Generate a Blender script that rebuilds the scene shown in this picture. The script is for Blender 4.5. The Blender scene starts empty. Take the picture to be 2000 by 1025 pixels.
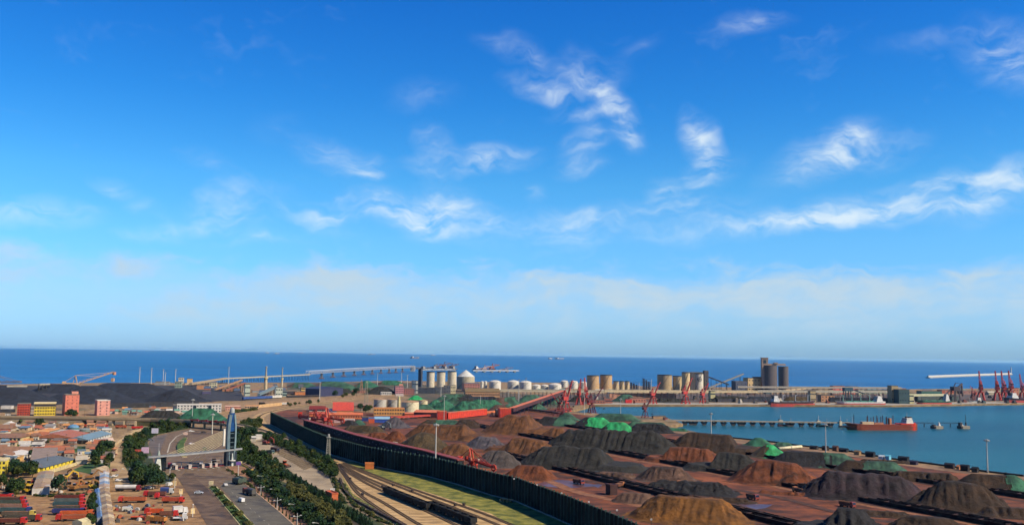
import bpy, bmesh, math, random
from mathutils import Vector, Matrix
R = math.radians
sc = bpy.context.scene
col = sc.collection
# ------------------------------------------------------------------ camera
F = 1850.0; CH = 75.0                      # focal length in photo pixels, camera height (m)
ROLL = math.atan(.0145)
PITCH = math.atan((691.5 - 512.5) * math.cos(ROLL) / F)
cam = bpy.data.cameras.new('camera'); cam.sensor_width = 36.0; cam.lens = 36.0 * F / 2000.0
cam.clip_start = 1.0; cam.clip_end = 300000.0
camo = bpy.data.objects.new('camera', cam); col.objects.link(camo); sc.camera = camo
_f = Vector((0, math.cos(PITCH), math.sin(PITCH))); _u0 = Vector((0, -math.sin(PITCH), math.cos(PITCH))); _r0 = Vector((1, 0, 0))
_r = _r0 * math.cos(ROLL) + _u0 * math.sin(ROLL); _u = -_r0 * math.sin(ROLL) + _u0 * math.cos(ROLL)
camo.matrix_world = Matrix(((_r.x, _u.x, -_f.x, 0), (_r.y, _u.y, -_f.y, 0), (_r.z, _u.z, -_f.z, CH), (0, 0, 0, 1)))
sc.render.resolution_x = 1024; sc.render.resolution_y = 524

def ray(px, py):                           # survey helper: sight line of a photo point
    return _f * F + _r * (px - 1000.0) + _u * (512.5 - py)
def gp(px, py, z=0.0):                     # plan position (x, y) of a photo point lying at height z
    d = ray(px, py); t = (z - CH) / d.z
    return (d.x * t, d.y * t)
def hor(px): return 691.5 + .0145 * (px - 1000)
def hgt(px, ybase, ytop, back=0.0):        # real height of something standing at (px, ybase)
    g = gp(px, ybase); d = g[1] + back
    return CH - (ytop - hor(px)) * d / F
def mpp(px, py): return gp(px, py)[1] / F   # metres per photo pixel

# ------------------------------------------------------------------ sky, sun, exposure
SUN_AZ = R(112)                            # clockwise from +Y: right of the view and a little behind
SUN_EL = R(41)
w = bpy.data.worlds.new('World'); sc.world = w; w.use_nodes = True
nt = w.node_tree; nt.nodes.clear()
def N(t, typ, **kw):
    n = t.nodes.new(typ)
    for k, v in kw.items(): setattr(n, k, v)
    return n
def mth(t, op, a, b=None, c=None, clamp=False):
    n = N(t, 'ShaderNodeMath', operation=op, use_clamp=clamp)
    for i, v in enumerate((a, b, c)):
        if v is None: continue
        if isinstance(v, (int, float)): n.inputs[i].default_value = v
        else: t.links.new(v, n.inputs[i])
    return n.outputs[0]
def mixc(t, fac, a, b, blend='MIX'):
    n = N(t, 'ShaderNodeMix', data_type='RGBA', blend_type=blend)
    for i, v in ((0, fac), (6, a), (7, b)):
        if isinstance(v, (int, float)): n.inputs[i].default_value = v
        elif isinstance(v, tuple): n.inputs[i].default_value = (*v, 1) if len(v) == 3 else v
        else: t.links.new(v, n.inputs[i])
    return n.outputs[2]
def sstep(t, v, a, b):
    n = N(t, 'ShaderNodeMapRange', interpolation_type='SMOOTHSTEP')
    t.links.new(v, n.inputs[0]); n.inputs[1].default_value = a; n.inputs[2].default_value = b
    return n.outputs[0]
def noise(t, vec, scale, detail=4, rough=.55, dist=0.0, out=0):
    n = N(t, 'ShaderNodeTexNoise'); t.links.new(vec, n.inputs['Vector'])
    n.inputs['Scale'].default_value = scale; n.inputs['Detail'].default_value = detail
    n.inputs['Roughness'].default_value = rough; n.inputs['Distortion'].default_value = dist
    return n.outputs[out]
def C(r, g, b):
    f = lambda c: (c / 12.92 if c <= .04045 else ((c + .055) / 1.055) ** 2.4)
    return (f(r / 255), f(g / 255), f(b / 255))

sky = N(nt, 'ShaderNodeTexSky', sky_type='NISHITA'); sky.sun_disc = False
sky.sun_elevation = SUN_EL; sky.sun_rotation = SUN_AZ
sky.altitude = 0; sky.air_density = 1.0; sky.dust_density = .3; sky.ozone_density = 3.5
hs = N(nt, 'ShaderNodeHueSaturation'); hs.inputs['Saturation'].default_value = 1.35; hs.inputs['Value'].default_value = 2.0
nt.links.new(sky.outputs[0], hs.inputs['Color'])
tc = N(nt, 'ShaderNodeTexCoord'); sep = N(nt, 'ShaderNodeSeparateXYZ'); nt.links.new(tc.outputs['Generated'], sep.inputs[0])
az = mth(nt, 'ARCTAN2', sep.outputs[0], sep.outputs[1]); el = mth(nt, 'ARCSINE', sep.outputs[2])
cmb = N(nt, 'ShaderNodeCombineXYZ'); nt.links.new(az, cmb.inputs[0]); nt.links.new(el, cmb.inputs[1]); cmb.inputs[2].default_value = 1.0
ae = cmb.outputs[0]                         # celestial coordinates (azimuth, elevation)
def vadd(a, b, k):
    m = N(nt, 'ShaderNodeVectorMath', operation='MULTIPLY_ADD'); nt.links.new(b, m.inputs[0]); m.inputs[1].default_value = (k, k, 0); nt.links.new(a, m.inputs[2])
    return m.outputs[0]
def vshift(a, d):
    m = N(nt, 'ShaderNodeVectorMath', operation='ADD'); nt.links.new(a, m.inputs[0]); m.inputs[1].default_value = d
    return m.outputs[0]
warp0 = N(nt, 'ShaderNodeVectorMath', operation='SUBTRACT'); nt.links.new(noise(nt, ae, 14, 3, .6, out=1), warp0.inputs[0]); warp0.inputs[1].default_value = (.5, .5, .5)
aw = vadd(ae, warp0.outputs[0], .03)
#           photo x,  y, half-length, half-width, tilt (deg), weight      -- wisps of cirrus
CIRRUS = [(985, 97, 60, 22, -20, .6), (1050, 118, 70, 24, -35, .65), (1060, 172, 80, 22, -8, 1.0), (1105, 205, 80, 22, -35, .6),
 (1145, 140, 50, 35, -30, .7), (1200, 150, 40, 30, 30, .5), (1165, 185, 75, 26, -40, .95), (1210, 225, 60, 28, -60, .95), (1228, 262, 38, 32, -70, .9), (1140, 222, 70, 12, 5, .6),
 (1372, 275, 65, 32, -48, 1.3), (1140, 282, 50, 30, 25, .75), (1130, 330, 50, 18, 8, .8), (965, 302, 85, 26, 4, 1.0), (935, 320, 40, 16, 15, .6), (850, 278, 45, 28, -30, .7), (840, 325, 55, 20, -10, .65),
 (825, 185, 65, 30, 10, .42), (670, 305, 90, 30, -14, .75), (715, 335, 40, 12, -10, .6), (1045, 375, 24, 22, 0, .55), (760, 400, 90, 32, -12, .8), (850, 410, 70, 50, 25, .95), (960, 430, 80, 28, -15, .8), (830, 440, 160, 22, -6, .8), (630, 425, 70, 28, -8, .75),
 (435, 400, 60, 40, 20, .5), (440, 440, 90, 40, 0, .5), (520, 375, 60, 22, 0, .45), (315, 458, 70, 16, 4, .8), (60, 420, 110, 26, 4, .85), (222, 362, 38, 20, -20, .5), (280, 405, 50, 20, -25, .4), (400, 320, 50, 18, -15, .35),
 (1460, 42, 75, 20, 6, .7), (1975, 110, 90, 48, -25, 1.0), (1800, 82, 80, 16, 6, .38), (1610, 300, 110, 42, 22, 1.0), (1665, 280, 50, 30, 40, .7), (1750, 290, 60, 30, 30, .65), (1370, 350, 80, 32, 20, .7), (1290, 375, 34, 28, 0, .6),
 (1110, 445, 90, 38, 8, .85), (1300, 415, 170, 26, 4, .65), (1500, 440, 260, 24, 3, .85), (1730, 405, 170, 34, 8, 1.0), (1930, 385, 90, 40, 15, .8), (1960, 340, 110, 26, 6, .8), (1810, 355, 60, 14, 5, .5), (1580, 435, 110, 18, 5, .5),
 (1075, 497, 40, 10, 0, .5), (520, 470, 80, 14, 0, .5), (20, 488, 70, 18, -6, .6), (540, 250, 50, 30, 10, .22), (1250, 95, 40, 20, 30, .3)]
acc = None; _rot = {}
def rotated(tl):                            # the sky coordinates turned by one of a few angles, shared by many wisps
    if tl not in _rot:
        q = N(nt, 'ShaderNodeMapping'); nt.links.new(aw, q.inputs[0]); q.inputs[2].default_value = (0, 0, R(-tl)); q.inputs[3].default_value = (1, 1, 0); _rot[tl] = q.outputs[0]
    return _rot[tl]
for (x, y, a, b, tl, wt) in CIRRUS:
    tl = min((-60, -35, -12, 4, 24), key=lambda q: abs(q - tl))
    d = ray(x, y).normalized(); ax, ey = math.atan2(d.x, d.y), math.asin(d.z); c_, s_ = math.cos(R(tl)), math.sin(R(tl)); la, lb = F / (a * 1.4), F / (b * 1.4)
    ma = N(nt, 'ShaderNodeVectorMath', operation='MULTIPLY_ADD'); nt.links.new(rotated(tl), ma.inputs[0]); ma.inputs[1].default_value = (la, lb, 0); ma.inputs[2].default_value = (-la * (c_ * ax + s_ * ey), -lb * (-s_ * ax + c_ * ey), 0)
    gd = N(nt, 'ShaderNodeTexGradient', gradient_type='SPHERICAL'); nt.links.new(ma.outputs[0], gd.inputs[0])
    acc = mth(nt, 'MULTIPLY_ADD', gd.outputs['Fac'], wt * (.72 if 960 < x < 1240 and y < 275 else .95), acc if acc is not None else 0.0)
st = N(nt, 'ShaderNodeMapping'); nt.links.new(vadd(ae, warp0.outputs[0], .06), st.inputs[0]); st.inputs[2].default_value = (0, 0, R(-18)); st.inputs[3].default_value = (1, 2.8, 1)
fib = noise(nt, st.outputs[0], 19, 8, .60)
st2 = N(nt, 'ShaderNodeMapping'); nt.links.new(vadd(ae, warp0.outputs[0], .2), st2.inputs[0]); st2.inputs[3].default_value = (.7, 2.2, 1)
big = noise(nt, st2.outputs[0], 5, 3, .6)
dens = mth(nt, 'MULTIPLY', acc, mth(nt, 'MULTIPLY_ADD', fib, 2.7, -.80))
cir = mth(nt, 'MULTIPLY', sstep(nt, dens, -.05, 1.2), .80)
# thin veil of cirrus spread over the whole sky
veil = mth(nt, 'MULTIPLY', sstep(nt, mth(nt, 'ADD', big, mth(nt, 'MULTIPLY', fib, .55)), .86, 1.25), .16)
# long low bank of haze cloud standing round the horizon
st3 = N(nt, 'ShaderNodeMapping'); nt.links.new(vadd(ae, warp0.outputs[0], .05), st3.inputs[0]); st3.inputs[3].default_value = (1, 3.2, 1)
edge = noise(nt, st3.outputs[0], 8, 7, .62)
elw = mth(nt, 'MULTIPLY_ADD', mth(nt, 'SUBTRACT', edge, .5), -.10, el)
bank = mth(nt, 'MULTIPLY', mth(nt, 'SUBTRACT', 1.0, sstep(nt, elw, .068, .102)), sstep(nt, el, -.004, .055))
lump = sstep(nt, mth(nt, 'ADD', edge, mth(nt, 'MULTIPLY', mth(nt, 'SUBTRACT', big, .5), .6)), .3, .7)
bank = mth(nt, 'MULTIPLY', bank, mth(nt, 'MULTIPLY_ADD', lump, .66, .34))
# tint of the clear air: deep azure overhead, paler towards the horizon
rmp = N(nt, 'ShaderNodeValToRGB'); nt.links.new(mth(nt, 'MULTIPLY', el, 1 / .42, clamp=True), rmp.inputs[0])
RAMP = [(0.0, (.42, .78, 1.70)), (.10, (.52, .92, 1.60)), (.28, (.70, 1.16, 1.50)), (.42, (.67, 1.22, 1.44)), (.62, (.40, 1.06, 1.44)), (1.0, (.17, .82, 1.42))]
er = rmp.color_ramp.elements
while len(er) < len(RAMP): er.new(.5)
for e_, (p, c) in zip(er, RAMP): e_.position = p; e_.color = (*[v / 2.6 for v in c], 1)
clear = mixc(nt, 1.0, hs.outputs[0], rmp.outputs[0], 'MULTIPLY')
cl = mixc(nt, mth(nt, 'ADD', cir, veil, clamp=True), clear, (5.6, 6.3, 6.6))
cl = mixc(nt, bank, cl, (3.5, 4.55, 5.4))
bg = N(nt, 'ShaderNodeBackground'); bg.inputs[1].default_value = .077; nt.links.new(cl, bg.inputs[0])
wo = N(nt, 'ShaderNodeOutputWorld'); nt.links.new(bg.outputs[0], wo.inputs[0])

sl = bpy.data.lights.new('sun', 'SUN'); sl.energy = 5.0; sl.angle = R(.5); sl.color = (1.0, .87, .66)
so = bpy.data.objects.new('sun', sl); col.objects.link(so)
sd = Vector((math.sin(SUN_AZ) * math.cos(SUN_EL), math.cos(SUN_AZ) * math.cos(SUN_EL), math.sin(SUN_EL)))
so.rotation_euler = sd.to_track_quat('Z', 'Y').to_euler(); so.location = sd * 500
vs = sc.view_settings; vs.view_transform = 'Standard'; vs.look = 'None'; vs.exposure = .96; vs.gamma = 1.0; vs.use_curve_mapping = False
sc.cycles.volume_max_steps = 64; sc.cycles.max_bounces = 3; sc.cycles.diffuse_bounces = 2; sc.cycles.glossy_bounces = 2; sc.cycles.use_adaptive_sampling = True; sc.cycles.adaptive_threshold = .02; sc.cycles.adaptive_min_samples = 8; sc.cycles.transparent_max_bounces = 6; sc.cycles.volume_bounces = 0

# ------------------------------------------------------------------ materials
_mats = {}; ALB = .5                      # photo colours are lit values; true base colours are darker
def mat(name, c, rough=.8, var=.18, scale=.25, c2=None, metal=0.0, bump=0.0, bscale=2.0, spec=.3, detail=5, stretch=None, lo=.35, hi=.65, patch=()):
    if name in _mats: return _mats[name]
    m = bpy.data.materials.new(name); m.use_nodes = True; t = m.node_tree
    p = t.nodes['Principled BSDF']; p.inputs['Roughness'].default_value = rough; p.inputs['Metallic'].default_value = metal
    p.inputs['Specular IOR Level'].default_value = spec
    ge = N(t, 'ShaderNodeNewGeometry'); vec = ge.outputs['Position']
    if stretch:
        mp = N(t, 'ShaderNodeMapping'); t.links.new(vec, mp.inputs[0]); mp.inputs[2].default_value = (0, 0, stretch[0]); mp.inputs[3].default_value = stretch[1]; vec = mp.outputs[0]
    n = noise(t, vec, scale, detail, .6)
    f = sstep(t, n, lo, hi)
    c = tuple(v * ALB for v in c); c2 = tuple(v * ALB for v in c2) if c2 else None
    a = tuple(v * (1 - var) for v in c); b = tuple(min(1, v * (1 + var)) for v in c) if c2 is None else c2
    cc = mixc(t, f, a, b)
    for (pc, ps, plo, phi, off) in patch:                      # stains and spills of another colour
        sh = N(t, 'ShaderNodeVectorMath', operation='ADD'); t.links.new(vec, sh.inputs[0]); sh.inputs[1].default_value = (off, off * .7, 0)
        cc = mixc(t, sstep(t, noise(t, sh.outputs[0], ps, 7, .62, .4), plo, phi), cc, tuple(v * ALB for v in C(*pc)))
    t.links.new(cc, p.inputs['Base Color'])
    if bump:
        bp = N(t, 'ShaderNodeBump'); bp.inputs['Strength'].default_value = 1.0; bp.inputs['Distance'].default_value = bump
        t.links.new(noise(t, vec, bscale, 6, .65), bp.inputs['Height']); t.links.new(bp.outputs[0], p.inputs['Normal'])
    _mats[name] = m
    return m
def paint(r, g, b, rough=.6, var=.14, scale=.35):   # painted or plain coloured surface, slightly weathered
    return mat('paint_%d_%d_%d' % (r, g, b), C(r, g, b), rough, var, scale)
GLASS = mat('window_glass', C(45, 60, 75), .15, .3, .5, spec=.6)

# ------------------------------------------------------------------ mesh building
class B:
    def __init__(s): s.v = []; s.f = []
    def add(s, vs_, fs):
        o = len(s.v); s.v += [tuple(v) for v in vs_]; s.f += [tuple(i + o for i in q) for q in fs]; return s
    def box(s, x0, x1, y0, y1, z0, z1):
        return s.add([(x0, y0, z0), (x1, y0, z0), (x1, y1, z0), (x0, y1, z0), (x0, y0, z1), (x1, y0, z1), (x1, y1, z1), (x0, y1, z1)],
                     [(3, 2, 1, 0), (4, 5, 6, 7), (0, 1, 5, 4), (1, 2, 6, 5), (2, 3, 7, 6), (3, 0, 4, 7)])
    def beam(s, p, q, w, h=None):
        p = Vector(p); q = Vector(q); h = h or w; d = (q - p)
        if d.length < 1e-6: return s
        d.normalize(); up = Vector((0, 0, 1)) if abs(d.z) < .98 else Vector((0, 1, 0))
        a = d.cross(up).normalized() * (w / 2); b = a.cross(d).normalized() * (h / 2)
        vs_ = [p - a - b, p + a - b, p + a + b, p - a + b, q - a - b, q + a - b, q + a + b, q - a + b]
        return s.add(vs_, [(3, 2, 1, 0), (4, 5, 6, 7), (0, 1, 5, 4), (1, 2, 6, 5), (2, 3, 7, 6), (3, 0, 4, 7)])
    def cyl(s, x, y, z0, z1, r, n=16, r1=None):
        r1 = r if r1 is None else r1
        vs_ = []
        for k in range(n):
            a = 2 * math.pi * k / n; vs_.append((x + r * math.cos(a), y + r * math.sin(a), z0))
        for k in range(n):
            a = 2 * math.pi * k / n; vs_.append((x + r1 * math.cos(a), y + r1 * math.sin(a), z1))
        fs = [(k, (k + 1) % n, n + (k + 1) % n, n + k) for k in range(n)] + [tuple(range(n - 1, -1, -1)), tuple(range(n, 2 * n))]
        return s.add(vs_, fs)
    def lathe(s, x, y, prof, n=20):
        vs_ = []; m = len(prof)
        for k in range(n):
            a = 2 * math.pi * k / n
            for (r, z) in prof: vs_.append((x + r * math.cos(a), y + r * math.sin(a), z))
        fs = []
        for k in range(n):
            k2 = (k + 1) % n
            for j in range(m - 1): fs.append((k * m + j, k2 * m + j, k2 * m + j + 1, k * m + j + 1))
        return s.add(vs_, fs)
    def tube(s, p, q, r, n=8):
        p = Vector(p); q = Vector(q); d = (q - p).normalized(); up = Vector((0, 0, 1)) if abs(d.z) < .98 else Vector((0, 1, 0))
        a = d.cross(up).normalized() * r; b = a.cross(d).normalized() * r
        vs_ = [p + a * math.cos(2 * math.pi * k / n) + b * math.sin(2 * math.pi * k / n) for k in range(n)] + [q + a * math.cos(2 * math.pi * k / n) + b * math.sin(2 * math.pi * k / n) for k in range(n)]
        return s.add(vs_, [(k, (k + 1) % n, n + (k + 1) % n, n + k) for k in range(n)] + [tuple(range(n - 1, -1, -1)), tuple(range(n, 2 * n))])
    def prism(s, poly, z0, z1):
        n = len(poly)
        ar = sum(poly[i][0] * poly[(i + 1) % n][1] - poly[(i + 1) % n][0] * poly[i][1] for i in range(n))
        if ar < 0: poly = poly[::-1]
        return s.add([(x, y, z0) for x, y in poly] + [(x, y, z1) for x, y in poly],
                     [tuple(range(n - 1, -1, -1)), tuple(range(n, 2 * n))] + [(k, (k + 1) % n, n + (k + 1) % n, n + k) for k in range(n)])
    def gable(s, x0, x1, y0, y1, z0, zr, axis='x', over=.5):   # ridge along axis
        x0 -= over; x1 += over; y0 -= over; y1 += over; t = .25
        if axis == 'x':
            ym = (y0 + y1) / 2
            vs_ = [(x0, y0, z0), (x0, ym, zr), (x0, y1, z0), (x1, y0, z0), (x1, ym, zr), (x1, y1, z0)]
        else:
            xm = (x0 + x1) / 2
            vs_ = [(x1, y0, z0), (xm, y0, zr), (x0, y0, z0), (x1, y1, z0), (xm, y1, zr), (x0, y1, z0)]
        return s.add(vs_, [(0, 3, 4, 1), (1, 4, 5, 2), (0, 1, 2), (5, 4, 3), (0, 2, 5, 3)])
    def sheet(s, poly, z):
        n = len(poly)
        ar = sum(poly[i][0] * poly[(i + 1) % n][1] - poly[(i + 1) % n][0] * poly[i][1] for i in range(n))
        if ar < 0: poly = poly[::-1]
        return s.add([(x, y, z) for x, y in poly], [tuple(range(n))])
    def ribbon(s, pts, w, z):                    # flat strip along a plan polyline
        L = []; Rr = []
        for i, p in enumerate(pts):
            a = Vector(pts[max(0, i - 1)][:2]); b = Vector(pts[min(len(pts) - 1, i + 1)][:2]); d = (b - a).normalized(); nrm = Vector((-d.y, d.x)) * w / 2
            zz = p[2] if len(p) > 2 else z
            L.append((p[0] + nrm.x, p[1] + nrm.y, zz)); Rr.append((p[0] - nrm.x, p[1] - nrm.y, zz))
        n = len(pts)
        return s.add(L + Rr, [(n + i, n + i + 1, i + 1, i) for i in range(n - 1)])
    def solid(s, pts, w, z0, z1):                # thick strip along a polyline (z offsets added to a point's own z)
        L = []; n = len(pts)
        for i, p in enumerate(pts):
            a = Vector(pts[max(0, i - 1)][:2]); b = Vector(pts[min(n - 1, i + 1)][:2]); d = (b - a).normalized(); nr = Vector((-d.y, d.x)) * w / 2
            zz = p[2] if len(p) > 2 else 0.0
            L += [(p[0] + nr.x, p[1] + nr.y, zz + z0), (p[0] - nr.x, p[1] - nr.y, zz + z0), (p[0] - nr.x, p[1] - nr.y, zz + z1), (p[0] + nr.x, p[1] + nr.y, zz + z1)]
        fs = [(0, 1, 2, 3), (4 * n - 1, 4 * n - 2, 4 * n - 3, 4 * n - 4)]
        for i in range(n - 1):
            o = 4 * i
            for k in range(4): fs.append((o + k, o + 4 + k, o + 4 + (k + 1) % 4, o + (k + 1) % 4))
        return s.add(L, fs)
    def mesh(s, name, m, smooth=False):
        me = bpy.data.meshes.new(name); me.from_pydata(s.v, [], s.f); me.update()
        if m: me.materials.append(m)
        if smooth: me.polygons.foreach_set('use_smooth', [True] * len(me.polygons))
        return me
    def obj(s, name, m, parent=None, smooth=False, loc=None):
        o = bpy.data.objects.new(name, s.mesh(name, m, smooth)); col.objects.link(o)
        if parent: o.parent = parent
        if loc: o.location = loc
        return o
def tag(o, label, cat, group=None):
    o['label'] = label; o['category'] = cat
    if group: o['group'] = group
    return o
def thing(name, label, cat, loc=(0, 0, 0), rz=0.0, group=None):
    o = bpy.data.objects.new(name, None); col.objects.link(o); o.empty_display_size = 1
    o.location = loc if len(loc) == 3 else (*loc, 0); o.rotation_euler = (0, 0, rz)
    return tag(o, label, cat, group)
def struct(o, kind='structure'):
    o['kind'] = kind; return o
def inst(name, me, parent=None, loc=(0, 0, 0), rz=0.0, scale=None):
    o = bpy.data.objects.new(name, me); col.objects.link(o); o.location = loc if len(loc) == 3 else (*loc, 0); o.rotation_euler = (0, 0, rz)
    if scale: o.scale = scale if isinstance(scale, tuple) else (scale,) * 3
    if parent: o.parent = parent
    return o
def copy_tree(o, loc=None, rz=None, label=None, group=None, parent=None, scale=None):
    c = o.copy(); col.objects.link(c)
    if parent: c.parent = parent
    if loc is not None: c.location = loc if len(loc) == 3 else (*loc, 0)
    if rz is not None: c.rotation_euler = (0, 0, rz)
    if scale is not None: c.scale = (scale,) * 3
    if label: c['label'] = label
    if group: c['group'] = group
    if o.name not in KIDS: KIDS[o.name] = list(o.children)
    kids = KIDS[o.name]; KIDS[c.name] = []
    for ch in kids: KIDS[c.name].append(copy_tree(ch, parent=c))
    return c
KIDS = {}
rnd = random.Random(7)
# plan directions of the stockyard grid (rows run towards the lower right of the view)
RA = R(-65); RD = Vector((math.cos(RA), math.sin(RA))); RN = Vector((-RD.y, RD.x))
def row(s_, o_): v = RD * s_ + RN * o_; return (v.x, v.y)
def dirang(a, b): return math.atan2(b[1] - a[1], b[0] - a[0])
# ================================================================== SETTING: water, land, roads
def zone(name, pts, z, m, px=True, kind='structure'):
    return struct(B().sheet([gp(*p) for p in pts] if px else pts, z).obj(name, m), kind)
def wmat():
    m = bpy.data.materials.new('sea_water'); m.use_nodes = True; t = m.node_tree; p = t.nodes['Principled BSDF']
    ge = N(t, 'ShaderNodeNewGeometry'); pos = ge.outputs['Position']
    sp = N(t, 'ShaderNodeSeparateXYZ'); t.links.new(pos, sp.inputs[0])
    # shallow harbour water is greener than the open sea
    far = sstep(t, mth(t, 'ADD', sp.outputs[1], mth(t, 'MULTIPLY', sp.outputs[0], -.25)), 1150, 2300)
    mp = N(t, 'ShaderNodeMapping'); t.links.new(pos, mp.inputs[0]); mp.inputs[3].default_value = (.0011, .0042, 1)
    pat = noise(t, mp.outputs[0], 1.0, 6, .6)
    c1 = mixc(t, sstep(t, pat, .3, .7), C(16, 62, 74), C(26, 80, 90))
    c2 = mixc(t, sstep(t, pat, .3, .7), C(0, 50, 92), C(4, 82, 132))
    mp3 = N(t, 'ShaderNodeMapping'); t.links.new(pos, mp3.inputs[0]); mp3.inputs[2].default_value = (0, 0, -.25); mp3.inputs[3].default_value = (.004, .03, 1)
    wind = sstep(t, noise(t, mp3.outputs[0], 1.0, 6, .65, .5), .38, .66)          # cat's paws: ruffled and slick patches
    cw = mixc(t, far, c1, c2); cw = mixc(t, mth(t, 'MULTIPLY', wind, .42), cw, mixc(t, 1.0, cw, (.55, .62, .68), 'MULTIPLY'))
    t.links.new(cw, p.inputs['Base Color'])
    p.inputs['Roughness'].default_value = .32; p.inputs['Specular IOR Level'].default_value = .10
    b = N(t, 'ShaderNodeBump'); b.inputs['Strength'].default_value = 1.0; b.inputs['Distance'].default_value = 1.4
    mp2 = N(t, 'ShaderNodeMapping'); t.links.new(pos, mp2.inputs[0]); mp2.inputs[2].default_value = (0, 0, .5); mp2.inputs[3].default_value = (.05, .16, 1)
    t.links.new(noise(t, mp2.outputs[0], 1.0, 7, .68), b.inputs['Height']); t.links.new(b.outputs[0], p.inputs['Normal'])
    return m
SEA = -3.0
zone('sea', [(-60000, -3000), (60000, -3000), (60000, 60000), (-60000, 60000)], SEA, wmat(), px=False)

FARSHORE = [(-900, 752), (-300, 750), (0, 750), (200, 747), (380, 747), (640, 746), (760, 743), (1000, 746), (1180, 748), (1260, 754), (1560, 757), (1740, 760), (2000, 757), (2350, 760)]
QUAY = [(2350, 785), (2000, 787), (1740, 791), (1480, 790), (1160, 790), (1114, 803)]
NEAR = [(1180, 808), (1234, 811), (1301, 815), (1334, 827), (1305, 831), (1332, 837), (1390, 850), (1425, 854), (1498, 861), (1565, 870), (1646, 878), (1693, 887), (1740, 895), (1797, 902), (1846, 909), (1930, 921), (2000, 929)]
LAND = [(-3500, -600), (-3500, 1900)] + [gp(*p) for p in FARSHORE + QUAY + NEAR] + [row(-200, 578), row(300, 578), row(700, 578)]
EARTH = mat('packed_earth', C(134, 106, 74), .95, .2, .11, C(170, 140, 98), bump=.05, bscale=.6, detail=9, patch=(((92, 84, 70), .012, .54, .66, 40), ((86, 92, 56), .02, .6, .7, 400)))
gr = B().prism(LAND, -9, 0).obj('ground', EARTH); struct(gr)
# --- surface materials
ORE = mat('ore_ground', C(88, 44, 22), .9, .25, .09, C(136, 72, 34), bump=.08, bscale=.35, detail=9, patch=(((48, 28, 22), .018, .50, .64, 40), ((104, 70, 60), .012, .60, .72, 300), ((156, 86, 42), .02, .55, .68, 700)))
ORE2 = mat('ore_ground_dull', C(110, 74, 60), .9, .2, .02, C(150, 104, 82), bump=.05)
ASPH = mat('asphalt_dusty', C(112, 88, 66), .85, .12, .2, C(132, 110, 86), bump=.02, patch=(((84, 68, 58), .03, .54, .66, 30),))
ASPHG = mat('asphalt_grey', C(100, 94, 80), .85, .1, .22, C(112, 106, 94), patch=(((78, 74, 70), .06, .52, .64, 10),))
ASPHD = mat('asphalt_dark', C(94, 74, 58), .85, .1, .15, C(122, 98, 76), patch=(((70, 56, 48), .05, .5, .62, 12),))
DIRT = mat('dirt_yard', C(148, 112, 72), .95, .15, .2, C(176, 136, 92), bump=.05, patch=(((110, 82, 58), .05, .52, .64, 20), ((196, 164, 118), .04, .58, .7, 90)))
DIRTR = mat('dirt_road', C(160, 130, 92), .95, .15, .05, C(190, 160, 116))
GRASS = mat('grass', C(92, 102, 34), .95, .2, .16, C(150, 144, 62), bump=.15, bscale=1.5)
GRASSD = mat('grass_deep', C(30, 72, 34), .95, .2, .08, C(72, 104, 42), bump=.15, bscale=1.5)
BALL = mat('ballast', C(172, 138, 90), .95, .2, .3, C(214, 178, 124), bump=.08, bscale=1.2, stretch=(R(62), (.3, 1, 1)))
CONC = mat('concrete', C(168, 160, 146), .85, .15, .08)
CONCD = mat('concrete_dark', C(110, 106, 100), .85, .2, .08)
SCRUB = mat('scrub', C(34, 56, 28), .95, .3, .06, C(86, 92, 46), bump=.3, bscale=.6)
WET = mat('wet_ground', C(92, 66, 70), .3, .15, .05, C(122, 84, 80))
# --- stockyard floor
zone('ore_ground', [(527, 809), (600, 868), (660, 892), (713, 908), (777, 921), (835, 931), (894, 947), (960, 968), (1008, 980), (1076, 1009), (1115, 1026), (1300, 1110), (2200, 1110), (2060, 945), (2000, 935), (1930, 926), (1846, 914), (1740, 900), (1646, 883), (1565, 875), (1425, 858), (1330, 842), (1290, 832), (1180, 815), (1110, 806), (1120, 795), (1000, 800), (880, 806), (760, 808), (640, 800), (560, 800)], .05, ORE)
zone('berth_road', [(1300, 834), (1335, 840), (1390, 853), (1425, 857), (1498, 865), (1565, 874), (1646, 882), (1740, 899), (1846, 913), (1930, 925), (2000, 933), (2000, 941), (1930, 931), (1846, 919), (1740, 905), (1646, 888), (1565, 880), (1425, 863), (1300, 842)], .10, mat('berth_pave', C(126, 96, 70), .9, .2, .04, C(160, 126, 92)))
for k, pts in enumerate([[(1048, 945), (1080, 935), (1110, 938), (1175, 948), (1140, 951), (1105, 953), (1070, 950)], [(1150, 946), (1180, 945), (1168, 952)], [(1420, 990), (1450, 983), (1510, 985), (1495, 992), (1440, 999)], [(1260, 952), (1300, 955), (1290, 960), (1270, 958)]]):
    zone('puddle', pts, .11 + .004 * k, WET)
HAUL = mat('haul_track', C(58, 36, 28), .9, .2, .25, C(96, 58, 38)); HAULL = mat('haul_track_dry', C(128, 82, 54), .9, .2, .25, C(160, 106, 72))
for k, (s0, s1, o_, w_) in enumerate([(-640, -260, 222, 6), (-600, -270, 286, 4), (-800, -250, 312, 5), (-760, -260, 380, 5), (-860, -260, 404, 5), (-700, -300, 474, 4), (-560, -280, 262, 7), (-520, -260, 350, 6)]):
    struct(B().ribbon([row(s0 + (s1 - s0) * q / 14, o_ + 3.5 * math.sin(q * 1.1 + k * 2)) for q in range(15)], w_, .16 + .004 * k).obj('haul_track', HAUL if k % 3 else HAULL))
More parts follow.
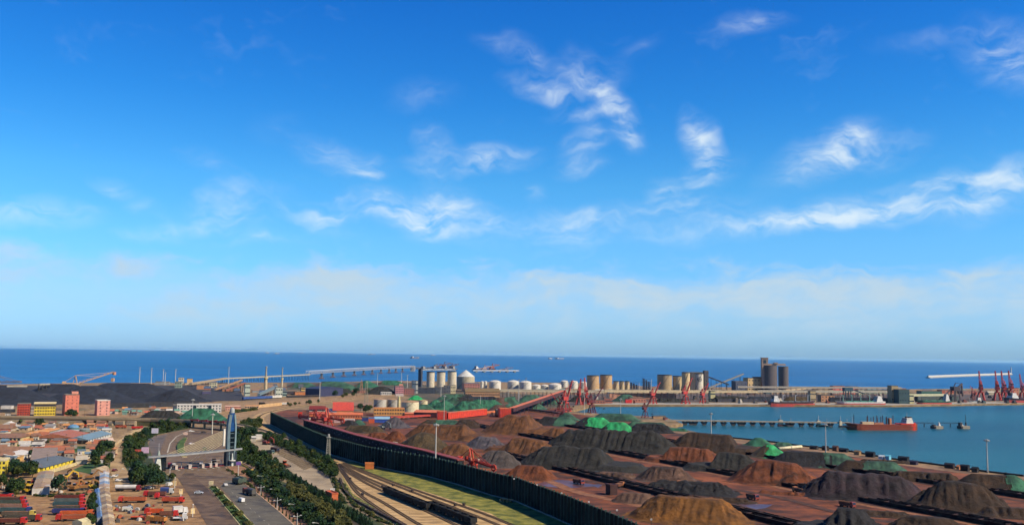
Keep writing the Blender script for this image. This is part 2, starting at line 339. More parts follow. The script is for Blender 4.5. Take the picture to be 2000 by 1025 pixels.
# --- far quay apron and back land
zone('quay_apron', [(1160, 790.0), (1480, 790), (1740, 791), (2000, 787), (2350, 785), (2350, 781), (2000, 783), (1740, 787), (1480, 786), (1165, 786)], .06, CONC)
zone('back_yard', [(1100, 796), (1164, 785), (1480, 785), (1740, 786), (2000, 782), (2350, 780), (2350, 768), (1740, 770), (1200, 768), (1060, 772)], .05, mat('coal_dust_ground', C(64, 60, 62), .9, .2, .08, C(120, 98, 84)))
zone('heap_ground', [(560, 747), (780, 746), (1000, 768), (1100, 772), (1110, 795), (1000, 800), (880, 806), (830, 804), (835, 780), (760, 768), (660, 766), (560, 760)], .055, mat('heap_ground', C(80, 70, 56), .95, .2, .06, C(120, 100, 78), patch=(((54, 74, 56), .02, .48, .6, 60), ((120, 80, 62), .025, .55, .66, 200))))
# --- left: coal yard floor and roads
zone('coal_ground', [(-400, 754), (400, 752), (470, 765), (480, 782), (-400, 800)], .05, mat('coal_ground', C(40, 42, 52), .9, .2, .1, C(70, 66, 66)))
zone('freight_road', [(-300, 802), (140, 803), (320, 797), (520, 783), (700, 772), (800, 764), (840, 765), (760, 775), (640, 787), (560, 793), (510, 805), (440, 822), (368, 818), (-300, 812)], .06, mat('freight_earth', C(150, 114, 76), .95, .15, .1, C(176, 144, 104)))
zone('dirt_road', [(282, 832), (262, 838), (240, 848), (222, 860), (214, 868), (216, 883), (215, 913), (220, 934), (226, 953), (253, 952), (254, 928), (242, 907), (238, 881), (260, 848), (286, 836)], .08, DIRTR)
zone('truck_yard', [(-60, 940), (100, 922), (188, 920), (232, 950), (346, 938), (366, 960), (412, 1030), (440, 1080), (-60, 1080)], .06, DIRT)
zone('grass_strip', [(-40, 868), (60, 866), (70, 876), (-40, 884)], .07, GRASSD)
zone('grass_strip', [(108, 878), (120, 871), (168, 871), (166, 881), (120, 886)], .07, GRASSD)
zone('grass_strip', [(140, 918), (190, 896), (216, 882), (218, 912), (182, 926)], .07, GRASSD)
zone('grass_strip', [(226, 872), (262, 842), (300, 828), (368, 822), (372, 836), (300, 850), (288, 864), (306, 915), (340, 935), (330, 945), (254, 948), (240, 905)], .07, SCRUB)
# --- the gate and its roads
zone('road', [(306, 920), (290, 870), (300, 852), (372, 836), (436, 836), (440, 900), (480, 913), (482, 946), (509, 967), (544, 996), (575, 1025), (640, 1080), (455, 1080), (410, 1025), (366, 955), (340, 925)], .10, ASPH)
zone('side_road', [(290, 866), (296, 852), (326, 848), (318, 866), (312, 884), (326, 912), (309, 918)], .115, mat('asphalt_wet', C(98, 88, 80), .75, .2, .1, C(122, 108, 96)))
zone('road_outbound', [(430, 950), (441, 938), (470, 937), (482, 946), (509, 967), (544, 996), (575, 1025), (640, 1080), (548, 1080), (497, 1025)], .12, ASPHG)
zone('road_inbound', [(348, 934), (362, 922), (378, 924), (382, 934), (404, 952), (466, 1025), (505, 1080), (446, 1080), (404, 1025), (376, 978)], .12, ASPHD)
zone('tree_strip', [(441, 908), (478, 912), (520, 950), (590, 1005), (650, 1050), (620, 1050), (575, 1025), (544, 996), (509, 967), (482, 946)], .13, mat('red_pavement', C(150, 106, 76), .9, .15, .1, C(178, 134, 98)))
zone('scrub_ground', [(462, 836), (500, 842), (566, 862), (640, 890), (662, 910), (655, 930), (740, 1000), (800, 1060), (655, 1060), (520, 948), (478, 912), (446, 900)], .06, SCRUB)
zone('block_yard', [(480, 858), (500, 851), (525, 856), (545, 868), (600, 896), (640, 925), (656, 965), (650, 968), (600, 942), (560, 915), (520, 890), (486, 872)], .12, mat('pale_yard', C(150, 134, 110), .9, .15, .05, C(184, 164, 134)))
zone('grass', [(668, 898), (720, 906), (777, 921), (835, 931), (894, 947), (960, 968), (1008, 980), (1076, 1009), (1115, 1026), (1190, 1065), (1060, 1065), (960, 1004), (855, 968), (750, 936), (691, 912)], .07, GRASS)
zone('rail_yard', [(656, 906), (668, 899), (691, 911), (750, 935), (855, 967), (960, 1003), (1060, 1064), (860, 1064), (785, 1024), (732, 990), (690, 965), (668, 940)], .09, BALL)
zone('grass_strip', [(664, 925), (672, 935), (690, 966), (735, 993), (722, 990), (686, 970), (670, 950)], .11, GRASS)
# --- railway curve and paths
def pth(name, pts, w_, z, m, n=5):
    P = [gp(*p) for p in pts]; out = []
    for i in range(len(P) - 1):                                  # Catmull-Rom through the surveyed points
        p0 = Vector(P[max(0, i - 1)]); p1 = Vector(P[i]); p2 = Vector(P[i + 1]); p3 = Vector(P[min(len(P) - 1, i + 2)])
        for k in range(n):
            t = k / n
            q = .5 * ((2 * p1) + (p2 - p0) * t + (2 * p0 - 5 * p1 + 4 * p2 - p3) * t * t + (3 * p1 - p0 - 3 * p2 + p3) * t ** 3)
            out.append((q.x, q.y))
    out.append(P[-1])
    return out if name is None else struct(B().ribbon(out, w_, z).obj(name, m))
LOOP = [(800, 768), (740, 774), (680, 780), (620, 788), (560, 797), (520, 806), (505, 815), (507, 824), (520, 834), (545, 846), (600, 874), (644, 891), (680, 902)]
pth('rail_bed', LOOP, 13, .14, BALL)
pth('path', [(470, 838), (500, 842), (530, 849), (566, 861)], 5, .15, CONC)
pth('access_road', [(640, 905), (655, 925), (664, 950), (684, 978), (740, 1010), (800, 1040)], 7, .13, mat('track_earth', C(140, 122, 92), .95))
pth('footpath', [(515, 930), (545, 935), (570, 945), (600, 965), (640, 990), (700, 1030)], 4, .14, mat('track_earth', C(140, 122, 92), .95))
from mathutils import noise as mnoise
# ================================================================== BUILDING KIT
_win = {}; BUILT = []
def win_mesh(w_, h_):
    k = (round(w_, 1), round(h_, 1))
    if k not in _win:
        b = B().box(-w_ / 2, w_ / 2, -.06, .05, 0, h_); _win[k] = b.mesh('window', GLASS)
    return _win[k]
WHITE = paint(222, 216, 206); CREAM = paint(226, 208, 160); GREYR = mat('roof_grey', C(120, 112, 104), .8, .2, .15)
def front(xl, xr, yb, ang):                       # plan corner and width of a front wall seen between xl and xr
    A = gp(xl, yb); t = gp(xr, yb); t = t[0] / t[1]; dx, dy = math.cos(ang), math.sin(ang)
    return A, abs((t * A[1] - A[0]) / (dx - t * dy))
def house(xl, xr, yb, yt, depth, label, wall, ang=28, roof='flat', rm=None, name='building', cat='building', win=None, side=None, group=None, extra=None, rise=.28, door=None, H=None, grp_label=None):
    """front wall between photo columns xl..xr, standing at yb, eaves at yt; origin = front left corner"""
    a = R(ang); A, W = front(xl, xr, yb, a)
    H = H or max(2.5, hgt((xl + xr) / 2, yb, yt))
    t = thing(name, label, cat, A, a, group); BUILT.append((A[0] + math.cos(a) * W / 2 - math.sin(a) * depth / 2, A[1] + math.sin(a) * W / 2 + math.cos(a) * depth / 2, max(W, depth) / 2))
    B().box(0, W, 0, depth, 0, H).obj('wall', wall, t)
    rm = rm or GREYR
    if roof == 'flat':
        b = B(); p = .35; b.box(-.15, W + .15, -.15, depth + .15, H, H + .3)
        for q in ((-.15, W + .15, -.15, .2), (-.15, W + .15, depth - .2, depth + .15), (-.15, .2, .2, depth - .2), (W - .2, W + .15, .2, depth - .2)): b.box(*q, H + .3, H + .8)
        b.obj('roof', rm, t)
    elif roof == 'gx': B().gable(0, W, 0, depth, H, H + depth * rise, 'x').obj('roof', rm, t)
    elif roof == 'gy': B().gable(0, W, 0, depth, H, H + W * rise, 'y').obj('roof', rm, t)
    elif roof == 'shed': B().add([(-.4, -.5, H), (W + .4, -.5, H), (W + .4, depth + .5, H + depth * .15), (-.4, depth + .5, H + depth * .15), (-.4, -.5, H + .25), (W + .4, -.5, H + .25), (W + .4, depth + .5, H + depth * .15 + .25), (-.4, depth + .5, H + depth * .15 + .25)], [(3, 2, 1, 0), (4, 5, 6, 7), (0, 1, 5, 4), (1, 2, 6, 5), (2, 3, 7, 6), (3, 0, 4, 7)]).obj('roof', rm, t)
    elif roof == 'arch':
        n = 8; b = B(); vs_ = []
        for k in range(n + 1):
            q = math.pi * k / n
            for xx in (-.3, W + .3): vs_.append((xx, depth / 2 - math.cos(q) * (depth / 2 + .3), H + math.sin(q) * depth * .16))
        b.add(vs_, [(2 * k, 2 * k + 1, 2 * k + 3, 2 * k + 2) for k in range(n)] + [tuple(range(0, 2 * n + 2, 2))[::-1], tuple(range(1, 2 * n + 2, 2))]).obj('roof', rm, t)
    if win:
        rows, cols, ww, wh = win; me = win_mesh(ww, wh)
        for r_ in range(rows):
            for c_ in range(cols): inst('window', me, t, (W * (c_ + .5) / cols, 0, H * (r_ + .42) / rows - wh * .12))
    if side:                                      # windows on the right-hand wall
        rows, cols, ww, wh = side; me = win_mesh(ww, wh)
        for r_ in range(rows):
            for c_ in range(cols): inst('window', me, t, (W, depth * (c_ + .5) / cols, H * (r_ + .42) / rows - wh * .12), R(90))
    if door: B().box(W * door[0], W * door[0] + door[1], -.08, .06, 0, door[2]).obj('door', paint(86, 74, 66), t)
    if extra: extra(t, W, depth, H)
    return t
# ================================================================== VEGETATION
LEAF = [mat('leaf_%d' % i, C(*c), .8, .4, .6, C(*c2), spec=.15) for i, (c, c2) in enumerate([((24, 46, 22), (62, 84, 34)), ((34, 52, 24), (84, 96, 42)), ((18, 42, 30), (46, 78, 46)), ((50, 64, 30), (106, 104, 52))])]
BARK = mat('bark', C(86, 70, 52), .9, .2, 2)
def crown(seed, rx, rz_, n, lobes, leaf):
    r_ = random.Random(seed); b = B()
    L = [(0, 0, 0, 1.0)] + [(r_.uniform(-.55, .55) * rx, r_.uniform(-.55, .55) * rx, r_.uniform(-.4, .5) * rz_, r_.uniform(.45, .7)) for _ in range(lobes)]
    for k in range(n):
        lx, ly, lz, ls = L[r_.randrange(len(L))]
        th = r_.uniform(0, 2 * math.pi); cz = r_.uniform(-.75, 1); q = math.sqrt(max(0, 1 - cz * cz)); rad = r_.uniform(.55, 1.0) ** .5 * ls
        c = Vector((lx + math.cos(th) * q * rx * rad, ly + math.sin(th) * q * rx * rad, lz + cz * rz_ * rad))
        nn = Vector((math.cos(th) * q + r_.uniform(-.6, .6), math.sin(th) * q + r_.uniform(-.6, .6), cz + r_.uniform(-.3, .7))).normalized()
        a = nn.orthogonal().normalized(); bb = nn.cross(a); an = r_.uniform(0, 6.3); a, bb = a * math.cos(an) + bb * math.sin(an), bb * math.cos(an) - a * math.sin(an)
        s1 = leaf * r_.uniform(.6, 1.3); s2 = s1 * r_.uniform(.5, .9)
        b.add([c - a * s1, c + bb * s2 - a * s1 * .2, c + a * s1, c - bb * s2 + nn * s1 * .25], [(0, 1, 2, 3)])
    return b
TREES = []
for i in range(5):
    H_ = [8.5, 7, 10, 6, 9][i]; rx = [3.6, 3.0, 3.8, 2.6, 3.2][i]
    t = thing('tree', 'tree', 'tree', (0, -300, 0))
    b = B().cyl(0, 0, 0, H_ * .55, .28, 7, .14)
    for k in range(4):
        an = k * 1.7 + i; b.tube((0, 0, H_ * (.3 + .06 * k)), (math.cos(an) * rx * .5, math.sin(an) * rx * .5, H_ * (.55 + .06 * k)), .08, 5)
    tr = b.obj('trunk', BARK, t)
    cr = crown(40 + i, rx, H_ * .40, 620, 5, .62).obj('crown', LEAF[i % 4], t, loc=(0, 0, H_ * .6)); TREES.append((t, tr, cr))
CYP = []
for i in range(2):
    r_ = random.Random(i); b = B()
    for k in range(260):
        z_ = r_.uniform(.3, 5.2); rr = .75 * (1 - (z_ / 5.6) ** 1.6) * r_.uniform(.6, 1.05); th = r_.uniform(0, 6.3)
        c = Vector((math.cos(th) * rr, math.sin(th) * rr, z_)); nn = Vector((math.cos(th), math.sin(th), .5)).normalized(); a = nn.orthogonal().normalized(); bb = nn.cross(a); s1 = r_.uniform(.22, .42)
        b.add([c - a * s1, c - bb * s1, c + a * s1, c + bb * s1 + nn * .15], [(0, 1, 2, 3)])
    t = thing('cypress_tree', 'cypress', 'tree', (0, -320, 0)); B().cyl(0, 0, 0, 1.2, .12, 6).obj('trunk', BARK, t); b.obj('crown', LEAF[2], t); CYP.append(t)
SHR = []
for i in range(3):
    SHR.append(crown(70 + i, 1.5, 1.1, 220, 3, .38).mesh('shrub', LEAF[(i + 1) % 4]))
_first = {}
def plant(proto, px, py, label, group, s=1.0, name=None, xy=None):
    p = xy or gp(px, py)
    if id(proto) not in _first: _first[id(proto)] = 1; c = proto; c.location = (*p, 0); c['label'] = label; c['group'] = group
    else: c = copy_tree(proto, p, label=label, group=group)
    c.rotation_euler = (0, 0, rnd.uniform(0, 6.3)); c.scale = (s, s, s * rnd.uniform(.9, 1.12)); return c
def tree(px, py, label, group, s=1.0, k=None, xy=None):
    return plant(TREES[rnd.randrange(5) if k is None else k][0], px, py, label, group, s, xy=xy)
def grove(pts, n, label, group, s=(.8, 1.15), mind=4.0, seed=1, k=None):
    """n trees scattered inside a photo polygon, kept apart"""
    P = [gp(*p) for p in pts]; r_ = random.Random(seed); xs = [p[0] for p in P]; ys = [p[1] for p in P]; out = []; tries = 0
    def inside(x, y):
        c = False; j = len(P) - 1
        for i in range(len(P)):
            if (P[i][1] > y) != (P[j][1] > y) and x < (P[j][0] - P[i][0]) * (y - P[i][1]) / (P[j][1] - P[i][1]) + P[i][0]: c = not c
            j = i
        return c
    while len(out) < n and tries < 6000:
        tries += 1; x = r_.uniform(min(xs), max(xs)); y = r_.uniform(min(ys), max(ys))
        if inside(x, y) and all((x - a) ** 2 + (y - b) ** 2 > mind * mind for a, b in out):
            out.append((x, y)); tree(0, 0, label, group, r_.uniform(*s), k, xy=(x, y))
def thicket(pts, n, seed=1, hi=3.2, leaf=.5, m=0):
    """undergrowth between the trees of a belt: uncountable, one object"""
    P = [gp(*p) for p in pts]; r_ = random.Random(seed); xs = [p[0] for p in P]; ys = [p[1] for p in P]; b = B(); k = 0; tries = 0
    while k < n and tries < n * 8:
        tries += 1; x = r_.uniform(min(xs), max(xs)); y = r_.uniform(min(ys), max(ys)); c = False; j = len(P) - 1
        for i in range(len(P)):
            if (P[i][1] > y) != (P[j][1] > y) and x < (P[j][0] - P[i][0]) * (y - P[i][1]) / (P[j][1] - P[i][1]) + P[i][0]: c = not c
            j = i
        if not c: continue
        k += 1; h = hi * max(.15, .5 + .9 * mnoise.noise((x * .12, y * .12, seed))); z = .2 + h * r_.random() ** .5
        nn = Vector((r_.uniform(-1, 1), r_.uniform(-1, 1), r_.uniform(.1, 1))).normalized(); a = nn.orthogonal().normalized(); bb = nn.cross(a); s1 = leaf * r_.uniform(.6, 1.4); q = Vector((x, y, z))
        b.add([q - a * s1, q - bb * s1 * .7, q + a * s1, q + bb * s1 * .7 + nn * .15], [(0, 1, 2, 3)])
    o = b.obj('undergrowth', LEAF[m]); o['kind'] = 'stuff'; o['label'] = 'leafy undergrowth below the trees of a belt'; o['category'] = 'undergrowth'; return o
def shrubs(pts, label, group, step=3.0, s=(.7, 1.2), jit=.8):
    P = [Vector(gp(*p)) for p in pts]; 
    for i in range(len(P) - 1):
        L = (P[i + 1] - P[i]).length
        for k in range(int(L / step)):
            q = P[i].lerp(P[i + 1], k * step / L)
            o = inst('shrub', SHR[rnd.randrange(3)], None, (q.x + rnd.uniform(-jit, jit), q.y + rnd.uniform(-jit, jit), .5), rnd.uniform(0, 6.3), rnd.uniform(*s))
            tag(o, label, 'shrub', group)
# ================================================================== VEHICLES
TYRE = mat('tyre', C(30, 28, 27), .9); STEEL = mat('dark_steel', C(58, 54, 52), .7, .2, .5); CARGLASS = mat('vehicle_glass', C(26, 32, 40), .12, .1, 1, spec=.6)
def wheel_mesh(r_, w_):
    b = B(); n = 12; vs_ = []
    for s_ in (-w_ / 2, w_ / 2):
        for k in range(n): a = 2 * math.pi * k / n; vs_.append((math.cos(a) * r_, s_, math.sin(a) * r_ + r_))
    return b.add(vs_, [(k, (k + 1) % n, n + (k + 1) % n, n + k) for k in range(n)] + [tuple(range(n)), tuple(range(2 * n - 1, n - 1, -1))]).mesh('wheel', TYRE)
WH = wheel_mesh(.52, .32); WHC = wheel_mesh(.33, .2); WHB = wheel_mesh(.8, .55)
def cabshape(b, x0, x1, w_, z0, z1):               # cab with raked front
    p = [(x0, z0), (x1, z0), (x1, z0 + (z1 - z0) * .45), (x1 - .35, z1), (x0, z1)]; n = 5
    b.add([(x, -w_ / 2, z) for x, z in p] + [(x, w_ / 2, z) for x, z in p], [tuple(range(n)), tuple(range(2 * n - 1, n - 1, -1))] + [(k, n + k, n + (k + 1) % n, (k + 1) % n) for k in range(n)]); return b
def lorry(label, cabc, bodyc, body='tipper', L=9.0, group=None, load=None, name='truck'):
    """faces +x, origin at the middle of the wheelbase on the ground"""
    t = thing(name, label, 'truck', (0, 0, 0), 0, group); x0 = -L / 2; x1 = L / 2; cl = 2.1
    c = cabshape(B(), x1 - cl, x1, 2.4, .7, 3.0).obj('cab', paint(*cabc), t)
    B().add([(x1 + .02, -1.05, 1.75), (x1 + .02, 1.05, 1.75), (x1 - .31, 1.05, 2.85), (x1 - .31, -1.05, 2.85)], [(0, 1, 2, 3)]).obj('windscreen', CARGLASS, c)
    B().box(x0, x1 - cl, -.5, .5, .75, 1.0).obj('chassis', STEEL, t)
    bx1 = x1 - cl - .3
    if body == 'tipper':
        b = B(); z0, z1 = 1.05, 2.6; w_ = 1.22
        b.box(x0, bx1, -w_, w_, z0, z0 + .15); b.box(x0, bx1, -w_, -w_ + .1, z0 + .15, z1); b.box(x0, bx1, w_ - .1, w_, z0 + .15, z1); b.box(x0, x0 + .1, -w_ + .1, w_ - .1, z0 + .15, z1); b.box(bx1 - .1, bx1, -w_ + .1, w_ - .1, z0 + .15, z1 + .25)
        for k in range(int(L / 1.2)):
            xx = x0 + .5 + k * 1.2
            if xx < bx1 - .3: b.box(xx, xx + .12, -w_ - .07, -w_, z0, z1); b.box(xx, xx + .12, w_, w_ + .07, z0, z1)
        b.obj('tipper_body', paint(*bodyc), t)
        if load: B().add([(x0 + .1, -w_ + .1, 2.1), (bx1 - .1, -w_ + .1, 2.1), (bx1 - .1, w_ - .1, 2.1), (x0 + .1, w_ - .1, 2.1), (x0 + 1.2, 0, 2.75), (bx1 - 1.2, 0, 2.75)], [(0, 1, 5, 4), (1, 2, 5), (2, 3, 4, 5), (3, 0, 4)]).obj('load', load, t)
    elif body == 'box':
        B().box(x0, bx1, -1.25, 1.25, 1.05, 3.7).obj('cargo_box', paint(*bodyc), t)
    elif body == 'tarp':
        b = B(); b.add([(x, y, z) for x in (x0, bx1) for y, z in ((-1.25, 1.05), (1.25, 1.05), (1.25, 3.0), (.7, 3.6), (-.7, 3.6), (-1.25, 3.0))], [(0, 6, 7, 1), (1, 7, 8, 2), (2, 8, 9, 3), (3, 9, 10, 4), (4, 10, 11, 5), (5, 11, 6, 0), (5, 4, 3, 2, 1, 0), (6, 7, 8, 9, 10, 11)]).obj('tarpaulin', paint(*bodyc), t)
    elif body == 'tank':
        b = B(); b.tube((x0, 0, 2.2), (bx1, 0, 2.2), 1.15, 14); b.obj('tank', paint(*bodyc), t, smooth=False)
    elif body == 'flat':
        B().box(x0, bx1, -1.25, 1.25, 1.05, 1.3).obj('flatbed', paint(*bodyc), t)
    xs = [x1 - 1.2, x0 + 1.1, x0 + 2.3] + ([x0 + 3.5] if L > 11 else []) + ([x1 - 3.6] if L > 8 else [])
    for xx in xs:
        for s_ in (-1, 1): inst('wheel', WH, t, (xx, s_ * 1.05, 0))
    return t
def car(label, c, group=None, van=False):
    t = thing('van' if van else 'car', label, 'van' if van else 'car', (0, 0, 0), 0, group); m = paint(*c, rough=.35, var=.05)
    if van: p = [(-2.3, .35), (2.2, .35), (2.3, .95), (1.5, 1.95), (-2.3, 2.0)]
    else: p = [(-2.2, .35), (2.2, .35), (2.25, .75), (1.1, .95), (.45, 1.42), (-1.2, 1.42), (-1.9, 1.0), (-2.25, .9)]
    n = len(p); B().add([(x, -.88, z) for x, z in p] + [(x, .88, z) for x, z in p], [tuple(range(n)), tuple(range(2 * n - 1, n - 1, -1))] + [(k, n + k, n + (k + 1) % n, (k + 1) % n) for k in range(n)]).obj('body', m, t)
    if van: B().add([(2.29, -.7, 1.02), (2.29, .7, 1.02), (1.55, .7, 1.9), (1.55, -.7, 1.9)], [(0, 1, 2, 3)]).obj('windscreen', CARGLASS, t)
    else:
        B().add([(1.1, -.75, .98), (1.1, .75, .98), (.48, .7, 1.39), (.48, -.7, 1.39)], [(0, 1, 2, 3)]).obj('windscreen', CARGLASS, t)
        for s_ in (-1, 1): B().add([(.85, s_ * .89, .95), (.4, s_ * .89, 1.34), (-1.15, s_ * .89, 1.34), (-1.7, s_ * .89, 1.0)], [(0, 1, 2, 3) if s_ < 0 else (3, 2, 1, 0)]).obj('side_window', CARGLASS, t)
    for xx in (1.4, -1.4):
        for s_ in (-1, 1): inst('wheel', WHC, t, (xx, s_ * .8, 0))
    return t
def at(o, px, py, ang, s=1.0):
    g = gp(px, py); o.location = (*g, .16); o.rotation_euler = (0, 0, R(ang))
    if s != 1: o.scale = (s,) * 3
    return o
def loader(label, c, group, kind='loader'):
    t = thing('wheel_loader' if kind == 'loader' else 'excavator', label, 'loader' if kind == 'loader' else 'excavator', (0, 0, 0), 0, group); m = paint(*c)
    if kind == 'loader':
        b = B().box(-2.6, -.3, -1.1, 1.1, .9, 2.1); b.box(-.3, 1.6, -.8, .8, .9, 1.6); b.obj('body', m, t)
        cb = B().box(-1.0, .5, -.75, .75, 2.1, 3.3).obj('cab', CARGLASS, t); B().box(-1.1, .6, -.85, .85, 3.3, 3.45).obj('roof', m, cb)
        b = B(); b.beam((.9, -.6, 1.7), (3.0, -.6, .9), .25, .4); b.beam((.9, .6, 1.7), (3.0, .6, .9), .25, .4); b.obj('lift_arm', m, t)
        B().add([(2.9, -1.4, .3), (2.9, 1.4, .3), (2.8, 1.4, 1.5), (2.8, -1.4, 1.5), (4.0, -1.4, .25), (4.0, 1.4, .25)], [(0, 1, 2, 3), (0, 4, 5, 1), (0, 3, 4), (1, 5, 2)]).obj('bucket', STEEL, t)
        for xx in (-1.7, 1.3):
            for s_ in (-1, 1): inst('wheel', WHB, t, (xx, s_ * 1.15, 0))
    else:
        for s_ in (-1, 1): B().box(-2.0, 2.0, s_ * 1.2 - .35, s_ * 1.2 + .35, 0, .9).obj('track', STEEL, t)
        B().box(-2.2, 1.3, -1.3, 1.3, 1.0, 2.2).obj('body', m, t); B().box(.1, 1.5, .3, 1.3, 2.2, 3.1).obj('cab', CARGLASS, t)
        b = B().beam((1.2, 0, 1.8), (3.6, 0, 4.6), .5, .7); b.beam((3.6, 0, 4.6), (6.0, 0, 3.4), .45, .6); b.obj('boom', m, t)
        b = B().beam((6.0, 0, 3.4), (6.3, 0, 1.2), .35, .45); b.obj('stick', m, t); B().box(5.7, 6.7, -.6, .6, .3, 1.2).obj('bucket', STEEL, t)
    return t
# ================================================================== LAMPS
POLE = mat('galvanised_pole', C(206, 204, 196), .5, .08, .3); LAMPM = mat('lamp_head', C(190, 188, 180), .5)
def mast(px, yb, yt, label, ring=True, m=None, group='high mast lights', w_=.55):
    H = hgt(px, yb, yt); g = gp(px, yb); t = thing('light_mast', label, 'light mast', g, 0, group)
    B().cyl(0, 0, 0, .8, w_ * 1.4, 10).obj('base', CONC, t)
    B().cyl(0, 0, .8, H - .6, w_, 10, w_ * .6).obj('pole', m or POLE, t)
    if ring:
        b = B().cyl(0, 0, H - .9, H - .6, 1.7, 14); b.cyl(0, 0, H - .6, H, .5, 8); b.obj('crown_ring', LAMPM, t)
        me = B().box(-.35, .35, -.25, .25, -.6, 0).mesh('floodlight', LAMPM)
        for k in range(8): a = k * math.pi / 4; inst('floodlight', me, t, (1.6 * math.cos(a), 1.6 * math.sin(a), H - .9), a)
    return t
# ================================================================== LEFT: coal terminal blocks, town, truck yards
def yellowtop(t, W, D, H):
    B().box(.2, W - .2, .5, D - .5, H + .82, H + 2.9).obj('attic_storey', paint(60, 56, 60), t); B().box(-.6, W + .3, -.3, D, H + 2.9, H + 4.6).obj('roof_slab', paint(236, 214, 160), t)
    me = B().box(-1.4, 1.4, -.9, .05, 0, .35).mesh('balcony', WHITE)
    for k in range(3): inst('balcony', me, t, (-2.0, 0, 2.4 + k * 3.3))
def bands(n, c):
    def f(t, W, D, H):
        me = B().box(-.08, W + .08, -.1, .02, 0, .35).mesh('facade_band', paint(*c))
        for k in range(n): inst('facade_band', me, t, (0, 0, H * (k + .9) / (n + .2)))
    return f
def stairhead(t, W, D, H):
    B().box(W * .5, W * .98, D * .3, D * .7, H + .82, H + 3.6).obj('stair_head', paint(226, 150, 124), t); B().cyl(W * .45, D * .4, H + .8, H + 6, .12, 6).obj('antenna', STEEL, t)
house(33, 57, 812, 787, 14, 'red five-storey block beside the yellow block', paint(206, 78, 46), 22, win=(5, 5, 1.6, 1.2), extra=bands(4, (170, 52, 34)))
house(66, 107, 811.5, 792, 13, 'yellow three-storey block with a dark attic and cream roof slab', paint(238, 206, 62), 22, win=(3, 8, 1.7, 1.4), extra=yellowtop)
house(126, 153, 811.5, 770, 18, 'tall salmon-pink tower block behind the overpass', paint(226, 128, 104), 34, win=(6, 3, .9, 1.0), extra=stairhead)
house(189, 214, 811.5, 781, 14, 'smaller pale pink block with a column of windows', paint(228, 158, 140), 34, win=(5, 2, 1.3, 1.4), rm=WHITE)
house(10, 20, 812, 806, 6, 'small white gatehouse left of the red block', WHITE, 22, win=(1, 2, 1, 1))
# conveyor wall below the coal heaps
def longwall(pts, h, label, m, name='coal_fence', cat='fence', step=6.0, thick=.5, post=None, group=None, pn='panel'):
    P = [Vector(gp(*p)) for p in pts]; t = thing(name, label, cat, P[0], 0, group); k = 0
    for i in range(len(P) - 1):
        L = (P[i + 1] - P[i]).length; n = max(1, int(L / step)); a = dirang(P[i], P[i + 1]); me = B().box(.12, L / n - .12, -thick / 2, thick / 2, 0, h).mesh(pn, m); pm = B().box(-.15, .15, -thick / 2 - .2, thick / 2 + .2, 0, h + .3).mesh('post', post or STEEL)
        for j in range(n):
            q = P[i].lerp(P[i + 1], j / n) - P[0]; inst(pn, me, t, (q.x, q.y, 0), a); inst('post', pm, t, (q.x, q.y, 0), a)
    return t
longwall([(215, 797), (300, 795), (388, 791)], 5.5, 'dark slatted wind wall below the coal heaps', mat('coal_wall', C(46, 48, 56), .8), step=9)
longwall([(-40, 806), (30, 805)], 4, 'dark wall left of the red block', mat('coal_wall', C(46, 48, 56), .8), step=9)
# sheds and conveyors among the coal
house(2, 22, 800, 797, 8, 'low white-roofed shed in the coal yard', WHITE, 10, rm=WHITE, name='shed', cat='shed', H=4)
for (x0, x1, y, lab) in ((12, 52, 772, 'left'), (75, 96, 767, 'right')):
    a, b_ = gp(x0, y), gp(x1, y - .5); t = thing('conveyor', 'grey elevated conveyor across the coal heaps, the ' + lab + ' one', 'conveyor', a, dirang(a, b_)); L = math.dist(a, b_)
    B().box(0, L, -1.5, 1.5, 13, 15.5).obj('gallery', CONC, t)
    for k in range(4): B().box(L * k / 3 - .6, L * k / 3 + .6, -1, 1, 0, 13).obj('leg', STEEL, t)
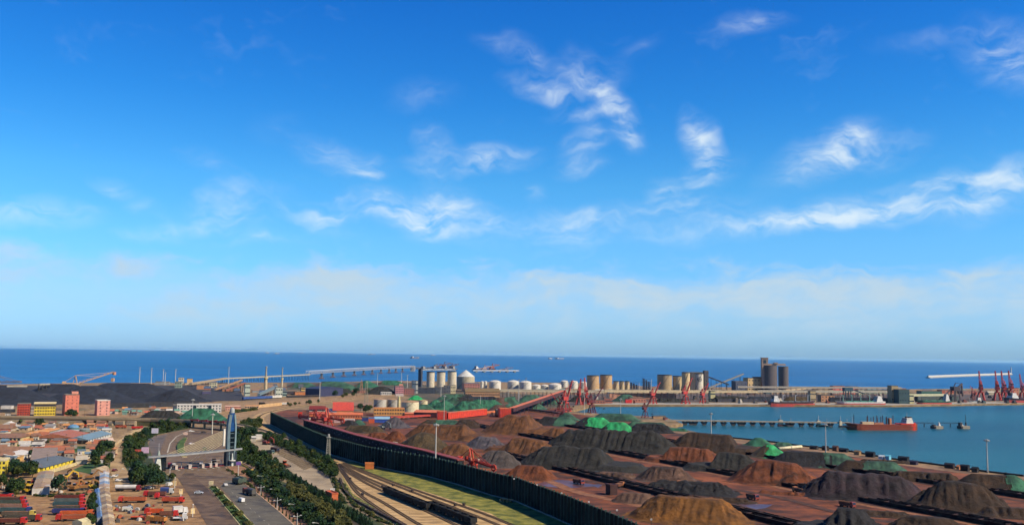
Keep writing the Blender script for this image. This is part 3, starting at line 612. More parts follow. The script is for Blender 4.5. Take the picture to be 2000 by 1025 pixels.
# --- stacker-reclaimers of the coal terminal
TAN = paint(214, 172, 132)
def stacker(px, yb, s, ang, label, m, m2=None, boom=42, up=.36, group=None):
    """slewing stacker: portal on bogies, turntable, mast, boom with tie bars, counterweight boom, tail conveyor"""
    g = gp(px, yb); t = thing('stacker_reclaimer', label, 'stacker', g, R(ang), group); t.scale = (s,) * 3; m2 = m2 or m
    for sx in (-5, 5):
        for sy in (-4, 4): B().box(sx - 2.2, sx + 2.2, sy - .8, sy + .8, 0, 1.6).obj('bogie', STEEL, t)
    b = B()
    for sx in (-5, 5):
        for sy in (-4, 4): b.beam((sx, sy, 1.6), (sx * .55, sy * .6, 8), 1.1)
    b.box(-4.5, 4.5, -3.6, 3.6, 7.4, 8.8); b.obj('portal', m, t)
    B().cyl(0, 0, 8.8, 10.6, 3.4, 16).obj('turntable', m2, t)
    b = B(); b.box(-4, 4, -3, 3, 10.6, 12); b.beam((0, -2, 12), (-3, -1.5, 24), 1.0); b.beam((0, 2, 12), (-3, 1.5, 24), 1.0); b.beam((-6, 0, 12), (-3, 0, 24), .9); b.obj('mast', m, t)
    zt = 12 + boom * up
    b = B()
    for sy in (-1.5, 1.5):
        b.beam((2, sy, 12), (boom, sy, zt), .7, 1.3); b.beam((2, sy, 14.4), (boom, sy, zt + 1.4), .4)
        for k in range(10): q = k / 10; q2 = (k + .5) / 10; b.beam((2 + (boom - 2) * q, sy, 12 + (zt - 12) * q), (2 + (boom - 2) * q2, sy, 14.4 + (zt - 13) * q2), .3)
    for k in range(8): q = (k + .5) / 8; b.beam((2 + (boom - 2) * q, -1.5, 12 + (zt - 12) * q), (2 + (boom - 2) * q, 1.5, 12 + (zt - 12) * q), .4)
    b.obj('boom', m, t)
    b = B(); b.beam((-3, 0, 24), (boom * .55, 0, 12 + (zt - 12) * .55 + 1.6), .45); b.beam((-3, 0, 24), (boom * .92, 0, zt * .95 + 1.2), .45); b.beam((-3, 0, 24), (-18, 0, 13.5), .5); b.obj('tie_bar', m2, t)
    b = B(); b.beam((-2, -2, 12), (-18, -2, 12.6), .8, 1.2); b.beam((-2, 2, 12), (-18, 2, 12.6), .8, 1.2); b.obj('counterweight_boom', m, t)
    B().box(-20.5, -16, -3, 3, 10.8, 15).obj('counterweight', m2, t)
    B().box(3, 6, 2.4, 4.6, 10.8, 13.6).obj('cab', paint(226, 206, 186), t)
    b = B(); b.beam((-4, 0, 7.5), (-26, 0, 2), 2.2, 1.1); b.beam((-26, -1.2, 0), (-26, -1.2, 2), .5); b.beam((-26, 1.2, 0), (-26, 1.2, 2), .5); b.beam((-15, 0, 0), (-15, 0, 4.6), .6); b.obj('tail_conveyor', m, t)
    return t
st1 = stacker(150, 764, 1.15, 18, 'tan stacker with a long raised boom over the coal heaps', TAN, boom=50, up=.34)
B().cyl(51, 0, 25, 29.5, 2.6, 14).obj('bucket_wheel', paint(206, 146, 112), st1)
stacker(-12, 764, 1.2, -14, 'tan stacker cut off by the left frame edge', TAN, boom=44, up=.05)
B().box(-3, 3, -3, 3, 0, 8).obj('transfer_box', TAN, None, loc=(*gp(220, 745), 0))
tag(bpy.data.objects['transfer_box'], 'small reddish transfer box on the coal skyline right of the boom', 'transfer box')
for px, yb, yt, lab in ((272, 748, 716, 'leftmost'), (295, 750, 718, 'second'), (318, 751, 720, 'third'), (322, 752, 726, 'fourth'), (342, 752, 720, 'fifth')):
    mast(px, yb, yt, 'thin high mast on the skyline of the coal terminal, %s from the left' % lab, w_=.9)
mast(446, 750, 716, 'thin high mast beside the start of the long trestle', w_=.9)
mast(414, 848, 805, 'white high mast left of the gate tower', w_=.5, m=paint(232, 226, 206))
mast(375, 822, 777, 'grey mast standing in the green netted mound', w_=.35)
# terminal sheds along the skyline
for k, (xl, xr, yb, yt, d, c, ang, lab) in enumerate([(348, 358, 748, 737, 20, (214, 206, 190), 15, 'small cream tower house on the coal skyline'), (365, 375, 748, 739, 20, (222, 186, 140), 15, 'tan transfer house beside the cream one'), (341, 354, 757, 745, 25, (150, 166, 150), 15, 'grey-green shed at the right end of the coal heaps'),
   (303, 330, 751, 745, 25, (150, 150, 150), 15, 'low grey shed under the skyline masts'), (409, 423, 757, 746, 25, (216, 206, 170), 15, 'cream shed under the trestle start'), (478, 488, 773, 750, 18, (196, 206, 186), 20, 'pale green tower house in the transfer plant'), (538, 552, 774, 756, 16, (206, 210, 190), 20, 'pale green square block beside the slim chimney'), (552, 560, 774, 762, 12, (150, 170, 160), 20, 'grey-green lean-to beside the pale green block'),
   (588, 595, 767, 756, 14, (234, 196, 110), 20, 'narrow yellow tower of the small plant'), (576, 597, 771, 764, 16, (206, 130, 80), 20, 'orange low plant building'), (560, 580, 770, 763, 16, (70, 62, 70), 20, 'dark low shed left of the orange plant'), (434, 470, 764, 759, 20, (176, 120, 80), 20, 'rusty transfer shed in the plant'), (448, 462, 758, 752, 20, (190, 150, 120), 20, 'tan shed below the trestle'), (384, 400, 760, 751, 20, (196, 140, 100), 20, 'tan machine house right of the coal'), (493, 512, 766, 762, 20, (150, 160, 166), 20, 'flat grey shed between the chimneys'), (395, 412, 769, 763, 20, (90, 84, 120), 20, 'bluish low shed right of the coal')]):
    house(xl, xr, yb, yt, d, lab, paint(*c), ang, name='plant_building', win=(2, 3, 2.4, 2.2) if yb - yt > 9 else None, group='buildings of the transfer plant')
t = house(596, 624, 773, 757, 60, 'dark blue warehouse with a pink gable end', paint(58, 62, 96), -30, roof='gx', rm=paint(50, 58, 92), name='warehouse', cat='warehouse', rise=.05)
house(625, 640, 773, 759, 30, 'pink gable block with rows of windows', paint(240, 176, 180), 30, win=(3, 4, 1.6, 1.5), rm=WHITE)
for px, yb, yt, wb, lab in ((518.5, 762, 715, 3.4, 'thicker tan chimney-like tower'), (550, 764, 717, 2.2, 'slimmer grey lattice tower')):
    g = gp(px, yb); H = hgt(px, yb, yt); t = thing('tower', lab + ' standing in front of the trestle', 'tower', g)
    B().cyl(0, 0, 0, H * .5, wb, 12, wb * .8).obj('lower_shaft', paint(206, 186, 150), t); B().cyl(0, 0, H * .5, H * .55, wb * 1.25, 12).obj('collar', paint(226, 206, 150), t); B().cyl(0, 0, H * .55, H * .97, wb * .55, 10, wb * .4).obj('upper_shaft', CONC, t); B().cyl(0, 0, H * .97, H, wb * .7, 10).obj('cap', CONC, t)
# inclined conveyors of the plant
def gallery(p, q, w_, h_, label, m, name='conveyor_gallery', legs=6, rm=None, lm=None, group=None, ribs=0):
    """covered conveyor between two points (px, py, z)"""
    A = Vector((*gp(p[0], p[1]), 0)); Bq = Vector((*gp(q[0], q[1]), 0)); z0, z1 = p[2], q[2]; L = (Bq - A).length; a = dirang(A, Bq)
    t = thing(name, label, 'conveyor', A, a, group); b = B(); b.beam((0, 0, z0 + h_ / 2), (L, 0, z1 + h_ / 2), w_, h_); b.obj('gallery', m, t)
    if rm: b = B(); b.beam((0, 0, z0 + h_ + .2), (L, 0, z1 + h_ + .2), w_ + .6, .35); b.obj('roof', rm, t)
    lme = {}
    for k in range(legs):
        x = L * (k + .5) / legs; z = z0 + (z1 - z0) * (k + .5) / legs
        if z > .8:
            b = B(); b.beam((x, -w_ / 2, 0), (x, -w_ * .35, z), .6); b.beam((x, w_ / 2, 0), (x, w_ * .35, z), .6)
            if z > 4: b.beam((x, -w_ * .45, z * .5), (x, w_ * .45, z * .5), .4)
            b.obj('trestle_leg', lm or STEEL, t)
    if ribs:
        me = B().box(-.15, .15, -w_ / 2 - .12, w_ / 2 + .12, 0, h_ + .1).mesh('rib', lm or STEEL)
        for k in range(ribs): inst('rib', me, t, (L * (k + .5) / ribs, 0, z0 + (z1 - z0) * (k + .5) / ribs))
    return t
gallery((360, 753, 2), (440, 748, 9), 3, 2.4, 'pale conveyor rising to the trestle', paint(190, 170, 140))
gallery((420, 764, 2), (472, 758, 15), 3, 2.6, 'tan inclined conveyor in the transfer plant', paint(176, 136, 100))
gallery((440, 766, 2), (478, 764, 14), 3, 2.6, 'rusty inclined conveyor below the tan one', paint(150, 92, 70))
gallery((505, 775, 2), (540, 768, 10), 4, 4, 'grey inclined conveyor rising to the pale green block', paint(120, 140, 150))
# --- long train on the inland line
def wagonrow(p, q, n, label0, m, kind, group, s=1.0):
    A = Vector(gp(*p)); Bq = Vector(gp(*q)); a = dirang(A, Bq); L = (Bq - A).length / n
    root = None
    for k in range(n):
        c = A.lerp(Bq, (k + .5) / n)
        if root is None:
            t = thing('railway_wagon', label0, 'wagon', (c.x, c.y, .3), a, group); l2 = L * .47
            b = B()
            if kind == 'gondola':
                b.box(-l2, l2, -1.6, 1.6, 1.1, 1.3); b.box(-l2, l2, -1.6, -1.5, 1.3, 3.3); b.box(-l2, l2, 1.5, 1.6, 1.3, 3.3); b.box(-l2, -l2 + .1, -1.5, 1.5, 1.3, 3.3); b.box(l2 - .1, l2, -1.5, 1.5, 1.3, 3.3)
                for j in range(8): x = -l2 + (j + .5) * l2 / 4; b.box(x - .08, x + .08, -1.7, -1.6, 1.1, 3.3); b.box(x - .08, x + .08, 1.6, 1.7, 1.1, 3.3)
                b.obj('body', m, t); B().add([(-l2 + .2, -1.4, 2.6), (l2 - .2, -1.4, 2.6), (l2 - .2, 1.4, 2.6), (-l2 + .2, 1.4, 2.6), (-l2 + 2, 0, 3.2), (l2 - 2, 0, 3.2)], [(0, 1, 5, 4), (1, 2, 5), (2, 3, 4, 5), (3, 0, 4)]).obj('load', mat('coal_load', C(14, 14, 15), .9, .3, .8), t)
            else: b.box(-l2, l2, -1.6, 1.6, 1.1, 4.2); b.obj('body', m, t); B().gable(-l2, l2, -1.6, 1.6, 4.2, 4.6, 'x', .05).obj('roof', m, t)
            for x in (-l2 * .65, l2 * .65): B().box(x - 1.2, x + 1.2, -1.0, 1.0, .15, 1.1).obj('bogie', STEEL, t)
            root = t
        else: copy_tree(root, (c.x, c.y, .3), a, label0, group)
    return root
wagonrow((474, 781), (531, 778.5), 9, 'blue covered wagon of the train below the transfer plant', paint(60, 90, 150), 'box', 'wagons of the blue train')
wagonrow((526, 778.5), (549, 777.5), 3, 'white covered wagon coupled behind the blue train', WHITE, 'box', 'white wagons of the train')
wagonrow((560, 776.5), (625, 774.5), 12, 'dark open wagon in front of the blue warehouse', paint(66, 60, 66), 'gondola', 'dark wagons of the inland train')
wagonrow((215, 793), (385, 787), 24, 'dark wagon standing below the coal heaps', paint(52, 52, 62), 'gondola', 'wagons below the coal heaps')
# white office and pink row behind the netted mound
def glassbay(t, W, D, H):
    for x in (.36, .70): B().box(W * x, W * x + W * .075, -.25, .2, H * .1, H * .95).obj('stair_window', GLASS, t)
house(345, 432, 806, 789, 16, 'long white office building behind the netted mound', WHITE, 18, win=(3, 14, 1.6, 1.5), rm=WHITE, extra=glassbay)
house(337, 346, 806, 790, 18, 'dark blue-grey wing at the left end of the white office', paint(72, 80, 96), 18)
house(440, 470, 802, 792, 12, 'pink low building with a red base right of the white office', paint(240, 178, 150), 18, win=(2, 8, 1.6, 1.3), rm=paint(230, 190, 170), extra=bands(1, (190, 80, 70)))
house(478, 505, 798, 791, 10, 'pale pink wall-like shed with blank panels', paint(236, 196, 160), 14, win=(1, 6, 2.2, 1.6), rm=paint(226, 170, 120))
longwall([(505, 796), (560, 790)], 4, 'long tan boundary wall left of the white lorry', paint(216, 176, 126), name='boundary_wall', cat='wall', step=10, post=paint(196, 156, 110))
# ================================================================== OVERPASS
OV = [(-260, 810, 6), (-60, 812.5, 6), (100, 815, 6), (200, 817, 6), (300, 819, 6), (368, 821.5, 6), (440, 827, 6), (475, 833, 5.2), (505, 841, 3.4), (540, 852, 1.4), (566, 861, .2)]
OVP = [(*gp(p[0], p[1], p[2]), p[2]) for p in OV]
ov = thing('overpass', 'long concrete overpass crossing the gate road', 'bridge', (0, 0, 0))
BEIGE = mat('overpass_concrete', C(196, 172, 136), .85, .15, .08)
B().solid(OVP, 11, -1.4, 0).obj('deck', mat('deck_surface', C(150, 128, 100), .9, .12, .06), ov)
for s_ in (-1, 1):
    off = []
    for i, p in enumerate(OVP):
        a = Vector(OVP[max(0, i - 1)][:2]); b = Vector(OVP[min(len(OVP) - 1, i + 1)][:2]); d = (b - a).normalized(); off.append((p[0] - d.y * s_ * 5.3, p[1] + d.x * s_ * 5.3, p[2]))
    B().solid(off, .4, .003, 1.1).obj('parapet', BEIGE, ov)
pier = B().box(-.8, .8, -4.5, 4.5, 0, 4.6).mesh('pier', BEIGE)
for x, y in ((180, 825), (200, 826), (222, 827), (244, 828), (266, 829), (378, 834), (400, 835.5), (432, 838)):
    P = Vector(gp(x, 816 + (x - 180) * .035 if x < 300 else 821.5 + (x - 368) * .075, 6)); inst('pier', pier, ov, (P.x, P.y, 0), .25)
for k, seg in enumerate(([0, 1, 2, 3], [4, 5])):
    q = [OVP[i][:2] for i in seg]; q = q if k == 0 else [Vector(OVP[4][:2]).lerp(Vector(OVP[3][:2]), .3)[:], OVP[4][:2], OVP[5][:2]]
    if k == 0: q[-1] = Vector(OVP[2][:2]).lerp(Vector(OVP[3][:2]), .65)[:]
    B().solid(q, 10.4, 0, 4.58).obj('embankment_wall', BEIGE if k == 0 else mat('bank_soil', C(110, 104, 70), .95, .2, .1), ov)
B().solid([OVP[i] for i in (7, 8, 9)], 9.5, -5.0, -1.41).obj('ramp_bank', SCRUB, ov)
# ================================================================== TOWN ROOFS
def hs2(p0, p1, yt, depth, label, wall, **kw):
    return house(p0[0], p1[0], p0[1], yt, depth, label, wall, math.degrees(dirang(gp(*p0), gp(*p1))), **kw)
TG = 'low buildings of the town at the left'
RB = paint(150, 112, 88); RO = paint(214, 150, 84); RG = paint(150, 146, 140); RR = paint(176, 108, 78); RBL = paint(120, 146, 160); YEL = paint(240, 214, 66); SAND = paint(222, 196, 142)
house(4, 26, 834, 827, 9, 'white gabled house at the left edge behind the orange roofs', WHITE, 10, 'gy', WHITE, group=TG, win=(1, 3, 1.2, 1.2))
house(-6, 22, 842, 838, 12, 'low brown-roofed house behind the beige block', paint(196, 176, 156), 8, 'gx', RB, group=TG)
house(38, 54, 857.5, 845, 62, 'left bay of the orange-roofed warehouse', paint(168, 170, 166), 8, 'gy', RO, group=TG, rise=.12, win=(1, 2, 1.4, 1.2), name='warehouse', cat='warehouse')
house(54.5, 71.5, 857, 845, 60, 'right bay of the orange-roofed warehouse', paint(172, 174, 168), 8, 'gy', RO, group=TG, rise=.12, name='warehouse', cat='warehouse')
house(-14, 40, 863, 851, 22, 'beige block with a row of square windows at the left edge', SAND, 6, 'gx', RB, group=TG, win=(1, 7, 1.8, 1.8), rise=.12)
house(72, 90, 858, 852, 12, 'small brown hut right of the orange warehouse', paint(206, 170, 130), 10, 'gx', RR, group=TG, name='hut', cat='hut')
house(105, 142, 852, 846, 14, 'pale walled yard building left of the red-roofed shed', paint(206, 196, 180), 4, 'shed', paint(190, 180, 166), group=TG)
hs2((146, 861), (176, 852), 853, 34, 'red-roofed shed beside the blue-roofed shed', paint(190, 176, 160), roof='gx', rm=RR, group=TG, name='shed', cat='shed', rise=.1)
hs2((172, 865), (217, 852), 858, 18, 'blue-roofed shed with a white front', paint(214, 214, 206), roof='gx', rm=RBL, group=TG, name='shed', cat='shed', rise=.14, win=(1, 9, 1.5, 1.5))
house(204, 222, 867, 861, 10, 'pinkish hut at the corner of the dirt road', paint(222, 180, 146), 30, 'shed', paint(226, 196, 170), group=TG, name='hut', cat='hut')
house(180, 205, 876, 870, 14, 'brown-roofed house right above the tree clump', paint(206, 176, 140), 12, 'gx', RR, group=TG, win=(1, 4, 1.2, 1.2))
house(168, 186, 881, 876, 9, 'tiny tan house left of the brown-roofed one', paint(214, 190, 150), 12, 'gx', RB, group=TG)
house(-20, 58, 889, 883, 12, 'long brown-roofed row behind the tan yard wall', paint(206, 170, 120), 4, 'gx', RB, group=TG)
house(82, 128, 887, 881, 12, 'brown-roofed row right of the white shed', paint(200, 176, 140), 6, 'gx', RR, group=TG)
hs2((36, 899), (80, 885), 890, 9, 'white long shed running across the yellow compound', WHITE, roof='shed', rm=WHITE, group=TG, win=(1, 8, 1.2, 1.2))
house(8, 34, 901, 889, 10, 'tan windowless store in the yellow compound', paint(226, 178, 110), 6, 'flat', paint(196, 160, 116), group=TG, name='store', cat='store')
house(60, 108, 905, 898, 30, 'flat grey-brown roof behind the yellow hall', paint(160, 146, 136), 24, 'shed', paint(150, 132, 118), group=TG)
hs2((84, 921), (146, 903.5), 909, 24, 'long yellow hall with a dark roof and square windows', YEL, roof='gx', rm=paint(104, 112, 116), group=TG, win=(1, 8, 1.3, 1.3), rise=.09, name='hall', cat='hall')
hs2((62, 922), (84, 920.5), 909, 20, 'yellow end block at the left of the long hall', YEL, roof='gx', rm=paint(120, 112, 108), group=TG, rise=.09)
house(46, 58, 922, 911, 7, 'small yellow gatehouse left of the long hall', YEL, 20, 'flat', CREAM, group=TG, win=(1, 2, 1.2, 1.4))
house(-22, 10, 928, 896, 14, 'tall yellow block cut by the left frame edge', YEL, 20, 'flat', CREAM, group=TG, win=(3, 4, 1.2, 1.4))
house(14, 34, 924, 914, 8, 'cream house with brown windows beside the tall yellow block', paint(226, 190, 120), 20, 'gx', RB, group=TG, win=(1, 4, 1.1, 1.2))
house(148, 170, 906, 899, 10, 'cream sheds beyond the right end of the yellow hall', paint(214, 200, 170), 24, 'shed', paint(200, 186, 160), group=TG, name='shed', cat='shed')
house(160, 186, 893, 889, 9, 'pale flat-roofed row behind the cream sheds', paint(206, 190, 160), 24, 'flat', CREAM, group=TG)
house(86, 104, 838, 831, 10, 'white workshop in front of the overpass', paint(220, 214, 206), 14, 'shed', RG, group=TG, name='workshop', cat='workshop')
house(108, 134, 828, 819.5, 10, 'long red-brown store against the overpass', paint(176, 72, 56), 12, 'flat', paint(190, 110, 80), group=TG, name='store', cat='store', win=(1, 5, 1.4, 1.4))
house(136, 164, 828, 820, 10, 'orange store against the overpass', paint(222, 110, 66), 14, 'flat', paint(214, 130, 84), group=TG, name='store', cat='store')
g = gp(143, 843); t = thing('storage_dome', 'squat blue-green tank with a blue dome near the overpass', 'tank', g)
B().cyl(0, 0, 0, 4.2, 4.8, 18).obj('shell', paint(92, 128, 130), t); B().lathe(0, 0, [(5.0, 4.2), (4.2, 5.4), (2.4, 6.4), (.01, 6.9)], 18).obj('dome', paint(96, 140, 176), t)
g = gp(166, 842); t = thing('storage_tank', 'low round tank right of the blue dome', 'tank', g); B().cyl(0, 0, 0, 2.2, 5.5, 18).obj('shell', paint(120, 132, 130), t); B().lathe(0, 0, [(5.6, 2.2), (4.8, 2.6), (.01, 2.9)], 18).obj('lid', paint(150, 156, 150), t)
longwall([(98, 866), (172, 867)], 3, 'low dark wall below the red-roofed shed', paint(46, 44, 48), name='boundary_wall', cat='wall', step=7)
longwall([(-20, 865), (96, 866)], 2.2, 'pale boundary wall above the grass strip', paint(206, 190, 156), name='boundary_wall', cat='wall', step=8, post=SAND)
longwall([(222, 872), (262, 845), (284, 838)], 2.0, 'pale wall along the left side of the dirt road', paint(206, 180, 146), name='boundary_wall', cat='wall', step=8, post=SAND)
longwall([(90, 926), (150, 908)], 2.0, 'cream wall in front of the yellow hall', paint(220, 200, 150), name='boundary_wall', cat='wall', step=6, post=SAND)
def longshed(p, q, w_, h, label, wall, tones, n, group=TG, name='shed'):
    A, Bq = gp(*p), gp(*q); a = dirang(A, Bq); L = math.dist(A, Bq); t = thing(name, label, 'shed', A, a, group); B().box(0, L, -w_ / 2, w_ / 2, 0, h).obj('wall', wall, t)
    for k in range(n):
        m = paint(*tones[k % len(tones)]); x0, x1 = L * k / n + .05, L * (k + 1) / n - .05; dz = .12 * ((k * 7) % 3)
        B().gable(x0, x1, -w_ / 2, w_ / 2, h + .01 + dz, h + .8 + dz, 'x', .0).obj('roof_panel', m, t)
longshed((213, 1040), (203, 965), 4.6, 3.0, 'narrow shed with patched tan roof panels beside the truck yard', paint(196, 186, 170), [(184, 154, 112), (168, 140, 104), (206, 184, 146), (150, 124, 94)], 14)
longshed((203, 962), (204, 930), 5.2, 3.0, 'narrow shed with patched blue-white roof at the dirt road', paint(206, 200, 190), [(186, 160, 136), (146, 166, 190), (206, 204, 198)], 7)
longshed((196, 1022), (190, 966), 2.8, 2.6, 'blue-roofed lean-to along the patched shed', paint(150, 156, 166), [(110, 140, 180), (140, 160, 180), (96, 130, 176)], 6)
longshed((79, 966), (90, 932), 8.0, 3.4, 'brown-roofed workshop shed between the machine yards', paint(214, 206, 196), [(170, 140, 106), (180, 152, 116), (160, 146, 120)], 4)
longshed((186, 926), (204, 921), 5, 3, 'tan-roofed shack at the top of the patched sheds', paint(196, 176, 150), [(196, 170, 130)], 2)
longshed((150, 1030), (176, 1024), 5, 2.6, 'cream roof at the bottom below the trailers', paint(206, 196, 160), [(220, 206, 160)], 2)
# ================================================================== TRUCK YARDS
YG = 'lorries parked in the left yards'
RED = (206, 52, 44); GRY = (96, 92, 84); ORA = (220, 104, 54); BLU = (60, 66, 122); TEAL = (70, 96, 98)
LR = mat('truck_ore', C(120, 82, 58), .95, .2, 1)
for k, (px, py, ang, cc, bc, L, ld, lab) in enumerate([(22, 981, 4, RED, (92, 72, 62), 13, 1, 'red-cabbed trailer lorry, first of the left row'), (24, 988, 4, RED, (84, 96, 84), 13, 0, 'red-cabbed lorry with a green-grey trailer, second of the left row'), (26, 995, 5, RED, (150, 116, 100), 13, 1, 'red-cabbed lorry with a brown trailer, third of the left row'), (30, 1003, 5, (60, 76, 140), TEAL, 14, 0, 'blue-cabbed lorry with a teal trailer in the left row'), (36, 1010, 6, (226, 196, 96), (110, 96, 80), 14, 1, 'yellow-cabbed lorry in the left row'), (45, 1018, 6, RED, (90, 84, 70), 15, 0, 'red-cabbed lorry with a long grey trailer near the bottom edge'), (20, 1024, 6, RED, (116, 60, 50), 13, 1, 'red lorry at the bottom left corner'), (2, 976, 4, RED, RED, 11, 0, 'red lorry cut by the left frame edge'),
    (136, 977, 5, RED, (120, 60, 50), 14, 0, 'top lorry of the middle row, with a dull red trailer'), (136, 984, 5, RED, (104, 116, 112), 14, 0, 'lorry with a pale grey-green trailer in the middle row'), (134, 991, 5, RED, TEAL, 14, 0, 'lorry with a dark teal trailer in the middle row'), (136, 998, 5, RED, GRY, 14, 1, 'lorry with a grey trailer in the middle row'), (134, 1005, 5, BLU, BLU, 14, 0, 'lorry with a dark blue trailer in the middle row'), (150, 1009, 9, ORA, ORA, 14, 0, 'orange trailer lorry below the dark blue one'), (140, 1017, 190, RED, (190, 96, 62), 13, 1, 'orange-brown lorry facing left at the end of the middle row')]):
    at(lorry(lab, cc, bc, 'tipper', L, YG, LR if ld else None), px, py, ang)
RGp = 'lorries in the yard beside the gate road'
for (px, py, ang, cc, bc, body, L, lab) in [(250, 959, 6, (150, 50, 56), (220, 214, 206), 'tank', 13, 'long silver tank lorry beside the dirt road'), (302, 970, 184, (196, 44, 50), (122, 76, 66), 'tipper', 11, 'maroon lorry facing left below the trees'), (326, 965, 8, (216, 214, 206), (52, 72, 128), 'tarp', 6.5, 'small lorry with a blue tarp'), (316, 974, 186, (206, 46, 50), (150, 60, 56), 'flat', 7, 'red cab unit beside the maroon lorry'), (258, 981, 188, (214, 70, 60), (196, 106, 66), 'tipper', 13, 'orange-brown trailer lorry beside the patched shed'), (338, 982, 3, (216, 60, 42), (206, 92, 60), 'tipper', 10.5, 'bright red-orange tipper lorry nearest the gate road'), (300, 1005, 184, (206, 56, 46), (222, 92, 44), 'tipper', 8, 'orange tipper in the scrap yard'), (276, 1014, 4, (222, 96, 50), (222, 92, 40), 'flat', 9, 'orange flatbed chassis in the scrap yard'), (305, 1021, 168, (200, 150, 90), (206, 136, 66), 'tipper', 9, 'tan-orange tipper at the bottom of the scrap yard'), (330, 1010, 12, RED, (120, 74, 56), 'tipper', 8, 'brown tipper with a red cab in the scrap yard'), (352, 1004, 30, (236, 232, 226), (230, 226, 220), 'box', 6.5, 'white box lorry at an angle beside the road'), (352, 1016, 12, (234, 230, 224), (230, 226, 220), 'flat', 6, 'white flatbed below the white box lorry'), (350, 1001, 184, (200, 60, 50), (216, 104, 70), 'flat', 6, 'orange low-loader behind the white box lorry')]:
    at(lorry(lab, cc, bc, body, L, RGp), px, py, ang)
at(car('white van parked beside the orange-brown trailer lorry', (226, 222, 210), van=True), 249, 998, 10)
at(car('white van parked below the tree clump', (230, 226, 216), van=True), 330, 949, 80)
at(car('white car behind the maroon lorry', (232, 228, 222)), 292, 955, 10)
at(car('dark car on the bend of the dirt road', (70, 74, 86)), 241, 861, 50)
at(car('white car parked at the lower end of the dirt road', (232, 228, 222)), 232, 940, 80)
at(car('maroon car parked at the edge of the dirt road', (120, 60, 60)), 224, 920, 85)
at(car('white pickup-like car below the maroon one', (226, 220, 210)), 224, 932, 85)
at(car('white saloon below the blue-roofed shed', (236, 230, 224)), 134, 861, 5)
at(car('dark red car in front of the red-roofed shed', (130, 40, 50)), 140, 863, 5)
for (px, py, ang, lab) in [(88, 862, 8, 'white van below the brown hut'), (113, 818, 10, 'white van on the overpass beside the yellow block')]: at(car(lab, (236, 230, 224), van=True), px, py, ang)
MG = 'construction machines in the left yards'
for (px, py, ang, kind, lab) in [(33, 949, 60, 'loader', 'yellow wheel loader, upper of the two left of the workshop shed'), (35, 956, 20, 'loader', 'yellow loader with raised rear left of the workshop shed'), (57, 952, 20, 'loader', 'yellow wheel loader beside the workshop wall'), (56, 963, 0, 'loader', 'yellow loader casting a black shadow below the workshop wall'), (126, 938, 30, 'excavator', 'yellow excavator at the top of the middle machine yard'), (150, 935, 160, 'excavator', 'brownish excavator near the top right of the machine yard'), (175, 936, 20, 'excavator', 'brown excavator beside the patched sheds'), (146, 958, 80, 'excavator', 'upright brown excavator in the machine yard centre'), (165, 956, 20, 'excavator', 'excavator with a low boom in the machine yard'), (176, 954, 60, 'loader', 'bright yellow loader at the right of the machine yard'), (134, 955, 200, 'loader', 'dull loader beside the lone round tree'), (104, 948, 10, 'excavator', 'rusty excavator behind the workshop shed'), (158, 950, 10, 'loader', 'orange loader in the middle of the machine yard')]:
    c = (232, 186, 50) if 'yellow' in lab else ((206, 120, 60) if 'orange' in lab else (160, 112, 62))
    at(loader(lab, c, MG, kind), px, py, ang, 1.15)
at(lorry('white flatbed lorry at the top of the machine yard', (230, 226, 216), (220, 214, 200), 'flat', 8, MG), 110, 938, 8)
at(lorry('grey-white lorry beside the lone round tree', (214, 206, 196), (190, 186, 180), 'box', 6, MG), 100, 961, 12)
for (px, py, ang, cc, lab) in [(172, 834, 8, (206, 74, 50), 'red lorry under the overpass, leftmost'), (200, 835, 8, (196, 60, 50), 'red lorry under the overpass, second'), (236, 836, 10, (190, 92, 60), 'orange-brown lorry under the overpass'), (268, 838, 12, (206, 46, 46), 'bright red lorry under the right end of the overpass')]:
    at(lorry(lab, cc, cc, 'tipper', 10, 'lorries below the overpass'), px, py, ang)
for i, (px, ang) in enumerate(((380, -8), (398, -8), (416, -8), (431, -9))):
    o = lorry('maroon lorry queued on the overpass above the gate road, number %s from the left' % ['one', 'two', 'three', 'four'][i], (140, 50, 56), (120, 56, 58), 'tipper', 8, 'lorries on the overpass'); g = gp(px, 822.5 + (px - 368) * .075, 6); o.location = (*g, 6.01); o.rotation_euler = (0, 0, R(ang))
# scrap and clutter in the yards: small sheds, drums, crates
def clutter(pts, n, label, group, seed):
    P = [gp(*p) for p in pts]; r_ = random.Random(seed); xs = [p[0] for p in P]; ys = [p[1] for p in P]
    for k in range(n):
        x, y = r_.uniform(min(xs), max(xs)), r_.uniform(min(ys), max(ys)); c = r_.choice([(170, 90, 60), (206, 200, 190), (90, 84, 80), (120, 130, 140), (196, 150, 100), (60, 70, 90), (150, 60, 50)])
        s = r_.uniform(.5, 1.3); b = B().box(-s, s, -s * .6, s * .6, 0, s * .8); b.box(-s * .7, s * .5, -s * .4, s * .5, s * .8, s * 1.2)
        o = b.obj('scrap_heap', paint(*c), None, loc=(x, y, .1)); o.rotation_euler = (0, 0, r_.uniform(0, 3)); tag(o, label, 'scrap', group)
clutter([(222, 985), (262, 1024)], 40, 'small pile of mixed scrap along the patched shed', 'scrap beside the patched shed', 3)
clutter([(100, 926), (182, 966)], 30, 'scrap or machine part lying in the middle machine yard', 'scrap in the machine yard', 4)
clutter([(92, 836), (132, 846)], 26, 'scrap lying in the yard below the red-brown store', 'scrap below the overpass', 5)
clutter([(284, 1010), (345, 1024)], 14, 'machine part lying between the orange lorries', 'parts between the orange lorries', 6)
clutter([(218, 915), (232, 950)], 10, 'goods lying at the edge of the dirt road', 'goods at the dirt road edge', 8)
clutter([(150, 885), (186, 905)], 10, 'crate or rubble behind the yellow hall', 'rubble behind the yellow hall', 9)
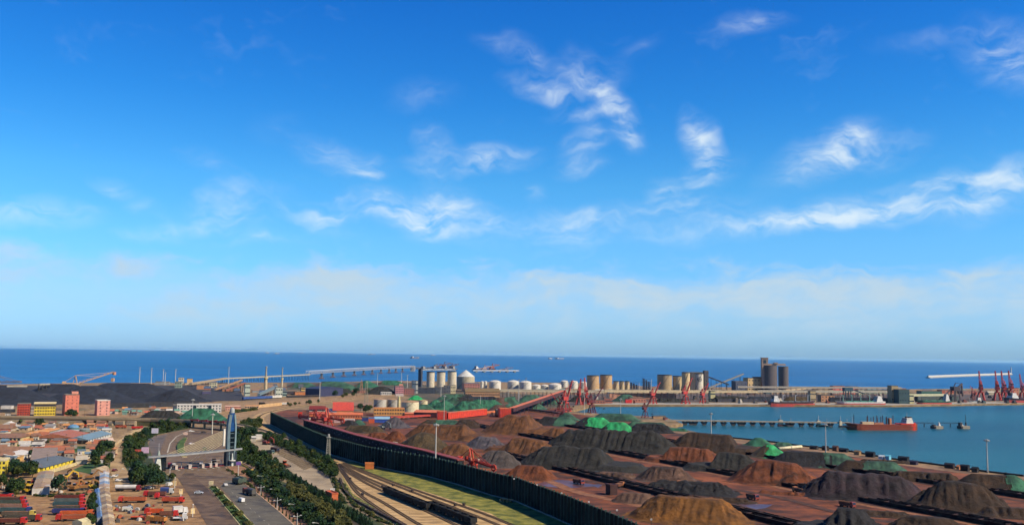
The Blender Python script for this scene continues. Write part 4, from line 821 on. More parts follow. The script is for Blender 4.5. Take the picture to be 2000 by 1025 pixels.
# small houses and lean-tos filling the gaps between the larger roofs
def infill(pts, n, label, group, seed):
    r_ = random.Random(seed); xs = [p[0] for p in pts]; ys = [p[1] for p in pts]; k = 0; tries = 0
    while k < n and tries < 900:
        tries += 1; px = r_.uniform(min(xs), max(xs)); py = r_.uniform(min(ys), max(ys)); g = gp(px, py); w_ = r_.uniform(4, 9); d_ = r_.uniform(4, 8)
        if any((g[0] - x) ** 2 + (g[1] - y) ** 2 < (q * .8 + 4.5) ** 2 for x, y, q in BUILT): continue
        k += 1; c = r_.choice([(226, 214, 190), (206, 176, 140), (190, 150, 120), (214, 206, 200), (160, 150, 140)]); rc = r_.choice([(176, 104, 76), (150, 110, 86), (196, 190, 180), (110, 132, 150), (206, 146, 90), (120, 108, 100)])
        px2 = px + w_ * F / g[1]; house(px, px2, py, py - 4, d_, label, paint(*c), r_.choice((6, 14, 26)), r_.choice(('gx', 'gx', 'shed', 'flat')), paint(*rc), name='small_house', cat='house', group=group, H=r_.uniform(2.6, 3.6), win=(1, 2, 1.0, 1.0))
infill([(-5, 826), (205, 862)], 34, 'small low house or lean-to among the warehouses below the overpass', 'small houses below the overpass', 11)
infill([(-5, 868), (210, 908)], 30, 'small low house among the roofs around the yellow compound', 'small houses around the yellow compound', 12)
infill([(225, 800), (335, 812)], 12, 'tiny roadside hut between the pink block and the gravel heap', 'roadside huts behind the overpass', 13)
# ================================================================== TREES ON THE LEFT
grove([(8, 935), (30, 915), (70, 916), (84, 928), (60, 934)], 10, 'dark round tree in the clump in front of the yellow hall', 'trees before the yellow hall', (.7, 1.0), 3.5, 2)
grove([(180, 922), (186, 892), (200, 876), (212, 880), (214, 918), (200, 926)], 13, 'dark round tree in the clump left of the dirt road', 'trees left of the dirt road', (.8, 1.1), 4, 3)
grove([(238, 905), (240, 880), (262, 852), (290, 840), (330, 830), (364, 828), (366, 836), (310, 848), (286, 862), (268, 888), (262, 915), (252, 915)], 35, 'dark tree in the belt between the dirt road and the gate road', 'trees between the dirt road and the gate road', (.6, .95), 4.5, 4)
grove([(256, 952), (256, 936), (300, 930), (324, 938), (320, 954), (290, 957)], 15, 'dark tree in the clump below the left gate pylon', 'trees below the gate pylon', (.8, 1.15), 4, 5)
grove([(258, 916), (256, 904), (274, 895), (284, 898), (284, 908)], 6, 'tree left of the left gate pylon', 'trees left of the gate pylon', (.45, .65), 4, 6)
grove([(6, 970), (6, 955), (40, 955), (38, 972)], 9, 'dark tree beside the left row of lorries', 'trees above the left lorry row', (.7, .9), 3.5, 7)
grove([(165, 1024), (178, 985), (186, 990), (192, 1020), (190, 1030)], 7, 'dark tree along the blue-roofed lean-to', 'trees along the lean-to', (.5, .8), 3, 8)
grove([(64, 833), (68, 826), (84, 827), (84, 834)], 8, 'dark tree behind the orange warehouse', 'trees behind the orange warehouse', (.6, .9), 5, 9)
grove([(128, 816), (134, 812), (150, 812), (148, 817)], 7, 'dark tree at the foot of the pink tower block', 'trees at the pink tower block', (.7, 1.0), 5, 10)
for (px, py, s, lab) in ((114, 967, 1.0, 'lone round tree in front of the machine yard'), (40, 827, .6, 'small tree behind the white gabled house'), (60, 893, .5, 'single shrubby tree in the yellow compound'), (95, 866, .6, 'bush at the right end of the pale wall'), (190, 948, .6, 'small dark tree left of the patched blue-white roof'), (184, 958, .5, 'tiny tree at the corner of the machine yard')):
    tree(px, py, lab, 'single trees in the town', s)
shrubs([(70, 968), (95, 970), (130, 967), (176, 966)], 'low hedge bush along the top of the middle lorry row', 'hedge above the middle lorry row', 2.5)
shrubs([(216, 803), (245, 806), (270, 806)], 'small bush along the freight road behind the overpass', 'bushes along the freight road', 9, (1.5, 2.4))
shrubs([(455, 806), (500, 800)], 'dark round bush in the row before the pale pink wall', 'bushes before the pale pink wall', 4, (2.2, 3.0))

UP = mat('timber_pole', C(120, 108, 92), .9)
for k, (px, py) in enumerate([(212, 955), (210, 930), (212, 905), (213, 885), (222, 862), (250, 842), (-2, 872), (30, 871), (62, 869), (95, 870), (128, 868), (160, 868), (60, 925), (92, 912), (124, 902), (225, 808), (262, 806), (300, 804), (335, 802), (20, 815), (75, 814), (110, 813), (165, 814)]):
    t = thing('utility_pole', 'thin utility pole with a crossarm in the town at the left', 'pole', (*gp(px, py), 0), .3, 'utility poles in the town'); B().cyl(0, 0, 0, 8.5, .16, 6, .1).obj('pole', UP, t); B().box(-1.1, 1.1, -.08, .08, 7.6, 7.8).obj('crossarm', UP, t)
# ================================================================== THE PORT GATE
TW = gp(449, 909); PL = gp(306, 920); GA = dirang(PL, TW)
FIN = paint(124, 146, 152); DGL = mat('tower_glass', C(14, 28, 38), .12, .3, .4, spec=.6); BGL = mat('tower_glass_blue', C(34, 78, 134), .15, .3, .4, spec=.6)
tw = thing('gate_tower', 'tall blue-glass gate tower with pale side fins', 'tower', TW, GA)
HT = 36.0
def finprof(z): q = z / HT; return 2.5 + .7 * math.sin(min(1, q * 1.25) * math.pi * .75) - max(0, q - .72) * 4.2
b = B(); n = 14
for s_ in (-1, 1):
    pts = []
    for k in range(n + 1):
        z = (HT - 3) * k / n; xo = finprof(z); pts.append((xo, z))
    vs_ = []
    for xo, z in pts:
        for (dx, dy) in ((-1.5, -2.0), (0, -1.2), (0, 1.2), (-1.5, 2.0)): vs_.append((s_ * (xo + dx), dy, z))
    f = B().add(vs_, [(4 * k + j, 4 * k + (j + 1) % 4, 4 * k + 4 + (j + 1) % 4, 4 * k + 4 + j) for k in range(n) for j in range(4)] + [(0, 1, 2, 3), (4 * n + 3, 4 * n + 2, 4 * n + 1, 4 * n)]); f.obj('fin', FIN, tw)
B().add([(s_ * (finprof(z) - 1.0), y, z) for z in [HT * .62 * k / 8 for k in range(9)] for s_, y in ((-1, -1.3), (1, -1.3), (1, 1.3), (-1, 1.3))], [(4 * k + j, 4 * k + (j + 1) % 4, 4 * k + 4 + (j + 1) % 4, 4 * k + 4 + j) for k in range(8) for j in range(4)] + [(0, 1, 2, 3)]).obj('glass_shaft', DGL, tw)
B().add([(s_ * (finprof(z) - 1.0 if z < 30 else finprof(z) - .8), y, z) for z in [HT * (.62 + .33 * k / 5) for k in range(6)] for s_, y in ((-1, -1.5), (1, -1.5), (1, 1.5), (-1, 1.5))], [(4 * k + j, 4 * k + (j + 1) % 4, 4 * k + 4 + (j + 1) % 4, 4 * k + 4 + j) for k in range(5) for j in range(4)] + [(0, 3, 2, 1), (20, 21, 22, 23)]).obj('blue_glazing', BGL, tw)
lm = B().box(-2.6, 2.6, -1.45, -1.25, 0, .22).mesh('cross_band', FIN)
for k in range(7): inst('cross_band', lm, tw, (0, 0, 3.5 + k * 2.9))
B().cyl(0, 0, HT * .95, HT * .95 + 2.6, 1.5, 16).obj('cap_drum', paint(190, 194, 190), tw); B().cyl(0, 0, HT * .95 + 2.6, HT * .95 + 3.3, .9, 12).obj('cap_top', paint(196, 200, 196), tw)
B().cyl(0, -2.6, 0, 8.2, .9, 12, .35).obj('front_cone', paint(214, 216, 206), tw); B().cyl(0, -2.6, 3.4, 3.9, 2.2, 16).obj('cone_ring', WHITE, tw)
B().box(-3.6, 3.6, -1.7, 1.7, 0, 9).obj('plinth', paint(40, 52, 66), tw)
B().box(-5.6, -4.4, -.6, .6, 13, 24).obj('cable_anchor', paint(236, 230, 214), tw)
# canopy deck
cp = thing('gate_canopy', 'long lens-shaped grey canopy spanning the toll lanes', 'canopy', (*PL, 0), GA)
LC = math.dist(PL, TW); n = 26; top = []; bot = []
poly = [(-6 + (LC + 14) * k / n, -3.6 * math.sin(math.pi * min(1, max(0, (k + .6) / (n + 1.2)))) ** .6) for k in range(n + 1)] + [(-6 + (LC + 14) * k / n, 3.6 * math.sin(math.pi * (k + .6) / (n + 1.2)) ** .6) for k in range(n, -1, -1)]
bz = lambda x: 8.6 + 1.2 * (x / LC)
b = B(); m_ = len(poly)
b.add([(x, y, bz(x)) for x, y in poly] + [(x, y * .96, bz(x) + .9) for x, y in poly], [tuple(range(m_ - 1, -1, -1)), tuple(range(m_, 2 * m_))] + [(k, (k + 1) % m_, m_ + (k + 1) % m_, m_ + k) for k in range(m_)])
b.obj('deck', paint(150, 150, 150), cp)
B().add([(x, y * .5, bz(x) + .9 + .25) for x, y in poly] + [(x, y * .8, bz(x) + .905) for x, y in poly], [tuple(range(m_))] + [(m_ + k, m_ + (k + 1) % m_, (k + 1) % m_, k) for k in range(m_)]).obj('roof_skin', paint(112, 116, 118), cp)
B().add([(-2.5, -1.5, 0), (2.5, -1.5, 0), (2.5, 1.5, 0), (-2.5, 1.5, 0), (-.2, -.9, 8.6), (1.6, -.9, 8.6), (1.6, .9, 8.6), (-.2, .9, 8.6)], [(0, 1, 5, 4), (1, 2, 6, 5), (2, 3, 7, 6), (3, 0, 4, 7), (4, 5, 6, 7)]).obj('pylon', paint(206, 208, 196), cp)
B().cyl(.7, 0, 9.5, 12.6, 1.2, 12, .5).obj('pylon_cap', paint(150, 160, 150), cp); B().cyl(.7, 0, 12.6, 17, .12, 6).obj('spire', POLE, cp)
B().box(2.6, 5.2, -1.4, 1.4, 0, 8.5).obj('pylon_glass', DGL, cp)
cb = B().tube((0, 0, 0), (1, 0, 0), .10, 5).mesh('cable', paint(240, 222, 170))
for k in range(10):
    A = Vector((LC - 5.0, 0, 23.0 - k * .9)); E_ = Vector((6 + k * 3.3, 0, bz(6 + k * 3.3) + 1.1)); d = E_ - A
    o = inst('cable', cb, cp, A); o.scale = (d.length, 1, 1); o.rotation_mode = 'QUATERNION'; o.rotation_quaternion = d.to_track_quat('X', 'Z')
for k in range(3):                                     # second fan, down to the ground behind the gate
    A = Vector((LC - 5.0, .4, 22.0 - k * 1.1)); E_ = Vector((LC - 20 + k * 2.6, 20 - k, .4)); d = E_ - A
    o = inst('cable', cb, cp, A); o.scale = (d.length, 1, 1); o.rotation_mode = 'QUATERNION'; o.rotation_quaternion = d.to_track_quat('X', 'Z')
# toll islands
TGp = 'toll booths under the canopy'
for k, (px, py) in enumerate(((343, 917), (369, 915.5), (395, 914), (410, 913), (421, 912))):
    g = gp(px, py); t = thing('toll_booth', 'small pale toll booth under the canopy, %s from the left' % ['first', 'second', 'third', 'fourth', 'fifth'][k], 'toll booth', (*g, .1), GA, TGp)
    B().box(-.8, .8, -5, 5, 0, .25).obj('island', CONC, t); B().box(-.8, .8, -1.2, 1.2, .25, 2.6).obj('cabin', paint(206, 184, 170), t); B().box(-.95, .95, -1.4, 1.4, 2.6, 2.8).obj('roof', paint(210, 200, 190), t); B().box(-.93, .93, -1.0, 1.0, 1.3, 2.3).obj('window', GLASS, t); B().beam((1.1, -2, 1.0), (4.5, -2, 1.0), .14).obj('barrier_arm', paint(220, 60, 50), t)
g0, g1 = gp(338, 917), gp(436, 910); t = thing('gate_beam', 'white low beam along the toll islands', 'beam', (*g0, 0), dirang(g0, g1)); L = math.dist(g0, g1); B().box(0, L, 3, 3.4, 3.7, 3.95).obj('beam', paint(190, 186, 180), t)
for k in range(6): B().box(L * k / 5 - .15, L * k / 5 + .15, 3.05, 3.45, 0, 3.6).obj('post', WHITE, t)
longwall([(262, 921), (304, 917)], 1.4, 'low cream balustrade left of the gate pylon', paint(222, 206, 166), name='balustrade', cat='balustrade', step=3, post=WHITE)
longwall([(466, 905), (484, 903)], 1.4, 'low cream balustrade right of the gate tower', paint(226, 210, 150), name='balustrade', cat='balustrade', step=3, post=WHITE)
# flower bed, signs
t = thing('flower_bed', 'yellow kerbed flower bed right of the gate tower', 'flower bed', (*gp(484, 906), 0), dirang(gp(484, 906), gp(503, 917))); L = math.dist(gp(484, 906), gp(503, 917))
B().box(-1, L, -4, 4, 0, .5).obj('kerb', paint(222, 184, 80), t); B().box(-.5, L - .5, -3.4, 3.4, .5, .9).obj('flowers', mat('flowers', C(110, 96, 130), .9, .4, 1.2, C(190, 150, 90)), t)
def billboard(px, yb, w_, z0, h_, ang, c, label, c2=None):
    g = gp(px, yb); t = thing('billboard', label, 'sign', g, R(ang)); B().box(-w_ / 2, w_ / 2, -.2, .2, z0, z0 + h_).obj('panel', paint(*c), t)
    B().box(-w_ / 2 + .2, w_ / 2 - .2, -.26, -.21, z0 + .2, z0 + h_ - .2).obj('poster', mat('poster_%d' % px, C(*c), .6, .3, .9, C(*(c2 or c))), t)
    for x in (-w_ * .3, w_ * .3): B().cyl(x, 0, 0, z0, .18, 6).obj('post', STEEL, t)
billboard(302, 853, 5.5, 3.2, 4.2, 20, (222, 216, 226), 'white-mauve billboard at the far end of the tree belt', (190, 186, 210))
billboard(283, 891, 5, 2.4, 4, 20, (230, 196, 214), 'pale pink billboard left of the canopy', (206, 170, 200))
billboard(362, 853, 3.4, 1.8, 2.2, 20, (232, 196, 180), 'small pink sign on the hedge island behind the gate')
billboard(412, 949, 2.4, .5, 2.4, 10, (232, 214, 170), 'cream sign at the head of the median hedge')
g = gp(465, 931); t = thing('sign_post', 'purple signboard on a tall white post right of the toll lanes', 'sign', g, .1); B().cyl(0, 0, 0, 7, .22, 8).obj('post', WHITE, t); B().box(-1.4, 1.4, -.15, .15, 7, 9).obj('board', paint(150, 110, 190), t)
# --- median hedge, kerbs
def strip(name, label, cat, pts, h, m, z=0.0):
    o = B().prism([gp(*p) for p in pts], z, h).obj(name, m); return tag(o, label, cat)
md = thing('median', 'planted median between the two carriageways below the gate', 'median', (0, 0, 0))
B().prism([gp(*p) for p in ((407, 951), (424, 951), (497, 1026), (552, 1082), (512, 1082), (468, 1026))], .05, .32).obj('kerb', paint(222, 206, 140), md)
B().prism([gp(*p) for p in ((409, 952), (422, 952), (494, 1026), (548, 1081), (516, 1081), (471, 1026))], .321, .62).obj('turf', mat('median_turf', C(40, 70, 26), .95, .3, .4, C(92, 120, 44), bump=.2), md)
for k in range(20):
    q = k / 19; px = 414 + (530 - 414) * q; py = 954 + (1080 - 954) * q ** .97
    o = inst('shrub', SHR[k % 3], None, (*gp(px + 2.5, py), .9), k * 1.3, .95 + .3 * (k % 3)); tag(o, 'round clipped bush along the median below the gate', 'shrub', 'bushes on the median')
tu = thing('hedge_island', 'curved green hedge island behind the gate', 'hedge', (0, 0, 0))
HI = [(346, 884), (344, 872), (349, 862), (360, 854), (366, 855), (360, 866), (360, 880), (366, 893), (356, 893)]
B().prism([gp(*p) for p in HI], .05, .3).obj('kerb', paint(206, 180, 130), tu); c0 = Vector(gp(354, 876)); B().prism([tuple(c0 + (Vector(gp(*p)) - c0) * .9) for p in HI], .301, 1.0).obj('hedge', mat('median_turf', C(40, 70, 26)), tu)
def lane(name, pts, w_, m, z=.135):
    return struct(B().ribbon([gp(*p) for p in pts], w_, z).obj(name, m))
LINE = mat('lane_paint', C(196, 188, 170), .8, .2, .4)
lane('kerb_line', [(441, 912), (482, 947), (509, 968), (544, 997), (576, 1026), (640, 1081)], .5, paint(206, 170, 130), .14)
for k in range(9):
    q = k / 9; a = (452 + (532 - 452) * q, 960 + (1030 - 960) * q); b_ = (a[0] + 3.2, a[1] + 2.8); lane('lane_marking', [a, b_], .22, LINE, .13)
lane('lane_marking', [(375, 838), (345, 852), (332, 866), (327, 884)], .8, LINE, .13)
# --- street furniture along the gate road
LG = 'lamp posts with a flag-shaped banner along the gate road'
for k, (px, yb, yt) in enumerate(((331, 938, 912), (341, 953, 928), (353, 970, 951), (376, 1009, 979))):
    g = gp(px, yb); H = hgt(px, yb, yt); t = thing('banner_lamp', 'white lamp post with a cream banner left of the gate road, %s from the gate' % ['nearest', 'second', 'third', 'farthest'][k], 'lamp post', g, .2 * k, LG)
    B().cyl(0, 0, 0, H, .22, 8, .14).obj('post', WHITE, t); B().box(-.9, .9, -.12, .12, 1.5, 3.9).obj('banner', paint(232, 200, 140), t); B().lathe(0, 0, [(.01, H), (.35, H + .2), (.35, H + .5), (.01, H + .8)], 8).obj('lantern', WHITE, t)
SG = 'street lamps along the outbound kerb'
for k, (px, yb, yt) in enumerate(((509, 967, 940), (541, 994, 964), (580, 1026, 993), (630, 1068, 1030))):
    g = gp(px, yb); H = hgt(px, yb, yt); t = thing('street_lamp', 'white street lamp along the outbound kerb, %s from the gate' % ['first', 'second', 'third', 'fourth'][k], 'street lamp', g, GA, SG)
    B().cyl(0, 0, 0, H, .2, 8, .12).obj('post', POLE, t); b = B().beam((0, 0, H * .72), (1.6, 0, H * .78), .1); b.beam((0, 0, H * .72), (-1.6, 0, H * .78), .1); b.obj('arm', POLE, t)
    for s_ in (-1, 1): B().box(s_ * 1.7 - .4, s_ * 1.7 + .4, -.18, .18, H * .76, H * .82).obj('lamp_head', LAMPM, t)
for k, (px, yb, yt) in enumerate(((511, 948, 924), (537, 970, 949), (574, 1000, 977), (622, 1040, 1012))):
    g = gp(px, yb); H = hgt(px, yb, yt); t = thing('street_lamp', 'grey street lamp rising out of the tree belt, %s from the gate' % ['first', 'second', 'third', 'fourth'][k], 'street lamp', g, GA, 'street lamps in the tree belt')
    B().cyl(0, 0, 0, H, .16, 8, .1).obj('post', STEEL, t); B().beam((0, 0, H), (-2.2, 0, H + .5), .1).obj('arm', POLE, t); B().box(-3.2, -2.1, -.2, .2, H + .4, H + .6).obj('lamp_head', LAMPM, t)
# --- traffic
for (px, py, ang, c, lab, van) in [(440, 949, 120, (206, 204, 200), 'grey car on the outbound road below the toll lanes', 0), (471, 980, 130, (240, 238, 234), 'white car on the outbound road', 1), (388, 964, 10, (206, 210, 214), 'pale car crossing the inbound lanes', 0), (374, 843, 40, (236, 232, 226), 'white car behind the gate near the overpass', 0), (397, 845, 30, (60, 56, 54), 'dark car behind the gate near the overpass', 0), (374, 868, 60, (236, 226, 220), 'white car between the cables and the hedge island', 0), (275, 870, 50, (150, 196, 190), 'pale teal car at the tree belt behind the gate', 0), (294, 860, 40, (110, 116, 130), 'grey-blue car on the wet side road', 0), (393, 907, 100, (206, 206, 206), 'silver car passing under the canopy', 0), (340, 908, 100, (226, 220, 214), 'white car behind the leftmost toll booth', 0)]:
    at(car(lab, c, 'cars around the gate', bool(van)), px, py, ang)
for (px, py, ang, cc, bc, body, L, lab) in [(471, 943, 128, (66, 84, 70), (76, 90, 76), 'tarp', 9, 'lorry under a green tarp, nearer the kerb'), (463, 945, 128, (60, 78, 66), (70, 86, 74), 'tarp', 9, 'lorry under a green tarp, beside another just like it'), (490, 967, 128, (70, 66, 66), (96, 92, 86), 'tarp', 8, 'dark covered lorry on the outbound road'), (483, 965, 128, (130, 56, 52), (84, 52, 50), 'tipper', 8, 'maroon lorry beside the dark covered one'), (332, 914, 112, (190, 70, 90), (150, 70, 80), 'tipper', 8, 'pink-red lorry at the leftmost toll lane'), (418, 905, 110, (66, 46, 40), (60, 44, 40), 'tipper', 8, 'brown lorry under the right half of the canopy'), (399, 882, 110, (56, 66, 60), (60, 76, 66), 'tarp', 8, 'dark green lorry seen through the cables'), (270, 885, 20, (196, 70, 60), (190, 80, 66), 'tipper', 9, 'red lorry left of the pale pink billboard')]:
    at(lorry(lab, cc, bc, body, L, 'lorries around the gate'), px, py, ang)
# ================================================================== TREE BELTS RIGHT OF THE GATE
grove([(455, 900), (452, 862), (470, 850), (486, 862), (486, 876), (520, 896), (552, 918), (556, 940), (530, 938), (500, 918), (476, 905)], 45, 'dark tree in the dense belt right of the gate tower', 'trees right of the gate tower', (.6, .9), 4.2, 21)
grove([(500, 850), (530, 850), (560, 866), (600, 884), (640, 902), (660, 918), (655, 934), (636, 930), (600, 900), (560, 880), (520, 862)], 45, 'dark tree in the belt between the pale yard and the fence path', 'trees along the fence path', (.5, .85), 4.2, 22)
grove([(466, 856), (464, 842), (500, 848), (506, 855), (480, 858)], 13, 'dark tree in the clump behind the gate tower by the ramp', 'trees beside the overpass ramp', (.6, .95), 4.5, 23)
grove([(488, 938), (496, 926), (530, 945), (590, 995), (650, 1040), (620, 1040), (560, 996), (515, 960)], 38, 'dark green tree in the roadside belt below the gate tower', 'trees in the roadside belt', (.42, .7), 3.4, 24)
grove([(560, 945), (575, 950), (640, 990), (690, 1030), (660, 1035), (600, 985), (560, 960)], 28, 'olive tree in the belt between the roadside belt and the cypress row', 'olive trees in the middle belt', (.45, .8), 3.2, 25, k=3)
grove([(462, 832), (466, 826), (505, 816), (512, 832), (500, 837)], 11, 'bush-like tree on the bank inside the railway curve', 'trees inside the railway curve', (.35, .6), 5, 26)
grove([(555, 792), (620, 786), (625, 788), (560, 795)], 10, 'small tree on the strip behind the white lorry', 'trees behind the white lorry', (.5, .8), 8, 27)
CG2 = 'cypress hedge row along the pale yard'
for (p, q, n) in (((556, 930), (640, 985), 34), ((640, 985), (730, 1040), 30)):
    for k in range(n):
        f = k / n; plant(CYP[k % 2], p[0] + (q[0] - p[0]) * f, p[1] + (q[1] - p[1]) * f, 'slim dark cypress in the long row along the pale yard', CG2, rnd.uniform(.75, 1.05))
shrubs([(668, 948), (690, 985), (740, 1015), (790, 1036)], 'low bush along the wall of the rail yard', 'bushes along the rail yard wall', 2.6, (.6, 1.0))
shrubs([(652, 935), (660, 962), (676, 985)], 'low bush beside the access road', 'bushes beside the access road', 2.6, (.6, 1.0))
shrubs([(447, 918), (470, 935), (500, 957)], 'small roadside bush right of the purple signboard', 'small roadside bushes', 4, (.5, .8))
tree(475, 926, 'small round tree beside the purple signboard', 'single trees at the gate', .55); tree(481, 933, 'small round tree by the tarp lorries', 'single trees at the gate', .6); tree(336, 938, 'small tree beside the first banner lamp', 'single trees at the gate', .7)
# young street trees in the paving strip
for k in range(16):
    f = k / 16; plant(CYP[k % 2], 490 + (600 - 490) * f, 951 + (1042 - 951) * f, 'young street tree in the paved strip along the outbound road', 'young street trees along the outbound road', .45)
# concrete blocks laid out in the pale yard: one thing each
bm = B().box(-.8, .8, -.4, .4, 0, .8); bm.box(-.45, .45, -.28, .28, .8, 1.0); bme = bm.mesh('concrete_block', paint(128, 112, 92))
P0, P1, P2 = Vector(gp(542, 880)), Vector(gp(556, 874)), Vector(gp(600, 918)); k = 0
for i in range(9):
    for j in range(15):
        p = Vector(gp(540 + j * 3.9 + i * 1.9, 884 + j * 2.35 - i * .75))
        o = inst('concrete_block', bme, None, (p.x, p.y, .12), .4 + rnd.uniform(-.1, .1)); tag(o, 'pale concrete block in the grid laid out in the pale yard', 'concrete block', 'concrete blocks in the pale yard')
house(484, 500, 862, 858, 6, 'grey open shelter at the top of the pale yard', paint(190, 180, 166), 20, 'shed', paint(206, 200, 186), name='shelter', cat='shelter', H=3)
house(500, 512, 858, 853, 5, 'small white cabin at the top of the pale yard', WHITE, 20, 'flat', WHITE, name='cabin', cat='cabin', H=3.2)
at(loader('red-brown excavator at the top of the pale yard', (170, 80, 70), None, 'excavator'), 520, 868, -30, 1.3)
at(lorry('dark brown lorry in the pale yard', (60, 42, 38), (70, 44, 40), 'tarp', 8), 537, 883, -40)
at(lorry('green-grey lorry in front of the dark brown one', (96, 112, 100), (106, 120, 104), 'tipper', 7), 528, 886, -40)
at(loader('orange loader at the tip of the cypress row', (222, 100, 50), None, 'loader'), 556, 912, -40, 1.2)
house(648, 660, 977, 969, 10, 'orange hut at the lower corner of the pale yard', paint(214, 112, 66), 30, 'flat', paint(200, 96, 56), name='hut', cat='hut', H=3)
house(645, 653, 968, 964, 4, 'white cabin beside the orange hut', WHITE, 10, 'flat', WHITE, name='cabin', cat='cabin', H=2.6)
# lattice pylon
def pylon(px, yb, yt, label, m=None, w_=3.0):
    g = gp(px, yb); H = hgt(px, yb, yt); t = thing('lattice_mast', label, 'mast', g, .3); b = B()
    for sx in (-1, 1):
        for sy in (-1, 1): b.beam((sx * w_ / 2, sy * w_ / 2, 0), (sx * w_ * .28, sy * w_ * .28, H - 1), .3)
    k = 10
    for i in range(k):
        z0, z1 = H * i / k, H * (i + 1) / k; r0 = w_ / 2 * (1 - .44 * i / k); r1 = w_ / 2 * (1 - .44 * (i + 1) / k)
        for (ax, ay, bx_, by) in ((-1, -1, 1, -1), (1, -1, 1, 1), (1, 1, -1, 1), (-1, 1, -1, -1)): b.beam((ax * r0, ay * r0, z0), (bx_ * r1, by * r1, z1), .16); b.beam((ax * r1, ay * r1, z1), (bx_ * r1, by * r1, z1), .14)
    b.obj('lattice', m or paint(170, 166, 150), t); B().box(-1.6, 1.6, -1.6, 1.6, H - 1, H - .7).obj('platform', CONC, t); b = B().cyl(0, 0, H - .7, H + 1.4, .7, 8); b.obj('lamp_cluster', LAMPM, t); return t
pylon(640.5, 897, 848, 'grey lattice lamp mast at the bend of the fence path')

thicket([(455, 900), (452, 862), (470, 850), (486, 862), (486, 876), (520, 896), (552, 918), (556, 940), (530, 938), (500, 918), (476, 905)], 14000, 1, 5.5, .55, 0)
thicket([(500, 850), (530, 850), (560, 866), (600, 884), (640, 902), (660, 918), (655, 934), (636, 930), (600, 900), (560, 880), (520, 862)], 16000, 2, 5.5, .55, 0)
thicket([(488, 938), (496, 926), (530, 945), (590, 995), (650, 1040), (620, 1040), (560, 996), (515, 960)], 12000, 3, 4.2, .45, 2)
thicket([(560, 945), (575, 950), (640, 990), (690, 1030), (660, 1035), (600, 985), (560, 960)], 10000, 4, 4.0, .45, 3)
thicket([(238, 905), (240, 880), (262, 852), (290, 840), (330, 830), (364, 828), (366, 836), (310, 848), (286, 862), (268, 888), (262, 915), (252, 915)], 9000, 5, 4.0, .55, 0)
thicket([(466, 832), (470, 824), (508, 816), (512, 832), (500, 838)], 3000, 6, 2.5, .7, 1)
thicket([(462, 858), (460, 838), (500, 846), (506, 855), (480, 860)], 4000, 7, 4.0, .55, 0)
# ================================================================== STOCKPILES
from mathutils import noise as mnoise
def pmat(name, c, c2=None, bump=.6):
    k = .78; c = tuple(v * k for v in c); c2 = tuple(v * k for v in c2)
    return mat('pile_' + name, C(*c), .95, .2, .16, C(*c2), bump=bump, bscale=.7, detail=9, lo=.3, hi=.7, patch=((tuple(v * .62 for v in c), .05, .54, .68, 55), (tuple(min(255, v * 1.16) for v in c2), .07, .58, .7, 210)))
PM = dict(brown=pmat('brown', (106, 64, 34), (152, 96, 52)), rust=pmat('rust', (108, 54, 28), (158, 84, 42)), orange=pmat('orange', (112, 70, 22), (168, 108, 40)), grey=pmat('grey', (84, 76, 74), (116, 102, 98)),
  blue=pmat('slate', (84, 82, 94), (116, 106, 112)), dark=pmat('dark', (38, 38, 36), (62, 59, 54)), olive=pmat('olive', (76, 62, 42), (112, 90, 58)), purple=pmat('purple', (46, 32, 40), (72, 52, 60)), black=pmat('black', (28, 28, 34), (48, 46, 50)),
  coal=pmat('coal', (34, 42, 60), (54, 62, 80)), mauve=pmat('mauve', (104, 74, 62), (136, 102, 84)), umber=pmat('umber', (54, 36, 24), (82, 56, 34)))
NET = mat('green_net', C(18, 74, 54), .85, .25, .2, C(50, 116, 84), stretch=(RA, (1, .15, 1)), bump=.35, bscale=1.2)
NETB = mat('green_net_bright', C(22, 132, 72), .75, .2, .2, C(44, 178, 102), stretch=(RA, (1, .15, 1)), bump=.35, bscale=1.2)
NETD = mat('green_net_faded', C(34, 68, 56), .85, .3, .12, C(62, 106, 82), bump=.1)
def pile_h(u, v, L, Rr, H, seed, flute, rug, tv=.16, notch=0.0, cut=None):
    # u along the ridge (0..L), v across; repose slope with soft crest, flutes and slumps
    du = max(0, -u, u - L); d = math.hypot(du, v)
    a = math.atan2(v, (u if u < 0 else (u - L if u > L else 0)) or 1e-6)
    top = H * (1 + tv * mnoise.noise((u * .06 + seed, seed * 3.1, 0)) - .05)
    sl = 1.0 - d / Rr
    if sl <= 0:                                   # ragged spill round the foot
        return max(0.0, .55 + 1.5 * mnoise.fractal((u * .16 + seed, v * .16, seed + 3), .9, 2.0, 3) + sl * 5.5) * .6 if sl > -.3 else 0.0
    along = u if 0 < u < L else u + 9 * a
    fl = mnoise.noise((along * .55 + seed * 7, (1 if v > 0 else -1) * 3, seed)) * flute * min(1, d / Rr * 1.6) * (1 - d / Rr) * 3
    sc_ = .7 * rug * mnoise.fractal((u * .09 + seed, v * .09, seed), .9, 2.0, 4)
    sc_ += .5 * rug * mnoise.fractal((u * .35 + seed, v * .35, seed), .9, 2.0, 3)
    if notch: w_ = notch * (abs(math.sin(u * .42 + .5 * mnoise.noise((u * .1, v * .1, seed)))) - .6); top += w_; fl += w_ * .7 * max(0, 1 - d / Rr)
    h = H * sl * 1.10 + fl + sc_ * min(1, max(0, sl) * 4)
    k = .05 * H; h = min(h, top) if h < top - k else top - k * math.exp(-(h - top + k) / k)
    if cut is not None and (u - cut[0] * L) * cut[1] > 0:      # face dug away by a reclaimer
        e = (u - cut[0] * L) * cut[1] + 1.5 * mnoise.noise((v * .12, seed, 1)); h = min(h, max(H * .28 + .6 * mnoise.noise((u * .2, v * .2, seed)), H - e * 1.6))
    return max(0.0, h + .25)
